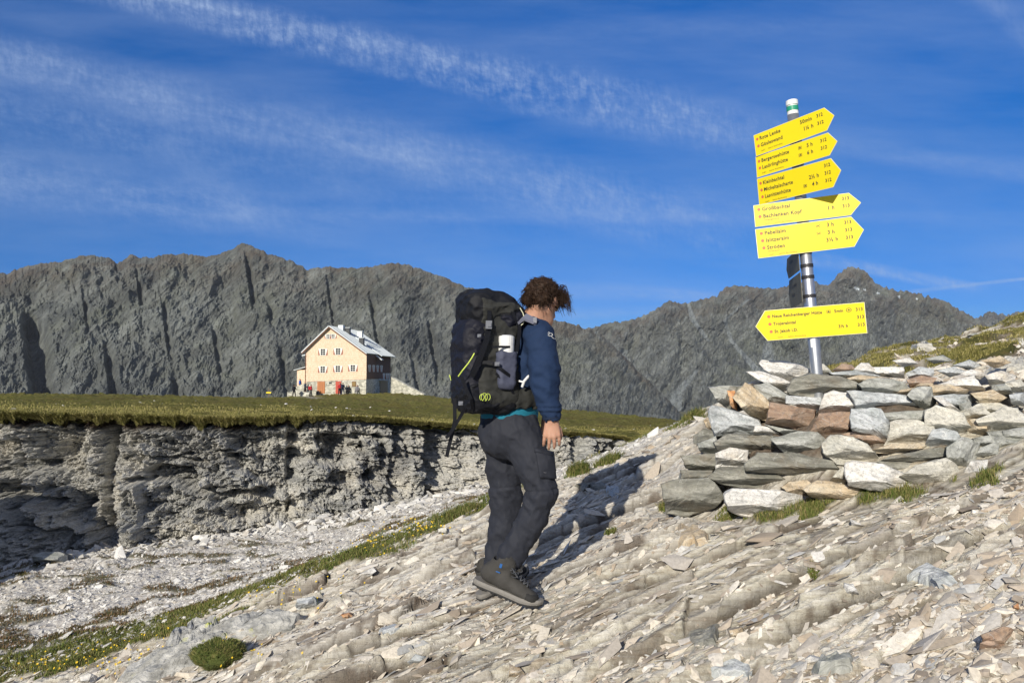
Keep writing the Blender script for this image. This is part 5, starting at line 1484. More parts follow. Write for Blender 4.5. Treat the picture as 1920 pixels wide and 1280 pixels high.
# boots
def boot(heel, toe, lean, name_label, L):
    fwd = toe - heel; fwd /= np.linalg.norm(fwd)
    lat = np.cross(fwd, [0, 0, 1.0]); lat /= np.linalg.norm(lat)
    up = np.cross(lat, fwd); A3 = np.array([lat, fwd, up])
    k = L / 0.33
    W = lambda x, y, z: heel + (lat * x + fwd * y + up * z) * k
    pts = [W(0, 0, 0), W(0, .33, .0), W(0, 0, .24), W(.07, .1, .2), W(-.07, .1, 0)]
    lo_ = np.min(pts, 0) - .09; hi_ = np.max(pts, 0) + .09
    G = Field(lo_, hi_, 0.0055)
    G.cap(W(0, .055, .075), W(0, .13, .070), .040 * k, .041 * k, .02); G.cap(W(0, .13, .070), W(0, .22, .054), .040 * k, .036 * k, .02)
    G.cap(W(0, .22, .054), W(0.006, .275, .044), .038 * k, .029 * k, .02, (up, .8)); G.cap(W(-.012, .27, .042), W(.016, .27, .042), .028 * k, .028 * k, .02, (up, .8))
    G.cap(W(0, .075, .09), W(0, .07 + lean, .150), .045 * k, .043 * k, .02); G.cap(W(0, .07 + lean, .150), W(0, .068 + lean, .162), .045 * k, .044 * k, .01)
    G.cap(W(0, .13, .10), W(0, .105 + lean, .145), .03 * k, .03 * k, .02)
    G.rbox(W(0, .15, -.055), (.2 * k, .3 * k, .09 * k), .002, A3, 0, cut=True)
    G.cap(W(0, .06 + lean, .165), W(0, .06 + lean, .26), .040 * k, .045 * k, 0, cut=True)
    V, Q = G.mesh(lambda P: -0.003 * fbm3(P[:, 0] * 25, P[:, 1] * 25, P[:, 2] * 25, 3))
    b_ = part('boot', V, Q, M_boot, person, smooth=True)
    if name_label: b_['label'] = name_label
    G2 = Field(lo_, hi_, 0.0055)
    G2.cap(W(0, .24, .050), W(0.006, .277, .043), .037 * k, .0315 * k, .02, (up, .8)); G2.cap(W(-.012, .272, .041), W(.016, .272, .041), .0305 * k, .0305 * k, .02, (up, .8))
    G2.rbox(W(0, .15, -.055), (.2 * k, .3 * k, .09 * k), .002, A3, 0, cut=True); G2.rbox(W(0, .10, .10), (.2 * k, .155 * k, .2 * k), .002, A3, 0, cut=True)
    G2.rbox(W(0, .20, .165), (.2 * k, .3 * k, .10 * k), .002, A3, 0, cut=True)
    V, Q = G2.mesh(); part('toe_cap', V, Q, M_out, b_, smooth=True)
    ys = np.array([0, .006, .03, .08, .14, .19, .24, .285, .315, .328, .332]); wd = np.array([.012, .025, .035, .036, .032, .036, .041, .036, .023, .011, .002])
    yy2 = np.linspace(0, .332, 40); ww = np.interp(yy2, ys, wd)
    out = [(w, y) for y, w in zip(yy2, ww)] + [(-w, y) for y, w in zip(yy2[::-1], ww[::-1])]
    def spring(y):      # toe spring and arch
        return .020 * max(0, (y - .22) / .11) ** 2
    def slab(z0, z1, g, nm, m, lug=False):
        V = []; n = len(out)
        for z, gg in ((z0, g), ((z0 + z1) / 2, g + .0015), (z1, g - .002)):
            for i, (x, y) in enumerate(out):
                ex = 1 + gg / max(abs(x), .012)
                zz_ = z + (0.006 * (1 if (i // 2) % 2 else 0) if lug and z == z0 else 0)
                V.append(W(x * ex, y + gg * (1 if y > .17 else -1) * .6, zz_ + spring(y)))
        Fc = [(r * n + i, r * n + (i + 1) % n, (r + 1) * n + (i + 1) % n, (r + 1) * n + i) for r in range(2) for i in range(n)]
        h_ = n // 2
        for z_ in (0, 2):
            for i in range(h_ - 1):
                f_ = (z_ * n + i, z_ * n + i + 1, z_ * n + n - 2 - i, z_ * n + n - 1 - i)
                Fc.append(f_ if z_ == 0 else f_[::-1])
        return part(nm, np.array(V), Fc, m, b_, smooth=False)
    slab(0.0, .012, .003, 'outsole', M_out, True)
    slab(.012, .034, .003, 'midsole', M_mid)
    mb = MB()
    cs = [W(sx_ * .026, .118 + .13 * (1 - q), .100 + .050 * q ** 1.2 - .012 * (1 - q)) for q in np.linspace(0, 1, 8) for sx_ in (-1, 1)]
    tg_ = []
    for q in range(7):
        mb.tube([cs[2 * q], (cs[2 * q] + cs[2 * q + 3]) / 2 + up * .012 + fwd * .006, cs[2 * q + 3]], .0032, 6)
        mb.tube([cs[2 * q + 1], (cs[2 * q + 1] + cs[2 * q + 2]) / 2 + up * .012 + fwd * .006, cs[2 * q + 2]], .0032, 6)
    t_ = np.linspace(0, 1, 14)
    top = (cs[-1] + cs[-2]) / 2 + fwd * .012
    for sg in (-1, 1):
        for s2 in (1, .7):
            mb.tube([top + lat * sg * .05 * s2 * math.sin(math.pi * q) * (1 + .3 * q) + fwd * (.075 * s2 * math.sin(math.pi * q * .9)) - up * (.06 * q) * s2 for q in t_], .0028, 6)
    mb.build('laces', M_lace, b_, smooth=True)
    mb = MB()
    c = W(.044, .085 + lean * .7, .140)
    mb.box(c, (.004 * k, .013, .022), np.stack([lat, fwd, up], 1)); mb.build('trim', M_blue, b_); mb = MB()
    mb.box(W(.042, .105, .108), (.004 * k, .024, .005), np.stack([lat, fwd, up], 1))
    mb.build('trim', M_blue, b_)
    return b_
tR = A_(1012, 1146, plane_hit(1012, 1146)); tR[2] = gzs(tR[0], tR[1]) + .002
hR = A_(888, 1093, 3.99)
boot(hR, tR, .035, 'near boot with raised heel', float(np.linalg.norm(tR - hR)) / 1.0)
hL = A_(897, 1137, plane_hit(897, 1137)); hL[2] = gzs(hL[0], hL[1]) + .006
tL = hL + np.array([.29, .20, 0]); tL[2] = gzs(tL[0], tL[1]) + .012
boot(hL, tL, .0, 'far boot flat on the ground', float(np.linalg.norm(tL - hL)))

# ------------------------------------------------------------------ the backpack
po, ps = np.array([-.90, -.43, 0]), np.array([.43, -.90, 0]); po /= np.linalg.norm(po); ps /= np.linalg.norm(ps)
pu = np.array([.03, 0.01, 1.0]); pu /= np.linalg.norm(pu)
PC = A_(915, 664, 3.97)
PAX = np.array([po, ps, pu])
def pl(a, b, z):
    return PC + po * a + ps * b + pu * z
mp_ = 3.97 / F
def sidep(px, py, b=.150):
    a = -((px - 915) * mp_ - .43 * b) / .90
    return pl(a, b, (664 - py) * mp_)
def frontp(px, py, a=.165):
    b = ((px - 915) * mp_ + .90 * a) / .43
    return pl(a, b, (664 - py) * mp_)
pack = empty('backpack', tuple(pl(0, 0, -.32)))
tag(pack, 'large black and dark grey trekking backpack with lime trim worn by the hiker', 'backpack')
plo, phi = PC - np.array([.30, .30, .40]), PC + np.array([.30, .30, .40])
def pwr(amp, s_, seed):
    return lambda P: -amp * fbm3(P[:, 0] * s_, P[:, 1] * s_, P[:, 2] * s_ * 1.6, 3, 0.5, seed=seed, ridged=True)
K = Field(plo, phi, .007)
K.rbox(pl(-.01, 0, -.04), (.128, .140, .245), .06, PAX, .02, taper=-.06)
K.rbox(pl(-.02, 0, .17), (.115, .130, .10), .06, PAX, .04)
V, Q = K.mesh(pwr(.012, 9, 3)); bag = part('main_bag', V, Q, M_pgrey, pack, smooth=True)
BAGV = V
K = Field(plo, phi, .007)
K.rbox(pl(.105, -.01, -.035), (.062, .135, .20), .055, PAX, .02, taper=.0)
K.cap(pl(.10, 0, .06), pl(.055, 0, .22), .115, .115, .05, (po, .75))
V, Q = K.mesh(pwr(.012, 8, 5)); part('front_panel', V, Q, M_navyb, pack, smooth=True)
K = Field(plo, phi, .007)
K.rbox(pl(.01, 0, -.248), (.145, .142, .062), .058, PAX, .02)
K.rbox(pl(.06, 0, -.20), (.10, .13, .06), .05, PAX, .03)
V, Q = K.mesh(pwr(.016, 11, 7)); part('bottom_compartment', V, Q, M_black, pack, smooth=True)
# lid
K = Field(plo, phi, .007)
def lid_shape(K, g):
    K.rbox(pl(.035, 0, .240), (.135 + g, .143 + g, .100 + g), .085 + g, PAX, .02); K.rbox(pl(-.075, .0, .215), (.085 + g, .140 + g, .075 + g), .06 + g, PAX, .05)
    K.cap(pl(.08, -.05, .10), pl(.05, .05, .22), .09 + g, .09 + g, .04)
lid_shape(K, 0)
V, Q = K.mesh(pwr(.014, 8, 9)); lid = part('lid', V, Q, M_black, pack, smooth=True)
def patch(pts, b, thick, nm, m, parent=None):
    """flat sewn panel on the pack's side, given by its outline in the photograph"""
    fr = [sidep(x, y, b) for x, y in pts]; bk = [sidep(x, y, b - .03) for x, y in pts]
    n = len(pts)
    return part(nm, np.array(fr + bk), [tuple(range(n)), tuple(range(2 * n - 1, n - 1, -1))] + [(i, n + i, n + (i + 1) % n, (i + 1) % n) for i in range(n)], m, parent or pack)
# side pocket of mesh fabric
K = Field(plo, phi, .0055)
K.rbox(pl(-.040, .153, -.085), (.052, .030, .100), .025, PAX, .01, taper=.1)
V, Q = K.mesh(pwr(.006, 14, 13)); part('side_pocket', V, Q, M_mesh, pack, smooth=True)
mb = MB(); mb.ribbon([sidep(924, 653, .181), sidep(940, 652, .187), sidep(956, 652, .182)], ps, .012, .004); mb.build('pocket_hem', M_black, pack)
# compression straps and webbing
def strap(pts, w, nm='strap', m=None, b=.165, par=None):
    mb = MB(); P3 = [sidep(p[0], p[1], p[2] if len(p) > 2 else b) for p in pts]
    P3 = np.array(P3); t = np.linspace(0, len(P3) - 1, 4 * len(P3)); P3 = np.stack([np.interp(t, np.arange(len(P3)), P3[:, k]) for k in range(3)], 1)
    mb.ribbon(P3, ps, w, .004)
    return mb.build(nm, m or M_black, par or pack)
strap([(917, 618, .165), (914, 640, .170), (905, 668, .172), (895, 695, .168), (889, 705, .155)], .030)
strap([(918, 612, .168), (917, 590, .160), (915, 572, .130)], .022)
strap([(905, 680, .160), (925, 680, .185), (945, 695, .196), (962, 708, .17), (972, 722, .14)], .016)
strap([(932, 700, .17), (950, 715, .175), (966, 738, .15)], .012)
strap([(972, 600, .150), (972, 630, .16), (968, 660, .155)], .020)
strap([(958, 585, .158), (963, 600, .160), (972, 612, .150)], .018)
for (x, y, w_, h_) in ((917, 613, .030, .042), (901, 633, .016, .016), (934, 683, .022, .020), (873, 752, .02, .02)):
    mb = MB(); c = sidep(x, y, .178 if x < 930 else .2); mb.box(c, (w_, .012, h_), PAX.T); mb.box(c + ps * .008, (w_ * .6, .006, h_ * .5), PAX.T)
    mb.build('buckle', M_buck, pack)
# lime piping, zip and cord
mb = MB(); q = [(870, 705), (878, 694), (887, 682), (893, 672), (897, 664)]
mb.tube([sidep(x, y, .160 - .03 * (i == 0)) + po * .012 for i, (x, y) in enumerate(q)], .0034, 6); mb.build('zip', M_lime, pack)
mb = MB(); mb.tube([sidep(x, y, .167) for x, y in [(972, 580), (978, 590), (981, 600), (979, 608), (975, 612)]], .0028, 6); mb.build('piping', plain('cream_piping', (.7, .7, .5)), lid)
mb = MB()
for c_x, r_ in ((913, 5.5), (919, 4.5), (909, 4)):
    mb.tube([sidep(c_x + r_ * math.sin(a), 742 + (r_ + 1.5) * math.cos(a), .168) for a in np.linspace(.3, 5.9, 14)], .0018, 5)
mb.build('cord_loop', M_lime, pack)
mb = MB(); mb.tube([frontp(843 + i, 703 + i * 2.5, .165) for i in range(5)], .003, 6); mb.build('logo_mark', M_lime, pack)
# grey panel on lid
fr = [(906, 570), (925, 566), (970, 569), (978, 574), (958, 580), (945, 590), (925, 603), (914, 604), (913, 585)]
K = Field(plo, phi, .006)
lid_shape(K, .004)
K.half(pl(0, .085, 0), -ps); K.half(sidep(905, 590, .14), po); K.half(sidep(925, 568, .14), pu * .97 - po * .1); K.half(sidep(915, 606, .14), -(pu * .88 + po * .42)); K.half(sidep(976, 580, .14), -po)
V, Q = K.mesh(pwr(.014, 8, 9)); part('lid_side_panel', V, Q, M_pgrey, lid, smooth=True)
K = Field(plo, phi, .006)
K.cap(sidep(946, 603, .115), sidep(970, 598, .11), .042, .044, .03); V, Q = K.mesh(pwr(.012, 14, 21)); part('rolled_sleeve', V, Q, M_navyb, lid, smooth=True)
# shoulder strap, load lifter, hip belt
mb = MB(); P3 = [A_(972, 604, 3.90), A_(985, 594, 3.86), A_(1000, 601, 3.86), A_(1008, 612, 3.90)]
mb.ribbon(P3, [(0, -.6, .8)] * 4, .05, .014)
mb.build('shoulder_strap', plain('grey_lavender_strap', (.17, .18, .24), .8), pack)
mb = MB(); mb.box(A_(1003, 600, 3.845), (.018, .012, .03)); mb.build('buckle', M_buck, pack)
mb = MB(); mb.ribbon([sidep(968, 631, .12), sidep(966, 650, .125), sidep(967, 668, .12)], ps, .018, .012); mb.build('back_panel_edge', M_wht, pack)
mb = MB(); mb.tube([A_(979, 725, 3.87), A_(983, 714, 3.86), (A_(990, 706, 3.86)), A_(997, 702, 3.87)], .007, 8); mb.tube([A_(973, 714, 3.865), A_(981, 716, 3.86)], .005, 8); mb.build('white_strut', M_wht, pack)
K = Field(np.array([-.25, 3.75, -.38]), np.array([.35, 4.4, .08]), .007)
for a0, a1 in ((-.5, .3), (.3, 1.1)):
    pass
hb = [A_(955, 745, 4.10) + ps * .19 * math.cos(a) - po * .168 * math.sin(a) + np.array([0, 0, -.012 * math.sin(a)]) for a in np.linspace(-.6, 3.7, 14)]
for p_, q_ in zip(hb[:-1], hb[1:]):
    K.cap(p_, q_, .024, .024, .01, ((0, 0, 1), 2.0))
V, Q = K.mesh(pwr(.006, 14, 25)); part('hip_belt', V, Q, M_pgrey, pack, smooth=True)
# straps hanging from the bottom
mb = MB(); mb.ribbon([sidep(857, 745, .0), sidep(859, 765, .02), sidep(860, 785, .03), sidep(857, 805, .03), sidep(852, 828, .03), sidep(848, 850, .03)], [(.3, -1, 0)] * 6, .019, .003); mb.build('hanging_strap', M_black, pack)
mb = MB(); mb.ribbon([sidep(878, 762, .03), sidep(870, 778, .05), sidep(860, 796, .05), sidep(850, 812, .05), sidep(846, 815, .05)], [(.3, -1, 0)] * 5, .017, .003); mb.build('hanging_strap', M_black, pack)
mb = MB(); mb.ribbon([sidep(872, 705, .15), sidep(882, 730, .16), sidep(890, 745, .165), sidep(893, 765, .13)], ps, .018, .004); mb.build('strap', M_black, pack)

# bottle in the side pocket: a thing of its own
btl = empty('bottle', tuple(pl(-.035, .155, -.12)))
tag(btl, 'white bottle standing in the side pocket of the backpack', 'bottle')
mb = MB(); mb.tube([pl(-.040, .142, z) for z in (-.06, -.05, .03, .045, .055, .088, .092)], [.03, .040, .042, .041, .042, .042, .038], 20); mb.build('bottle_body', M_wht, btl, smooth=False)
mb = MB(); mb.tube([pl(-.040, .150, z) for z in (.0925, .096)], [.030, .028], 20); mb.build('bottle_cap', plain('light_grey_plastic', (.6, .62, .7), .4), btl)
# ------------------------------------------------------------------ the mountain hut
AZH = rad(4.4)
he = np.array([math.cos(AZH), -math.sin(AZH), 0]); hs = np.array([math.sin(AZH), math.cos(AZH), 0]); hz = np.array([0, 0, 1.0])
HF = A_(574.2, 736.5, 112.0)
k_ = 0.01556
def hp(x, s, z):
    return HF + he * x + hs * s + hz * z
def cx(c): return (c - 437) * k_
def cz(c): return (760 - c) * k_
def shingle(t, b):
    co = t.n('ShaderNodeTexCoord').outputs['Object']
    br = t.n('ShaderNodeTexBrick', {'Vector': t.scale(co, (1, 1, 1), (rad(90), 0, 0)), 'Color1': (0.80, 0.60, 0.43, 1), 'Color2': (0.92, 0.77, 0.60, 1), 'Mortar': (0.30, 0.16, 0.08, 1),
                                    'Scale': 1.0, 'Mortar Size': 0.012, 'Brick Width': 0.16, 'Row Height': 0.30}).outputs[0]
    return t.mix(t.mapr(t.noise(co, 2.0, 5, .7), .35, .7, 0, .5), br, (0.84, 0.64, 0.48))
M_sh = material('larch_shingle_cladding', shingle, 0.85)
def shingle_shade(t, b):
    co = t.n('ShaderNodeTexCoord').outputs['Object']
    return t.mix(t.noise(t.scale(co, (1, 3, 9)), 2.0, 5, .7), (0.10, 0.055, 0.035), (0.24, 0.14, 0.085))
M_sh_shade = material('shade_darkened_side_cladding', shingle_shade, 0.85)  # cladding darkened in its colour for the hut's shaded right side
def stonew(t, b):
    co = t.n('ShaderNodeTexCoord').outputs['Object']
    v = t.n('ShaderNodeTexVoronoi', {'Vector': t.scale(co, (1, 1, 1.6)), 'Scale': 2.6, 'Randomness': 0.9})
    e = t.n('ShaderNodeTexVoronoi', {'Vector': t.scale(co, (1, 1, 1.6)), 'Scale': 2.6, 'Randomness': 0.9}, feature='DISTANCE_TO_EDGE').outputs['Distance']
    c = t.mix(t.n('ShaderNodeSeparateColor', {0: v.outputs['Color']}).outputs[0], (0.30, 0.30, 0.25), (0.66, 0.65, 0.56))
    return t.mix(t.mapr(e, 0, 0.05, 1, 0), c, (0.34, 0.33, 0.29))
M_stw = material('pale_rubble_masonry', stonew, 0.9)
def roofm(t, b):
    co = t.n('ShaderNodeTexCoord').outputs['Object']
    b.inputs['Metallic'].default_value = 0.35
    return t.mix(t.noise(co, .7, 5, .6), (0.42, 0.47, 0.50), (0.60, 0.65, 0.68))
M_roof = material('pale_sheet_metal_roof', roofm, 0.42)
M_wood = plain('orange_wood_door', (0.50, 0.20, 0.08), .7, 0, .2, 3)
M_red = plain('red_paint', (0.48, 0.07, 0.04), .6, 0, .1)
M_dkwood = plain('brown_wood', (0.16, 0.07, 0.04), .7, 0, .2, 3)
M_glass = plain('dark_window_glass', (0.02, 0.025, 0.03), .12, 0, .1)
M_fr = plain('white_window_frame', (0.80, 0.80, 0.76), .6, 0, .03)
M_shut = plain('red_brown_shutter', (0.33, 0.10, 0.06), .7, 0, .1)
M_darkm = plain('dark_flue_metal', (0.04, 0.045, 0.05), .5, .3, .1)
hut = empty('mountain_hut', tuple(hp(0, 0, -.6)))
tag(hut, 'three storey shingled mountain hut with stone base and pale metal roof', 'hut')
Wd, LEN = cx(1028), 15.0
apx, apz = cx(665), cz(108) - .15
lz, rz_ = cz(335), cz(378)
bz0, bz1 = -1.0, cz(650)
mb = MB()   # stone base
mb.add([hp(0, 0, bz0), hp(Wd, 0, bz0), hp(Wd, LEN, bz0), hp(0, LEN, bz0), hp(0, 0, bz1), hp(Wd, 0, bz1 + .38), hp(Wd, LEN, bz1 + .38), hp(0, LEN, bz1)],
       [(0, 1, 5, 4), (1, 2, 6, 5), (2, 3, 7, 6), (3, 0, 4, 7), (4, 5, 6, 7)])
mb.build('stone_base', M_stw, hut)
o_ = .05
mb = MB()   # shingled walls, a little proud of the base
V = [hp(-o_, -o_, bz1 + .002), hp(Wd + o_, -o_, bz1 + .382), hp(Wd + o_, -o_, rz_), hp(apx, -o_, apz), hp(-o_, -o_, lz)]
V2 = [v + hs * (LEN + 2 * o_) for v in V]
mb.add(V + V2, [(0, 1, 2, 3, 4), (9, 8, 7, 6, 5)], 0)
mb.add(V + V2, [(1, 6, 7, 2)], 1); mb.add(V + V2, [(4, 9, 5, 0)], 0); mb.add(V + V2, [(5, 6, 1, 0)], 1)
mb.build('shingle_wall', [M_sh, M_sh_shade], hut)
def roof_slab(x0, z0, x1, z1, s0, s1, nm='roof', th=.14, par=hut):
    mb = MB()
    a = np.array([x1 - x0, z1 - z0]); L = np.linalg.norm(a); nrm = np.array([-a[1], a[0]]) / L
    if nrm[1] < 0: nrm = -nrm
    P = []
    for s_ in (s0, s1):
        for q, w in (((x0, z0), 0), ((x1, z1), 0), ((x1, z1), 1), ((x0, z0), 1)):
            P.append(hp(q[0] + nrm[0] * th * w, s_, q[1] + nrm[1] * th * w))
    mb.add(P, [(0, 1, 2, 3), (7, 6, 5, 4), (0, 4, 5, 1), (1, 5, 6, 2), (2, 6, 7, 3), (3, 7, 4, 0)])
    # standing seams
    n_ = int((s1 - s0) / .6)
    for i in range(1, n_):
        s_ = s0 + (s1 - s0) * i / n_
        c0 = np.array([x0, z0]) + nrm * (th + .004); c1 = np.array([x1, z1]) + nrm * (th + .004)
        mb.add([hp(c0[0], s_, c0[1]), hp(c1[0], s_, c1[1]), hp(c1[0], s_ + .04, c1[1]), hp(c0[0], s_ + .04, c0[1]),
                hp(c0[0] + nrm[0] * .05, s_ + .02, c0[1] + nrm[1] * .05), hp(c1[0] + nrm[0] * .05, s_ + .02, c1[1] + nrm[1] * .05)], [(0, 1, 5, 4), (3, 4, 5, 2)])
    return mb.build(nm, M_roof, par)
slL = (apz - lz) / apx; slR = (apz - rz_) / (Wd - apx)
roof_slab(-.62, lz - .62 * slL + .03, apx, apz + .03, -.55, LEN + .5, 'roof')
rf = roof_slab(apx, apz + .03, Wd + .15, apz + .03 - (Wd + .15 - apx) * slR, -.55, 6.2, 'roof')
rf2 = roof_slab(apx, apz + .12, Wd + .75, apz + .12 - (Wd + .75 - apx) * (slR - .02), 6.25, LEN + .6, 'roof')
roof_slab(apx, apz + .03 - .35, Wd + 1.0, apz - .32 - (Wd + 1.0 - apx) * slR * 0.98, 5.2, 6.2, 'roof')
# rafters' ends and gable boards
mb = MB()
for a, b in (((-.62, lz - .62 * slL - .02), (apx, apz - .02)), ((Wd + .15, apz - .02 - (Wd + .15 - apx) * slR), (apx, apz - .02))):
    mb.ribbon([hp(a[0], -.52, a[1] - .05), hp(b[0], -.52, b[1] - .05)], hs, .18, .04)
mb.build('gable_board', M_dkwood, hut)
def chimney(x, s, w, h, m, cap=True):
    z = apz - (x - apx) * slR
    mb = MB(); R = np.stack([he, hs, hz], 1)
    mb.box(hp(x, s, z + h / 2 - .3), (w, w, h + .6), R)
    ch = mb.build('chimney', m, rf)
    if cap:
        mb = MB(); mb.box(hp(x, s, z + h + .04), (w * 1.25, w * 1.25, .07), R); mb.build('chimney_cap', M_darkm if m is not M_darkm else M_roof, ch) if False else mb.build('chimney_cap', M_roof, rf)
chimney(cx(745), 5.0, .75, 1.0, M_darkm); chimney(cx(800), 9.0, .8, 1.3, M_fr); chimney(cx(905), 4.2, .7, 1.15, M_darkm)
chimney(cx(690), 4.4, .8, .8, M_roof, False)
mb = MB()
for i in range(6):
    s_ = 6.5 + i * 1.2; x_ = Wd - 1.6
    z = apz + .3 - (x_ - apx) * slR
    mb.tube([hp(x_, s_, z - .2), hp(x_, s_, z + .45)], .03, 6)
for q in (.2, .42):
    mb.tube([hp(x_, 6.5, apz + .3 - (x_ - apx) * slR + q), hp(x_, 12.5, apz + .3 - (x_ - apx) * slR + q)], .025, 6)
mb.build('snow_guard', M_galv, rf2)
def window(x, z, w, h, sh=.30, face='front', s=0.0):
    if face == 'front':
        P = lambda a, b, d: hp(x + a, -o_ - d, z + b); R = np.stack([he, hs, hz], 1)
        bx_ = lambda mb, a, b, d, sa, sb, sd, mi=0: mb.box(P(a, b, d), (sa, sd, sb), R, mi)
    else:
        P = lambda a, b, d: hp(Wd + o_ + d, s + a, z + b); R = np.stack([hs, he, hz], 1)
        bx_ = lambda mb, a, b, d, sa, sb, sd, mi=0: mb.box(P(a, b, d), (sa, sd, sb), R, mi)
    mb = MB(); t_ = .075
    bx_(mb, 0, h / 2, .03, w + t_, t_, .06); bx_(mb, 0, -h / 2, .04, w + t_ * 2, t_, .08)
    bx_(mb, -w / 2, 0, .03, t_, h - t_, .06); bx_(mb, w / 2, 0, .03, t_, h - t_, .06)
    bx_(mb, 0, 0, .025, t_ * .8, h - t_, .05); bx_(mb, 0, h * .16, .02, w - t_, t_ * .6, .04); bx_(mb, 0, -h * .17, .02, w - t_, t_ * .6, .036)
    fr = mb.build('window', M_fr, hut)
    mb = MB(); bx_(mb, 0, 0, .004, w - .02, h - .02, .012); mb.build('pane', M_glass, fr)
    if sh:
        for sg in (-1, 1):
            mb = MB()
            xo, xi = sg * (w / 2 + t_ * .6), sg * (w / 2 + t_ * .6 + sh)
            c = [(xo, h / 2), (xi, h / 2), (xi, -h / 2), (xo, -h / 2)]
            f0 = [P(a, b, .03) for a, b in c]; f1 = [P(a, b, .002) for a, b in c]
            mb.add(f0 + f1, [(0, 1, 2, 3), (7, 6, 5, 4), (0, 4, 5, 1), (1, 5, 6, 2), (2, 6, 7, 3), (3, 7, 4, 0)], 0)
            mb.add([P(a, b, .034) for a, b in ((xo, h / 2), (xi, h / 2), (xo + sg * sh * .12, -h / 2), (xo, -h / 2))], [(0, 1, 2, 3)], 1)
            mb.add([P(a, b, .035) for a, b in ((xi, h / 2 - .05), (xi, -h / 2), (xo + sg * sh * .2, -h / 2))], [(0, 1, 2)], 0)
            s_o = mb.build('shutter', [M_shut, M_fr], hut)
for (a, b) in ((648, 212), (700, 210)):
    window(cx(a), cz(b), .50, .66, .22)
for (a, b) in ((600, 363), (750, 357), (600, 532), (750, 526), (898, 519)):
    window(cx(a), cz(b), .74, .98)
for s_ in (1.6, 4.0, 6.4, 8.8):
    window(0, cz(520), .74, .98, .42, 'side', s_)
for s_ in (10.4, 12.4, 14.0):
    window(0, 2.5, .7, .9, .42, 'side', s_)
R_ = np.stack([he, hs, hz], 1)
mb = MB(); mb.box(hp(cx(585), -.06, .85), (1.15, .12, 1.75), R_); d1 = mb.build('door', M_wood, hut)
mb = MB(); [mb.box(hp(cx(585) + q, -.13, .85), (.03, .02, 1.7), R_) for q in (-.29, 0, .29)]; mb.build('door_batten', M_dkwood, d1)
mb = MB(); mb.box(hp(cx(757), -.06, .85), (.85, .12, 1.85), R_); d2 = mb.build('door', M_red, hut); d2['label'] = 'red entrance door behind two people'
mb = MB(); mb.box(hp(cx(790), -.125, .85), (.02, .02, .2), R_); mb.build('handle', M_darkm, d2)
mb = MB(); mb.box(hp(cx(910), -.05, cz(672)), (.62, .08, .75), R_); w_ = mb.build('window', M_dkwood, hut)
mb = MB(); mb.box(hp(cx(910), -.095, cz(672)), (.5, .01, .62), R_); mb.build('pane', plain('ochre_boards', (.25, .17, .06), .7), w_)
mb = MB(); mb.box(hp(cx(675), -.03, cz(662)), (.42, .05, .26), R_); mb.build('plaque', M_darkm, hut)
mb = MB(); mb.box(hp(Wd + .03, 10.6, .6), (.06, 5.0, 2.3), R_); mb.build('garage_opening', M_glass, hut)
mb = MB(); mb.box(hp(Wd + .5, 9.0, 1.85), (1.0, 3.2, .07), R_); mb.build('canopy', M_roof, hut)
mb = MB(); mb.tube([hp(-.12, -.12, lz - .5), hp(-.12, -.12, -.3)], .06, 8); mb.build('downpipe', M_dkwood, hut)
mb = MB(); mb.box(hp(Wd / 2, -.075, bz1 + .16), (Wd + .1, .06, .10), np.stack([he * 1 + hz * 0, hs, hz], 1)); 
# annex on the left
mb = MB(); mb.box(hp(-1.25, 5.0, 1.4), (2.3, 5.0, 4.2), R_); an_ = mb.build('annex', M_sh, hut)
mb = MB(); mb.add([hp(-2.85, 2.2, 3.5), hp(.0, 2.2, 4.25), hp(.0, 7.8, 4.25), hp(-2.85, 7.8, 3.5), hp(-2.85, 2.2, 3.4), hp(.0, 2.2, 4.13), hp(.0, 7.8, 4.13), hp(-2.85, 7.8, 3.4)],
                  [(0, 1, 2, 3), (7, 6, 5, 4), (0, 4, 5, 1), (1, 5, 6, 2), (2, 6, 7, 3), (3, 7, 4, 0)]); mb.build('annex_roof', M_roof, hut)
mb = MB(); mb.add([hp(-1.5, 2.0, 5.75), hp(.0, 2.0, 6.2), hp(.0, 4.4, 6.2), hp(-1.5, 4.4, 5.75), hp(-1.5, 2.0, 5.6), hp(.0, 2.0, 6.0), hp(.0, 4.4, 6.0), hp(-1.5, 4.4, 5.6)],
                  [(0, 1, 2, 3), (7, 6, 5, 4), (0, 4, 5, 1), (1, 5, 6, 2), (2, 6, 7, 3), (3, 7, 4, 0)]); mb.build('canopy', M_roof, hut)

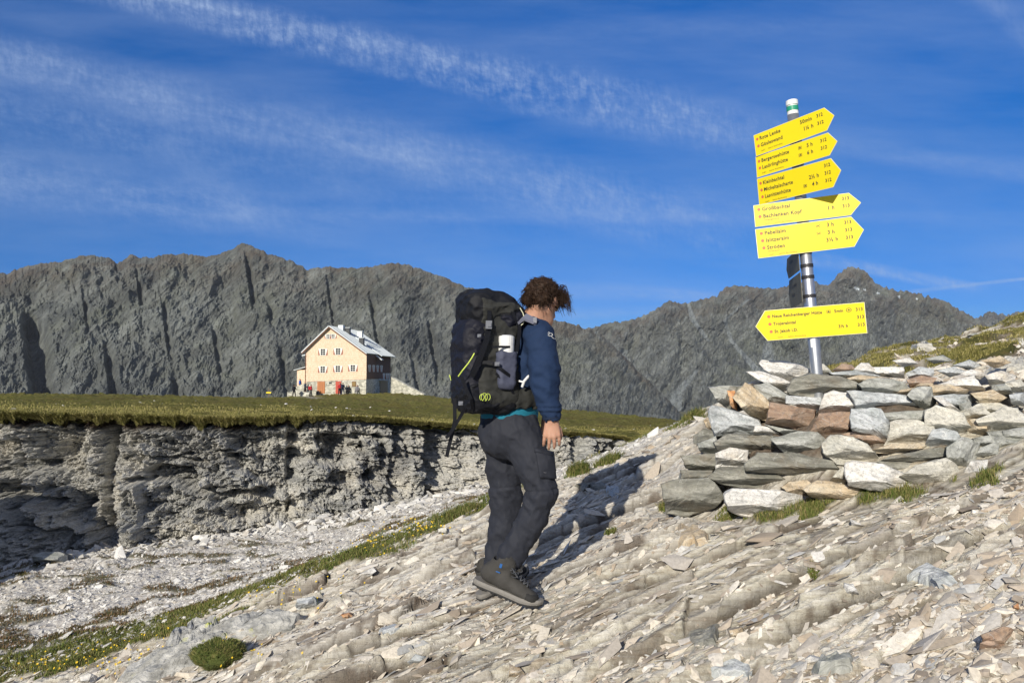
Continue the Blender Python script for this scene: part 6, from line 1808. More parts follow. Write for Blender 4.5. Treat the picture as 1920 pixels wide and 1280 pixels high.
# dry stone walls beside the hut
def rough_wall(pts, w, label, name='stone_wall'):
    """pts: (world xyz base, height)"""
    V = []; P = [np.array(p) for p, _ in pts]; Hh = [h for _, h in pts]
    n = 40; t = np.linspace(0, len(P) - 1, n)
    C = np.stack([np.interp(t, range(len(P)), [p[k] for p in P]) for k in range(3)], 1); hh = np.interp(t, range(len(P)), Hh)
    T_ = np.gradient(C, axis=0); T_[:, 2] = 0; T_ /= np.linalg.norm(T_, axis=1)[:, None]; N_ = np.stack([T_[:, 1], -T_[:, 0], 0 * t], 1)
    rows_ = []
    for (o1, z1) in ((-.5, -.8), (-.5, .3), (-.46, .7), (-.4, 1.0), (.4, 1.0), (.5, .3), (.5, -.8)):
        R_w = C + N_ * (o1 * w)[None] if False else C + N_ * (o1 * w)
        jit = 0.12 * fbm2(t * 3.1 + o1 * 9, t * 0 + z1 * 5, 3, seed=4)
        R_w = R_w + N_ * jit[:, None]; R_w[:, 2] += hh * z1 + (jit * .8 if z1 > 0 else 0)
        rows_.append(R_w)
    V = np.concatenate(rows_)
    Fc = [tuple(int(x) for x in f) for f in grid_faces(7, n)]
    Fc += [tuple(i * n for i in range(7))[::-1], tuple(i * n + n - 1 for i in range(7))]
    o = mesh_obj(name, V - C[n // 2], Fc, M_stw); o.location = Vector(C[n // 2])
    return tag(o, label, 'wall')
def mpt(px, Y, dz=0.0):
    x = (px - 960) / F * Y * 1.0
    return np.array([x, Y, float(meadow_z(np.array([x]), np.array([float(Y)]))[0]) + dz])
rough_wall([(mpt(737, 116), 2.5), (mpt(752, 115), 1.9), (mpt(770, 114), 1.2), (mpt(797, 113), .3)], .8, 'pale stone wall sloping down from the right rear corner of the hut')
rough_wall([(mpt(552, 113.5, .0), 1.5), (mpt(573, 113.2, .0), 2.1), (mpt(577, 113, 0), 2.1)], 1.2, 'pale stone terrace wall against the left corner of the hut')
rough_wall([(mpt(541, 108), .75), (mpt(560, 108), .9), (mpt(582, 108), .55)], 1.0, 'low pale stone wall on the path left of the hut')

# small yellow signpost on the meadow
sp = mpt(505, 96)
sg = empty('path_sign', tuple(sp)); tag(sg, 'small yellow arrow sign on a thin post on the meadow left of the hut', 'sign')
mb = MB(); mb.tube([sp - hz * .2, sp + hz * 1.25], .04, 8); mb.build('post', M_dkwood, sg)
mb = MB(); c = sp + hz * .72 + np.array([0, -.06, 0]); mb.add([c + np.array(q) for q in ((-.32, 0, -.09), (.25, 0, -.09), (.34, 0, 0), (.25, 0, .09), (-.32, 0, .09), (-.32, .03, -.09), (.25, .03, -.09), (.34, .03, 0), (.25, .03, .09), (-.32, .03, .09))],
    [(0, 1, 2, 3, 4), (9, 8, 7, 6, 5)] + [(i, 5 + i, 5 + (i + 1) % 5, (i + 1) % 5) for i in range(5)]); mb.build('sign_board', M_yel, sg)

# hikers by the hut
def far_person(base, face, jc, tc, label, sit=False, packc=None, scale=1.0, hat=None):
    f_ = np.array([math.sin(rad(face)), math.cos(rad(face)), 0]); r_ = np.array([f_[1], -f_[0], 0]); u_ = hz
    e = empty('person', tuple(base)); tag(e, label, 'person')
    W = lambda x, y, z: np.array(base) + (r_ * x + f_ * y + u_ * z) * scale
    def fld(fn, nm, m):
        G = Field(np.array(base) + np.array([-.75, -.75, -.05]), np.array(base) + np.array([.75, .75, 1.95 * scale]), .030)
        fn(G); V, Q = G.mesh(); return part(nm, V, Q, m, e, smooth=True)
    dz = -.42 if sit else 0
    def bd(G):
        G.ell(W(0, .02, 1.66 + dz), (.085, .10, .12), None, .02); G.cap(W(0, 0, 1.45 + dz), W(0, 0, 1.58 + dz), .06, .055, .02); G.cap(W(0, 0, 1.0 + dz), W(0, 0, 1.4 + dz), .10, .12, .04)
        for s_ in (-1, 1):
            G.cap(W(s_ * .2, 0, 1.4 + dz), W(s_ * .25, .05, 1.12 + dz), .045, .04, .02); G.cap(W(s_ * .25, .05, 1.12 + dz), W(s_ * .2, .22, .98 + dz), .04, .035, .02)
            if sit:
                G.cap(W(s_ * .1, 0, .5), W(s_ * .14, .42, .5), .07, .06, .02); G.cap(W(s_ * .14, .42, .5), W(s_ * .14, .45, .05), .06, .045, .02)
            else:
                G.cap(W(s_ * .1, 0, .95), W(s_ * .12, .08 * s_, .5), .08, .06, .02); G.cap(W(s_ * .12, .08 * s_, .5), W(s_ * .14, .14 * s_, .05), .06, .045, .02)
    fld(bd, 'body', M_skin)
    def jk(G):
        G.cap(W(0, 0, .98 + dz), W(0, 0, 1.38 + dz), .15, .17, .04); G.cap(W(-.17, 0, 1.40 + dz), W(.17, 0, 1.40 + dz), .075, .075, .04)
        for s_ in (-1, 1):
            G.cap(W(s_ * .2, 0, 1.4 + dz), W(s_ * .26, .05, 1.12 + dz), .07, .065, .03); G.cap(W(s_ * .26, .05, 1.12 + dz), W(s_ * .22, .18, 1.0 + dz), .06, .05, .02)
    fld(jk, 'jacket', jc)
    def tr(G):
        G.cap(W(0, 0, .92 + dz), W(0, 0, 1.0 + dz), .15, .15, .03)
        for s_ in (-1, 1):
            if sit:
                G.cap(W(s_ * .1, 0, .5), W(s_ * .14, .42, .5), .10, .085, .03); G.cap(W(s_ * .14, .42, .5), W(s_ * .14, .45, .10), .085, .07, .02)
            else:
                G.cap(W(s_ * .1, 0, .9), W(s_ * .12, .08 * s_, .5), .105, .085, .03); G.cap(W(s_ * .12, .08 * s_, .5), W(s_ * .14, .14 * s_, .08), .08, .07, .02)
                G.cap(W(s_ * .14, .14 * s_, .04), W(s_ * .15, .14 * s_ + .14, .03), .05, .045, .02)
    fld(tr, 'trousers', tc)
    fld(lambda G: (G.ell(W(0, -.015, 1.70 + dz), (.095, .105, .10), None, .02)), 'hat' if hat else 'hair', hat or M_hair)
    if packc:
        fld(lambda G: G.rbox(W(0, -.27, 1.22 + dz), (.15, .12, .27), .08, np.array([r_, f_, u_]), .02), 'rucksack', packc)
C_red = cloth('red_jacket_cloth', (.42, .03, .04)); C_blk = cloth('black_jacket_cloth', (.015, .017, .025)); C_blue = cloth('bright_blue_jacket_cloth', (.02, .10, .50))
C_dk = cloth('dark_blue_jacket_cloth', (.02, .03, .06)); C_gy = cloth('grey_cloth', (.20, .20, .22))
def pxw(c, Y): return 490 + c / 5.189
far_person(mpt(pxw(323, 0), 106), 10, C_blk, M_black, 'person in black standing on the path farthest left of the hut', packc=C_blk)
far_person(mpt(pxw(430, 0), 111.3, .45), 60, C_dk, M_black, 'person in dark clothes standing at the left corner of the hut')
far_person(mpt(pxw(378, 0), 114.5, 1.1), 90, C_blue, M_black, 'person in a bright blue jacket on the terrace left of the hut')
far_person(mpt(pxw(487, 0), 109.5), 80, C_red, M_black, 'person in a red jacket walking past the orange wooden door', packc=C_red)
far_person(mpt(pxw(765, 0), 111.2), 170, C_red, M_black, 'person in a red top standing at the red door')
far_person(mpt(pxw(797, 0), 110.6), 20, C_dk, C_dk, 'person with a dark rucksack standing beside the red door', packc=C_dk)
far_person(mpt(pxw(850, 0), 111.2), 190, C_blk, M_black, 'person in black sitting against the hut wall right of the red door', sit=True)
far_person(mpt(pxw(935, 0), 111.2), 190, C_gy, C_gy, 'person in grey sitting below the small brown window', sit=True)
bs = mpt(pxw(555, 0), 110.8)
bn = empty('rucksack', tuple(bs)); tag(bn, 'black rucksack standing on the ground by the orange wooden door', 'rucksack')
G = Field(bs + np.array([-.5, -.5, -.1]), bs + np.array([.5, .5, .9]), .03); G.rbox(bs + hz * .36, (.27, .18, .36), .13, None, .02); G.ell(bs + hz * .68, (.2, .17, .12), None, .04)
V, Q = G.mesh(); part('bag', V, Q, C_blk, bn, smooth=True)
mb = MB(); mb.tube([bs + np.array([-.05, 0, .78]), bs + np.array([0, 0, .86]), bs + np.array([.05, 0, .78])], .012, 6); mb.build('handle', C_gy, bn)
HAZE = 0.00006
# ------------------------------------------------------------------ loose stones and gravel

rs = np.random.RandomState(99)
def hull_variants(n, dims, seed, k=11):
    r = np.random.RandomState(seed); out = []
    for _ in range(n):
        bm = bmesh.new()
        P = r.uniform(-1, 1, (k, 3)); P /= np.maximum(1, np.linalg.norm(P, axis=1) ** .5)[:, None]; P *= np.array(dims) * r.uniform(.7, 1.3, 3)
        for p in P: bm.verts.new(p)
        bmesh.ops.convex_hull(bm, input=bm.verts[:])
        bmesh.ops.delete(bm, geom=[v for v in bm.verts if not v.link_faces], context='VERTS')
        bm.verts.ensure_lookup_table(); bm.verts.index_update()
        out.append((np.array([v.co[:] for v in bm.verts]), np.array([[v.index for v in f.verts] for f in bm.faces if len(f.verts) == 3])))
        bm.free()
    return out
SLABV = hull_variants(30, (1.0, .66, .36), 4, 15)
def scatter(x, y, size, name, mat, tilt=.35, sink=.25, zf=gz, align=None, label=None, flat=1.0, jit=.45):
    n = len(x); z = zf(x, y); var = rs.randint(0, len(SLABV), n)
    Vs, Fs, off = [], [], 0
    a = rs.uniform(0, 2 * math.pi, n) if align is None else align + rs.normal(0, jit, n) + math.pi * rs.randint(0, 2, n)
    t1, t2 = rs.normal(0, tilt, n), rs.normal(0, tilt, n)
    # terrain slope
    e = .04
    sx_, sy_ = (zf(x + e, y) - zf(x - e, y)) / (2 * e), (zf(x, y + e) - zf(x, y - e)) / (2 * e)
    sx_, sy_ = np.clip(sx_, -.8, .8), np.clip(sy_, -.8, .8)
    for k, (Vb, Fb) in enumerate(SLABV):
        I = np.where(var == k)[0]
        if not len(I): continue
        P = Vb[None] * size[I, None, None] * np.array([1, 1, flat])
        ca, sa = np.cos(a[I])[:, None], np.sin(a[I])[:, None]
        X, Y, Z = P[..., 0], P[..., 1], P[..., 2]
        Z = Z + X * t1[I, None] + Y * t2[I, None]
        X, Y = X * ca - Y * sa, X * sa + Y * ca
        Z = Z + X * sx_[I, None] + Y * sy_[I, None]
        zz = z[I] + size[I] * .26 * (1 - 2 * sink)
        W = np.stack([X + x[I, None], Y + y[I, None], Z + zz[:, None]], -1).reshape(-1, 3)
        Vs.append(W); nv = len(Vb)
        Fs.append((Fb[None] + (np.arange(len(I)) * nv)[:, None, None] + off).reshape(-1, 3)); off += len(W)
    o = mesh_obj(name, np.concatenate(Vs), np.concatenate(Fs), mat)
    return tag(o, label, 'gravel' if label else None, kind='stuff')
def peb(stops):
    def fn(t, b):
        ge = t.n('ShaderNodeNewGeometry').outputs['Random Per Island']
        co = t.n('ShaderNodeTexCoord').outputs['Object']
        col = t.ramp(ge, stops)
        nz = t.noise(co, 70, 5, .7)
        b.inputs['Specular IOR Level'].default_value = 0.3
        return t.mix(t.mapr(nz, .3, .6, .45, 0), col, (.20, .18, .155))
    return fn
M_pebw = material('warm_pale_gravel', peb([(0, (.30, .25, .20)), (.15, (.50, .43, .35)), (.35, (.70, .64, .54)), (.55, (.80, .76, .68)), (.72, (.58, .54, .49)), (.80, (.40, .37, .33)), (.88, (.48, .38, .27)), (.93, (.40, .41, .41)), (1, (.80, .78, .74))]), .85)
M_pebc = material('white_gully_gravel', peb([(0, (.34, .33, .31)), (.2, (.56, .55, .52)), (.45, (.74, .73, .70)), (.8, (.82, .81, .78)), (.92, (.50, .46, .40)), (1, (.42, .43, .44))]), .85)
def sample_ground(n, y0, y1, u0=-.80, u1=.80):
    iy = rs.uniform(1 / y1, 1 / y0, n); y = 1 / iy; u = rs.uniform(u0, u1, n)
    return u * y, y
# gravel over the bedrock slope
x, y = sample_ground(110000, 1.9, 9.2)
bk = bank(x, y)
clus = 0.5 + 0.9 * fbm2(x * 1.6, y * 2.6, 4, .6, seed=201)
rb = gsample(GRUB, x, y); so = gsample(GA['soil'], x, y); tf = gsample(GA['turf'], x, y)
right = sstep(2.2, 3.4, x) * sstep(4.3, 5.2, y)
pm_ = np.interp(x, PILE[:, 0], PILE[:, 1])
inpile = (x > 1.15) & (x < 3.4) & (y > pm_ - .02) & (y < pm_ + 1.3)
pr = (0.05 + .40 * sstep(.5, .9, clus) + .6 * rb * rb + .35 * right) * (bk < .25) * (1 - .85 * (tf > .4)) * (1 - .72 * np.exp(-((x / y - .30) / .30) ** 2 - ((y - 3.5) / .95) ** 2)) * (~inpile)
k = rs.rand(len(x)) < pr
x, y = x[k], y[k]; rt = right[k]; rk = rb[k]
size = np.exp(rs.normal(-4.75, .52, len(x))) * (y / 3.2) ** .42 * (1 + .9 * rt + .5 * rk * (rs.rand(len(x)) < .3))
scatter(x, y, np.clip(size, .004, .075), 'gravel', M_pebw, .3, .38, align=STRIKE)
# broken slate plates lying flush in the bedrock, along the strike
SV_ = SLABV; SLABV = hull_variants(30, (1.0, .38, .13), 14, 14)
x, y = sample_ground(19000, 1.9, 7.5)
bk = bank(x, y); tf = gsample(GA['turf'], x, y); pm_ = np.interp(x, PILE[:, 0], PILE[:, 1]); inpile = (x > 1.15) & (x < 3.4) & (y > pm_ - .05) & (y < pm_ + 1.3)
cl2 = 0.5 + 0.9 * fbm2(x * 1.3, y * 3.5, 4, .6, seed=221)
k = (rs.rand(len(x)) < .30 + .5 * sstep(.4, .8, cl2)) & (bk < 0) & (tf < .4) & (~inpile)
x, y = x[k], y[k]; a_s = rs.normal(0, .16, len(x)) + STRIKE
scatter(x, y, np.clip(np.exp(rs.normal(-3.7, .5, len(x))) * (y / 3.3) ** .4, .010, .14), 'gravel', M_pebw, .16, .30, align=STRIKE, jit=.2)
SLABV = SV_
# bigger chips
x, y = sample_ground(9000, 1.9, 8.8)
bk = bank(x, y); rb = gsample(GRUB, x, y); right = sstep(2.6, 3.4, x) * sstep(4.3, 5.2, y); tf = gsample(GA['turf'], x, y)
pm_ = np.interp(x, PILE[:, 0], PILE[:, 1]); inpile = (x > 1.1) & (x < 3.6) & (y > pm_ - .08) & (y < pm_ + 1.3)
nearr = sstep(2.9, 2.2, y) * sstep(.5, 1.2, x)
k = (rs.rand(len(x)) < (.10 + .22 * rb + .5 * right + .45 * nearr) * (1 - .8 * np.exp(-((x / y - .30) / .30) ** 2 - ((y - 3.5) / .95) ** 2))) & (bk < 0) & (tf < .5) & (~inpile)
x, y = x[k], y[k]
scatter(x, y, np.clip(np.exp(rs.normal(-3.45, .4, len(x))) * (y / 3.5) ** .3, .015, .11), 'rubble', M_pebw, .26, .45, align=STRIKE)
# white stones of the gully and the path shoulder
x, y = sample_ground(120000, 5.2, 14.5, -.86, .45)
bk = bank(x, y); tf = gsample(GA['turf'], x, y)
clus = 0.5 + 0.8 * fbm2(x * 1.1, y * 1.1, 4, .6, seed=211)
by_ = np.interp(960 + F * x / y, [-460, 0, 300, 550, 750, 900, 1060, 1180, 1300], [10.0, 10.3, 10.9, 11.2, 11.6, 12.5, 13.2, 14.0, 15.4])
k = (rs.rand(len(x)) < (.25 + .8 * clus) * (1 - .7 * (tf > .35))) & (bk > .05) & (y < by_ + .2)
x, y = x[k], y[k]
scatter(x, y, np.clip(np.exp(rs.normal(-4.35, .50, len(x))) * (y / 8) ** .3, .008, .10), 'gravel', M_pebc, .28, .25, align=rad(8))
# scree at the cliff's foot
px_ = rs.uniform(-200, 1200, 2600); yb = np.interp(px_, [-460, 0, 300, 550, 750, 900, 1060, 1180, 1300], [10.0, 10.3, 10.9, 11.2, 11.6, 12.5, 13.2, 14.0, 15.4])
y = yb - np.abs(rs.normal(0, .35, len(px_))) + .05; x = (px_ - 960) / F * y
scatter(x, y, np.clip(np.exp(rs.normal(-3.2, .5, len(x))), .02, .16), 'rubble', M_pebc, .3, .3)

# stones showing through the meadow turf
px_ = rs.uniform(-150, 1280, 110); y = edge_Y(px_) + .4 + rs.exponential(7, 110); x = (px_ - 960) / F * y
scatter(x, y, np.clip(np.exp(rs.normal(-3.5, .5, 110)) * (y / 14) ** .5, .02, .3), 'scattered_stones', M_pebc, .2, .35, zf=lambda a, b: meadow_z(a, b))
# single stones one can point at
def hit_ground(px, py):
    ys_ = np.linspace(1.6, 14, 2500); ray = at(px, py, 1.0)
    h_ = ray[2] * ys_ < gz(ray[0] * ys_, ys_)
    return ray * ys_[np.argmax(h_)] if h_.any() else ray * 5
def lying_rock(kind, poly, h, label, seed, name='stone'):
    """a rock lying along the slope: its outline on the ground, domed by h metres with broken facets"""
    P = resample(poly, 9.0); c = P.mean(0)
    R0 = np.array([hit_ground(*p) for p in P]); cc = R0.mean(0); V = []
    ss_ = np.concatenate([[1.03, 1.0, .985], np.linspace(.96, .06, 26)]); prof_ = [(q_, -.12 if q_ > 1.01 else h * (.25 + .75 * float(sstep(0, .22, 1 - q_)))) for q_ in ss_]
    pl_ = np.polyfit(range(3), range(3), 1)
    A_m = np.c_[R0[:, :2], np.ones(len(R0))]; co_ = np.linalg.lstsq(A_m, R0[:, 2], rcond=None)[0]
    for s_, hh in prof_:
        Q = cc + (R0 - cc) * s_; Q[:, 2] = Q[:, :2] @ co_[:2] + co_[2] + hh
        V.append(Q)
    top = cc.copy(); top[2] = cc[:2] @ co_[:2] + co_[2] + h
    V = np.concatenate(V + [top[None]]); n = len(P); K = len(prof_)
    V[:, 2] += (.5 * h * fbm2(V[:, 0] * 4 + seed, V[:, 1] * 6, 5, .6, seed=5) + .25 * h * np.floor(3 * fbm2(V[:, 0] * 2.2 + seed, V[:, 1] * 7, 2, seed=6)) / 3) * (np.arange(len(V)) >= n)
    V[:, :2] += .018 * np.stack([fbm2(V[:, 0] * 14, V[:, 1] * 14 + seed, 2), fbm2(V[:, 0] * 14 + 9, V[:, 1] * 14, 2)], 1)
    Fc = [(k * n + i, k * n + (i + 1) % n, (k + 1) * n + (i + 1) % n, (k + 1) * n + i) for k in range(K - 1) for i in range(n)] + [((K - 1) * n + i, (K - 1) * n + (i + 1) % n, K * n) for i in range(n)]
    L = V - cc; d0 = R0[np.argmax(np.linalg.norm(R0 - cc, axis=1))] - cc; d0 /= np.linalg.norm(d0); al = L @ d0; bd = np.linalg.norm(L - al[:, None] * d0, axis=1) + L[:, 2]
    ar = 0.5 * np.sum(R0[:, 0] * np.roll(R0[:, 1], -1) - np.roll(R0[:, 0], -1) * R0[:, 1])
    if ar < 0: Fc = [f[::-1] for f in Fc]
    o = mesh_obj(name, V - cc, Fc, SM[kind], attrs={'band': bd, 'along': al, 'inward': L[:, 1]}); o.location = Vector(cc)
    return tag(o, label, 'boulder' if name == 'boulder' else 'stone')
LY = {2: .03, 7: .03, 9: .03, 27: .05, 23: .03, 24: .03, 15: .02, 4: .04, 0: .03, 25: .05}
def ground_stone(kind, poly, label, seed, thick=None, back=.12, name='stone', group=None):
    P = np.array(poly, float); c = P.mean(0); yb_ = P[:, 1].max()
    # depth where the stone's lowest visible point meets the ground
    ys_ = np.linspace(1.6, 14, 1200); ray = at(c[0], yb_ - 2, 1.0)
    zz_ = gz(ray[0] * ys_, ys_); hit = np.argmax(ray[2] * ys_ < zz_)
    Y = ys_[hit] if (ray[2] * ys_ < zz_).any() else 4
    return stone(kind, P, Y, label, seed, back, name, group, thick)
GST = [
 ('T', [(1270, 992), (1325, 990), (1328, 1020), (1272, 1027)], 'flat pinkish slab lying on the bedrock left of the big white front slab'),
 ('D', [(1330, 1248), (1345, 1200), (1353, 1196), (1350, 1240), (1320, 1285), (1240, 1285), (1280, 1240)], 'dark ridge of rock at the bottom edge right of the middle'),
 ('D', [(1285, 1192), (1345, 1178), (1352, 1200), (1335, 1217), (1282, 1212)], 'grey brown block above the dark ridge at the bottom edge'),
 ('W', [(1508, 1235), (1518, 1226), (1545, 1235), (1546, 1245), (1512, 1252)], 'small bright white stone near the bottom right'),
 ('G', [(1520, 1262), (1535, 1248), (1600, 1238), (1602, 1262), (1555, 1274)], 'grey slab just below the small bright white stone'),
 ('W', [(1582, 1092), (1600, 1093), (1613, 1118), (1600, 1118), (1585, 1112)], 'white pointed chip on the slope below the pile'),
 ('T', [(1365, 1180), (1390, 1176), (1394, 1200), (1368, 1202)], 'orange tan stone near the bottom, right of the grey brown block'),
 ('B', [(1330, 1248), (1370, 1240), (1408, 1258), (1400, 1275), (1340, 1270)], 'pale bluish slab at the bottom edge'),
 ('W', [(1594, 972), (1622, 985), (1617, 990), (1598, 985)], 'small white flake below the pointed tan grey slab'),
 ('B', [(1700, 1088), (1702, 1070), (1735, 1068), (1800, 1096), (1760, 1106)], 'grey flat slab on the slope at the right'),
 ('R', [(1838, 1205), (1870, 1195), (1888, 1212), (1885, 1222), (1838, 1222)], 'brown block near the right edge at the bottom'),
 ('R', [(1840, 1190), (1880, 1175), (1900, 1180), (1885, 1205), (1845, 1212)], 'brown angular block behind the other brown block at the right edge'),
 ('O', [(1900, 1135), (1910, 1128), (1912, 1146), (1902, 1146)], 'small orange stone at the right edge'),
 ('T', [(955, 1250), (970, 1248), (982, 1262), (978, 1272), (955, 1270)], 'small tan stone at the bottom middle'),
 ('B', [(764, 1240), (780, 1228), (802, 1232), (795, 1246), (770, 1248)], 'small bluish stone at the bottom left of the hiker'),
 ('B', [(705, 1185), (745, 1174), (750, 1180), (720, 1190)], 'thin pale flake on the gravel left of the boots'),
 ('O', [(640, 1152), (655, 1148), (662, 1155), (645, 1162)], 'reddish small stone on the gravel, lower left of the boots'),
 ('C', [(821, 991), (836, 989), (838, 1000), (823, 1003)], 'cube shaped cream stone in the grass strip left of the legs'),
 ('C', [(780, 1010), (797, 1006), (798, 1016), (782, 1018)], 'cream stone in the grass strip left of the cube shaped one'),
 ('W', [(675, 1075), (700, 1062), (706, 1070), (690, 1082), (672, 1084)], 'white stone at the edge of the grass strip'),
 ('B', [(553, 1135), (558, 1122), (590, 1116), (594, 1135), (580, 1142), (560, 1144)], 'grey blue boulder above the lichened boulder'),
 ('W', [(412, 1162), (425, 1156), (438, 1160), (436, 1172), (418, 1174)], 'round white stone beside the lichened boulder'),
 ('W', [(150, 1268), (165, 1262), (182, 1268), (180, 1284), (152, 1284)], 'white stone in the flowers at the bottom left'),
 ('D', [(1075, 912), (1090, 906), (1130, 908), (1140, 918), (1095, 922)], 'flat olive stone lying in the hiker\'s shadow'),
 ('B', [(1130, 912), (1150, 915), (1166, 920), (1162, 934), (1150, 936)], 'bluish flat stone lying in the hiker\'s shadow'),
 ('C', [(1705, 655), (1722, 649), (1755, 650), (1752, 658), (1710, 660)], 'flat pale rock on the brown soil below the turf hump'),
 ('G', [(1812, 628), (1830, 624), (1834, 628), (1818, 633)], 'small grey rock in the grass of the turf hump'),
 ('C', [(1850, 700), (1880, 684), (1925, 670), (1925, 700), (1890, 712), (1852, 716)], 'smooth pale rock slab beside the rubble at the right edge'),
]
for i, (kd, pl_, lb) in enumerate(GST):
    if i == 1: continue
    if i in LY:
        lying_rock(kd, pl_, LY[i], lb, 900 + i); continue
    ground_stone(kd, pl_, lb, 900 + i)
def lich(t, b):
    co = t.n('ShaderNodeTexCoord').outputs['Object']
    st = t.noise(t.scale(co, (3, 6, 10), (0, rad(25), rad(-20))), 1.6, 8, .7)
    col = t.ramp(st, [(.3, (.16, .16, .15)), (.5, (.42, .42, .40)), (.65, (.68, .67, .63))])
    col = t.mix(t.mapr(t.noise(co, 5, 5, .6), .60, .66, 0, .9), col, (.55, .58, .12))
    bp = t.n('ShaderNodeBump', {'Height': t.noise(co, 26, 6, .7), 'Strength': .9, 'Distance': .03}); t.t.links.new(bp.outputs[0], b.inputs['Normal'])
    return col
SM['L'] = material('lichened_grey_rock', lich, .85)
lying_rock('L', [(205, 1285), (262, 1248), (300, 1236), (318, 1206), (348, 1190), (440, 1168), (480, 1160), (520, 1158), (548, 1150), (562, 1162), (545, 1180), (500, 1196), (450, 1206), (400, 1232), (330, 1262), (290, 1285)],
             0.085, 'long grey boulder with yellow green lichen at the lower left', 960, 'boulder')
ground_stone('G', [(60, 1042), (80, 1034), (110, 1034), (128, 1040), (126, 1052), (95, 1056), (62, 1052)], 'flat pale boulder at the edge of the dark shadow under the cliff', 961, .2, .4, 'boulder')
ground_stone('D', [(170, 1000), (180, 990), (205, 988), (214, 1000), (200, 1010), (175, 1010)], 'rounded dark boulder at the foot of the cliff on the left', 962, .25, .4, 'boulder')

# bluff outside the picture on the left, whose shade falls on the gully
P_ = np.array([-8.1, 7.9]); n_ = 60
q = np.linspace(-1, 1, n_); bx_, by2 = np.meshgrid(P_[0] + q * 2.2, P_[1] + q * 1.6)
rr_ = np.hypot((bx_ - P_[0]) / 2.0, (by2 - P_[1]) / 1.5)
bz_ = -3.2 + 2.75 * sstep(1.0, .35, rr_ + .18 * fbm2(bx_, by2, 3, seed=7)) + .18 * fbm2(bx_ * 2, by2 * 2, 4, seed=6)
bl = mesh_obj('rock_bluff', np.stack([bx_, by2, bz_], -1).reshape(-1, 3), grid_faces(n_, n_), M_cliff, attrs={'soil': 0 * bx_.ravel()}); tag(bl, kind='structure')

# ------------------------------------------------------------------ grass and flowers
def blades(P, L, name, mat, w=.0035, lean=None, nrm=None, label=None, spread=.45):
    n = len(P); a = rs.uniform(0, 2 * math.pi, n)
    d = np.stack([np.cos(a), np.sin(a), 0 * a], 1)
    s_ = np.stack([-np.sin(a), np.cos(a), 0 * a], 1)
    up = np.array([0, 0, 1.0]) + (lean if lean is not None else 0) + rs.normal(0, .22, (n, 3))
    up = up / np.linalg.norm(up, axis=1)[:, None]
    L = L[:, None]; bend = rs.uniform(.2, 1.0, n)[:, None] * spread
    m_ = P + up * L * .55 + d * L * bend * .25; t_ = P + up * L * .92 + d * L * bend + np.array([0, 0, -1]) * L * bend * .25
    ww = (w * rs.uniform(.6, 1.4, n))[:, None]
    V = np.stack([P - s_ * ww, P + s_ * ww, m_ - s_ * ww * .7, m_ + s_ * ww * .7, t_], 1).reshape(-1, 3)
    b = np.arange(n)[:, None] * 5
    T = np.concatenate([b + [0, 1, 3], b + [0, 3, 2], b + [2, 3, 4]])
    o = mesh_obj(name, V, T, mat)
    return tag(o, kind='stuff')
def grassm(stops):
    def fn(t, b):
        ge = t.n('ShaderNodeNewGeometry').outputs['Random Per Island']
        co = t.n('ShaderNodeTexCoord').outputs['Object']
        col = t.ramp(t.m('ADD', t.m('MULTIPLY', ge, .55), t.m('MULTIPLY', t.noise(co, 2.2, 4, .6), .55)), stops)
        b.inputs['Specular IOR Level'].default_value = .2
        return col
    return fn
M_gr1 = material('dry_alpine_grass', grassm([(.15, (.07, .078, .018)), (.4, (.18, .17, .048)), (.6, (.27, .25, .085)), (.85, (.40, .34, .15))]), .8)
M_gr2 = material('green_alpine_grass', grassm([(.15, (.042, .070, .013)), (.4, (.10, .14, .030)), (.6, (.18, .19, .055)), (.85, (.32, .26, .12))]), .8)
M_gr3 = material('brownish_cushion_plants', grassm([(.15, (.035, .04, .015)), (.4, (.10, .085, .035)), (.6, (.17, .10, .055)), (.85, (.22, .16, .09))]), .85)
# sod along the cliff's edge
n = 130000
px_ = rs.uniform(-250, 1290, n); e_ = edge_Y(px_) + 0.225 * zigzag(px_); y = e_ + rs.exponential(1.0, n) ** 1.5 * 1.3 + .01; y = np.minimum(y, 45); x = (px_ - 960) / F * y
z = meadow_z(x, y) - .01
tuft = np.clip(.5 + .9 * fbm2(x * 2.2, y * 2.2, 3, seed=301), .15, 1.2)
blades(np.stack([x, y, z], 1), (.03 + .07 * tuft * rs.rand(n)) * np.where(px_ < 560, 1.0, .55), 'grass', M_gr1, .006)
n = 42000     # drooping over the edge
px_ = rs.uniform(-250, 1250, n); e_ = edge_Y(px_) + 0.225 * zigzag(px_)
hang = np.clip(.5 + 1.1 * fbm2(px_ / 22.0, px_ * 0, 4, .6, seed=303), 0, 1.3) * np.where(px_ < 600, 1.0, .35)
y = e_ - rs.rand(n) * .13 * (.4 + hang); x = (px_ - 960) / F * y; dz = rs.rand(n) ** 1.3 * .13 * hang
z = meadow_z(x, e_) - .02 - dz; y = y - .10 - .03 * dz
blades(np.stack([x, y, z], 1), .06 + .08 * rs.rand(n), 'grass', M_gr1, .006, lean=np.array([0, -.9, -.35]))
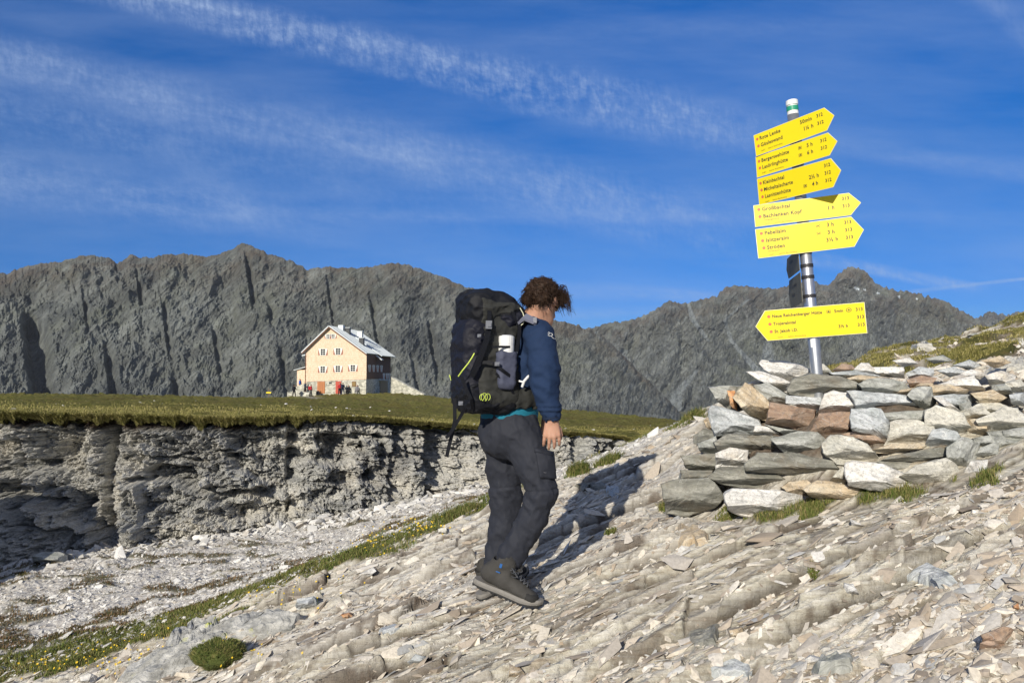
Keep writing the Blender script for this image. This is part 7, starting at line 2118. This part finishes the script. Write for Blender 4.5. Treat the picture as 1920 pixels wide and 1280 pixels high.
# lumpy sod lip under those blades
npx, nv = 700, 12
pxl = np.linspace(-300, 1255, npx); vv = np.linspace(0, 1, nv); PXL, VL = np.meshgrid(pxl, vv)
el_ = edge_Y(PXL) + 0.225 * zigzag(PXL); hg = np.clip(.45 + 1.0 * fbm2(PXL / 22.0, PXL * 0, 4, .6, seed=303), .05, 1.2) * np.where(PXL < 600, 1.0, .35)
thk = .06 + .17 * hg
ang_ = (VL * 1.25 - .15) * math.pi / 1.0
yl = el_ + .10 - np.sin(np.clip(ang_, -.4, math.pi)) * (.10 + .08 * hg) + .03 * fbm2(PXL / 8, VL * 3, 3, seed=305); xl = (PXL - 960) / F * yl
zt_ = meadow_z(xl[0], el_[0])[None] ; zl = zt_ + .01 - (1 - np.cos(np.clip(ang_, 0, math.pi))) * .5 * thk + .015 * fbm2(PXL / 6, VL * 4, 3, seed=306)
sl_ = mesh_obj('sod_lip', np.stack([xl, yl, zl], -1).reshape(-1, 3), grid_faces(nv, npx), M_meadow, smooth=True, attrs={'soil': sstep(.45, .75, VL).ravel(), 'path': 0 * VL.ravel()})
tag(sl_, kind='structure')
# bank strip, hump, pile foot
def turf_pts(n, y0, y1, u0, u1, thr, cond=None):
    x, y = sample_ground(n, y0, y1, u0, u1); t_ = gsample(GA['turf'], x, y)
    k = (t_ > thr) & (rs.rand(n) < t_)
    if cond is not None: k &= cond(x, y)
    x, y = x[k], y[k]
    return np.stack([x, y, gz(x, y) - .005], 1)
P = turf_pts(260000, 4.6, 9.5, -.80, .22, .35, lambda x, y: bank(x, y) < 1.1)
cl = np.clip(.5 + .9 * fbm2(P[:, 0] * 3, P[:, 1] * 3, 3, seed=311), .1, 1.2)
blades(P, .018 + .055 * cl * rs.rand(len(P)), 'grass', M_gr2, .0028)
P = turf_pts(160000, 6.4, 10.5, .40, .86, .3)
cl = np.clip(.5 + .9 * fbm2(P[:, 0] * 2.5, P[:, 1] * 2.5, 3, seed=313), .1, 1.2)
blades(P, .02 + .05 * cl * rs.rand(len(P)), 'grass', M_gr1, .0035)
P = turf_pts(120000, 3.4, 4.6, .2, .9, .35, lambda x, y: np.abs(y - np.interp(x, PILE[:, 0], PILE[:, 1])) < .5)
blades(P, .02 + .07 * rs.rand(len(P)) * rs.rand(len(P)), 'grass', M_gr2, .0018)
P = turf_pts(160000, 6.0, 13, -.82, .2, .35, lambda x, y: bank(x, y) >= 1.0)
blades(P, .015 + .035 * rs.rand(len(P)), 'ground_cover', M_gr3, .004)
# loose tufts: on the cliff foot by the hiker, beside the path
tp = []
for (px0, py0, r_, n_, L_) in ((1085, 885, .10, 1500, .12), (1140, 868, .12, 900, .10), (1300, 782, .12, 900, .09), (1280, 790, .2, 700, .06), (1250, 955, .05, 500, .05), (1145, 1000, .035, 300, .04), (1525, 1080, .02, 250, .03), (1370, 965, .08, 900, .035), (860, 965, .18, 2200, .10), (735, 1030, .2, 900, .06)):
    ys_ = np.linspace(2, 14, 1500); ray = at(px0, py0, 1.0); hit = np.argmax(ray[2] * ys_ < gz(ray[0] * ys_, ys_)); Y = ys_[hit]
    a = rs.uniform(0, 6.28, n_); rr_ = r_ * np.sqrt(rs.rand(n_)) * (.7 + .6 * rs.rand(n_)); xx = ray[0] * Y + rr_ * np.cos(a); yy_ = Y + rr_ * np.sin(a)
    P = np.stack([xx, yy_, gz(xx, yy_) - .004], 1)
    blades(P, L_ * (.4 + .8 * rs.rand(n_)), 'grass', M_gr2, .0026, spread=.8)
# moss cushion on the boulder
ys_ = np.linspace(2, 14, 1500); ray = at(408, 1246, 1.0); Y = ys_[np.argmax(ray[2] * ys_ < gz(ray[0] * ys_, ys_))]
mc = at(410, 1222, Y - .02)
G = Field(mc - .25, mc + .25, .009); G.ell(mc + np.array([0, 0, -.02]), (.145, .12, .075), None, .02); G.ell(mc + np.array([.06, 0, .0]), (.085, .08, .055), None, .03); G.ell(mc + np.array([-.09, .02, -.04]), (.07, .07, .05), None, .03)
V, Q = G.mesh(lambda P: -.022 * fbm3(P[:, 0] * 13, P[:, 1] * 13, P[:, 2] * 13, 4))
def mossm(t, b):
    co = t.n('ShaderNodeTexCoord').outputs['Object']
    return t.ramp(t.noise(co, 16, 6, .75), [(.3, (.020, .030, .006)), (.5, (.075, .095, .018)), (.7, (.17, .13, .05))])
M_moss = material('moss_cushion_green', mossm, .95)
cush = empty('cushion_plant', tuple(mc)); tag(cush, 'round green cushion plant growing on the lichened boulder at the lower left', 'plant')
part('cushion', V, Q, M_moss, cush)
k = rs.choice(len(V), 5000); nn = (V[k] - (mc + np.array([0, 0, -.05]))); nn /= np.linalg.norm(nn, axis=1)[:, None]
o = blades(V[k], .012 + .018 * rs.rand(5000), 'shoots', M_gr2, .0016, lean=nn * 2.0); o['kind'] = 'stuff'; o.parent = cush; o.matrix_parent_inverse = Matrix.Translation(-Vector(mc))
# yellow flowers
fx, fy = [], []
for (px0, py0, sp_, n_) in ((420, 1235, 60, 25), (215, 1245, 60, 60), (330, 1200, 40, 16), (560, 1120, 45, 26), (110, 1262, 40, 40), (780, 1000, 40, 60), (700, 1030, 30, 30), (490, 1125, 10, 6)):
    for _ in range(n_):
        a_, b_ = px0 + rs.normal() * sp_, py0 + rs.normal() * sp_ * .3
        if b_ > 1278 or a_ > 880: continue
        ray = at(a_, b_, 1.0); h_ = ray[2] * ys_ < gz(ray[0] * ys_, ys_)
        if h_.any():
            Y = ys_[np.argmax(h_)]; fx.append(ray[0] * Y); fy.append(Y)
fx, fy = np.array(fx), np.array(fy); fz = gz(fx, fy)
mb = MB()
for x_, y_, z_ in zip(fx, fy, fz):
    h_ = rs.uniform(.03, .08); t_ = np.array([x_ + rs.normal() * .012, y_ + rs.normal() * .012, z_ + h_]); r_ = rs.uniform(.005, .010)
    mb.tube([(x_, y_, z_), t_], .0009, 3, 0, caps=False)
    up_ = np.array([rs.normal() * .4 - .2, rs.normal() * .3 - .6, .8]); up_ /= np.linalg.norm(up_); e1 = np.cross(up_, [1, 0, 0]); e1 /= np.linalg.norm(e1); e2 = np.cross(up_, e1)
    for p_ in range(5):
        a = p_ * 2 * math.pi / 5; d1 = e1 * math.cos(a) + e2 * math.sin(a); d2 = e1 * math.cos(a + .5) + e2 * math.sin(a + .5); d0 = e1 * math.cos(a - .5) + e2 * math.sin(a - .5)
        mb.add([t_, t_ + d0 * r_ * .8 + up_ * r_ * .3, t_ + d1 * r_ + up_ * r_ * .35, t_ + d2 * r_ * .8 + up_ * r_ * .3], [(0, 1, 2, 3)], 1)
fl = mb.build('wildflowers', [M_gr2, plain('yellow_petals', (.82, .56, .02), .6, 0, .2)]); tag(fl, kind='stuff')

# ------------------------------------------------------------------ mountain air
hv = bpy.data.materials.new('mountain_air'); hv.use_nodes = True
hn = hv.node_tree; hn.nodes.remove(hn.nodes['Principled BSDF'])
pv = hn.nodes.new('ShaderNodeVolumePrincipled'); pv.inputs['Density'].default_value = HAZE; pv.inputs['Color'].default_value = (.80, .88, 1, 1); pv.inputs['Anisotropy'].default_value = 0.0
hn.links.new(pv.outputs[0], hn.nodes['Material Output'].inputs['Volume'])
mb = MB(); mb.box((0, 0, 50), (9800, 9800, 340)); hz_o = mb.build('haze', hv); tag(hz_o, kind='stuff')
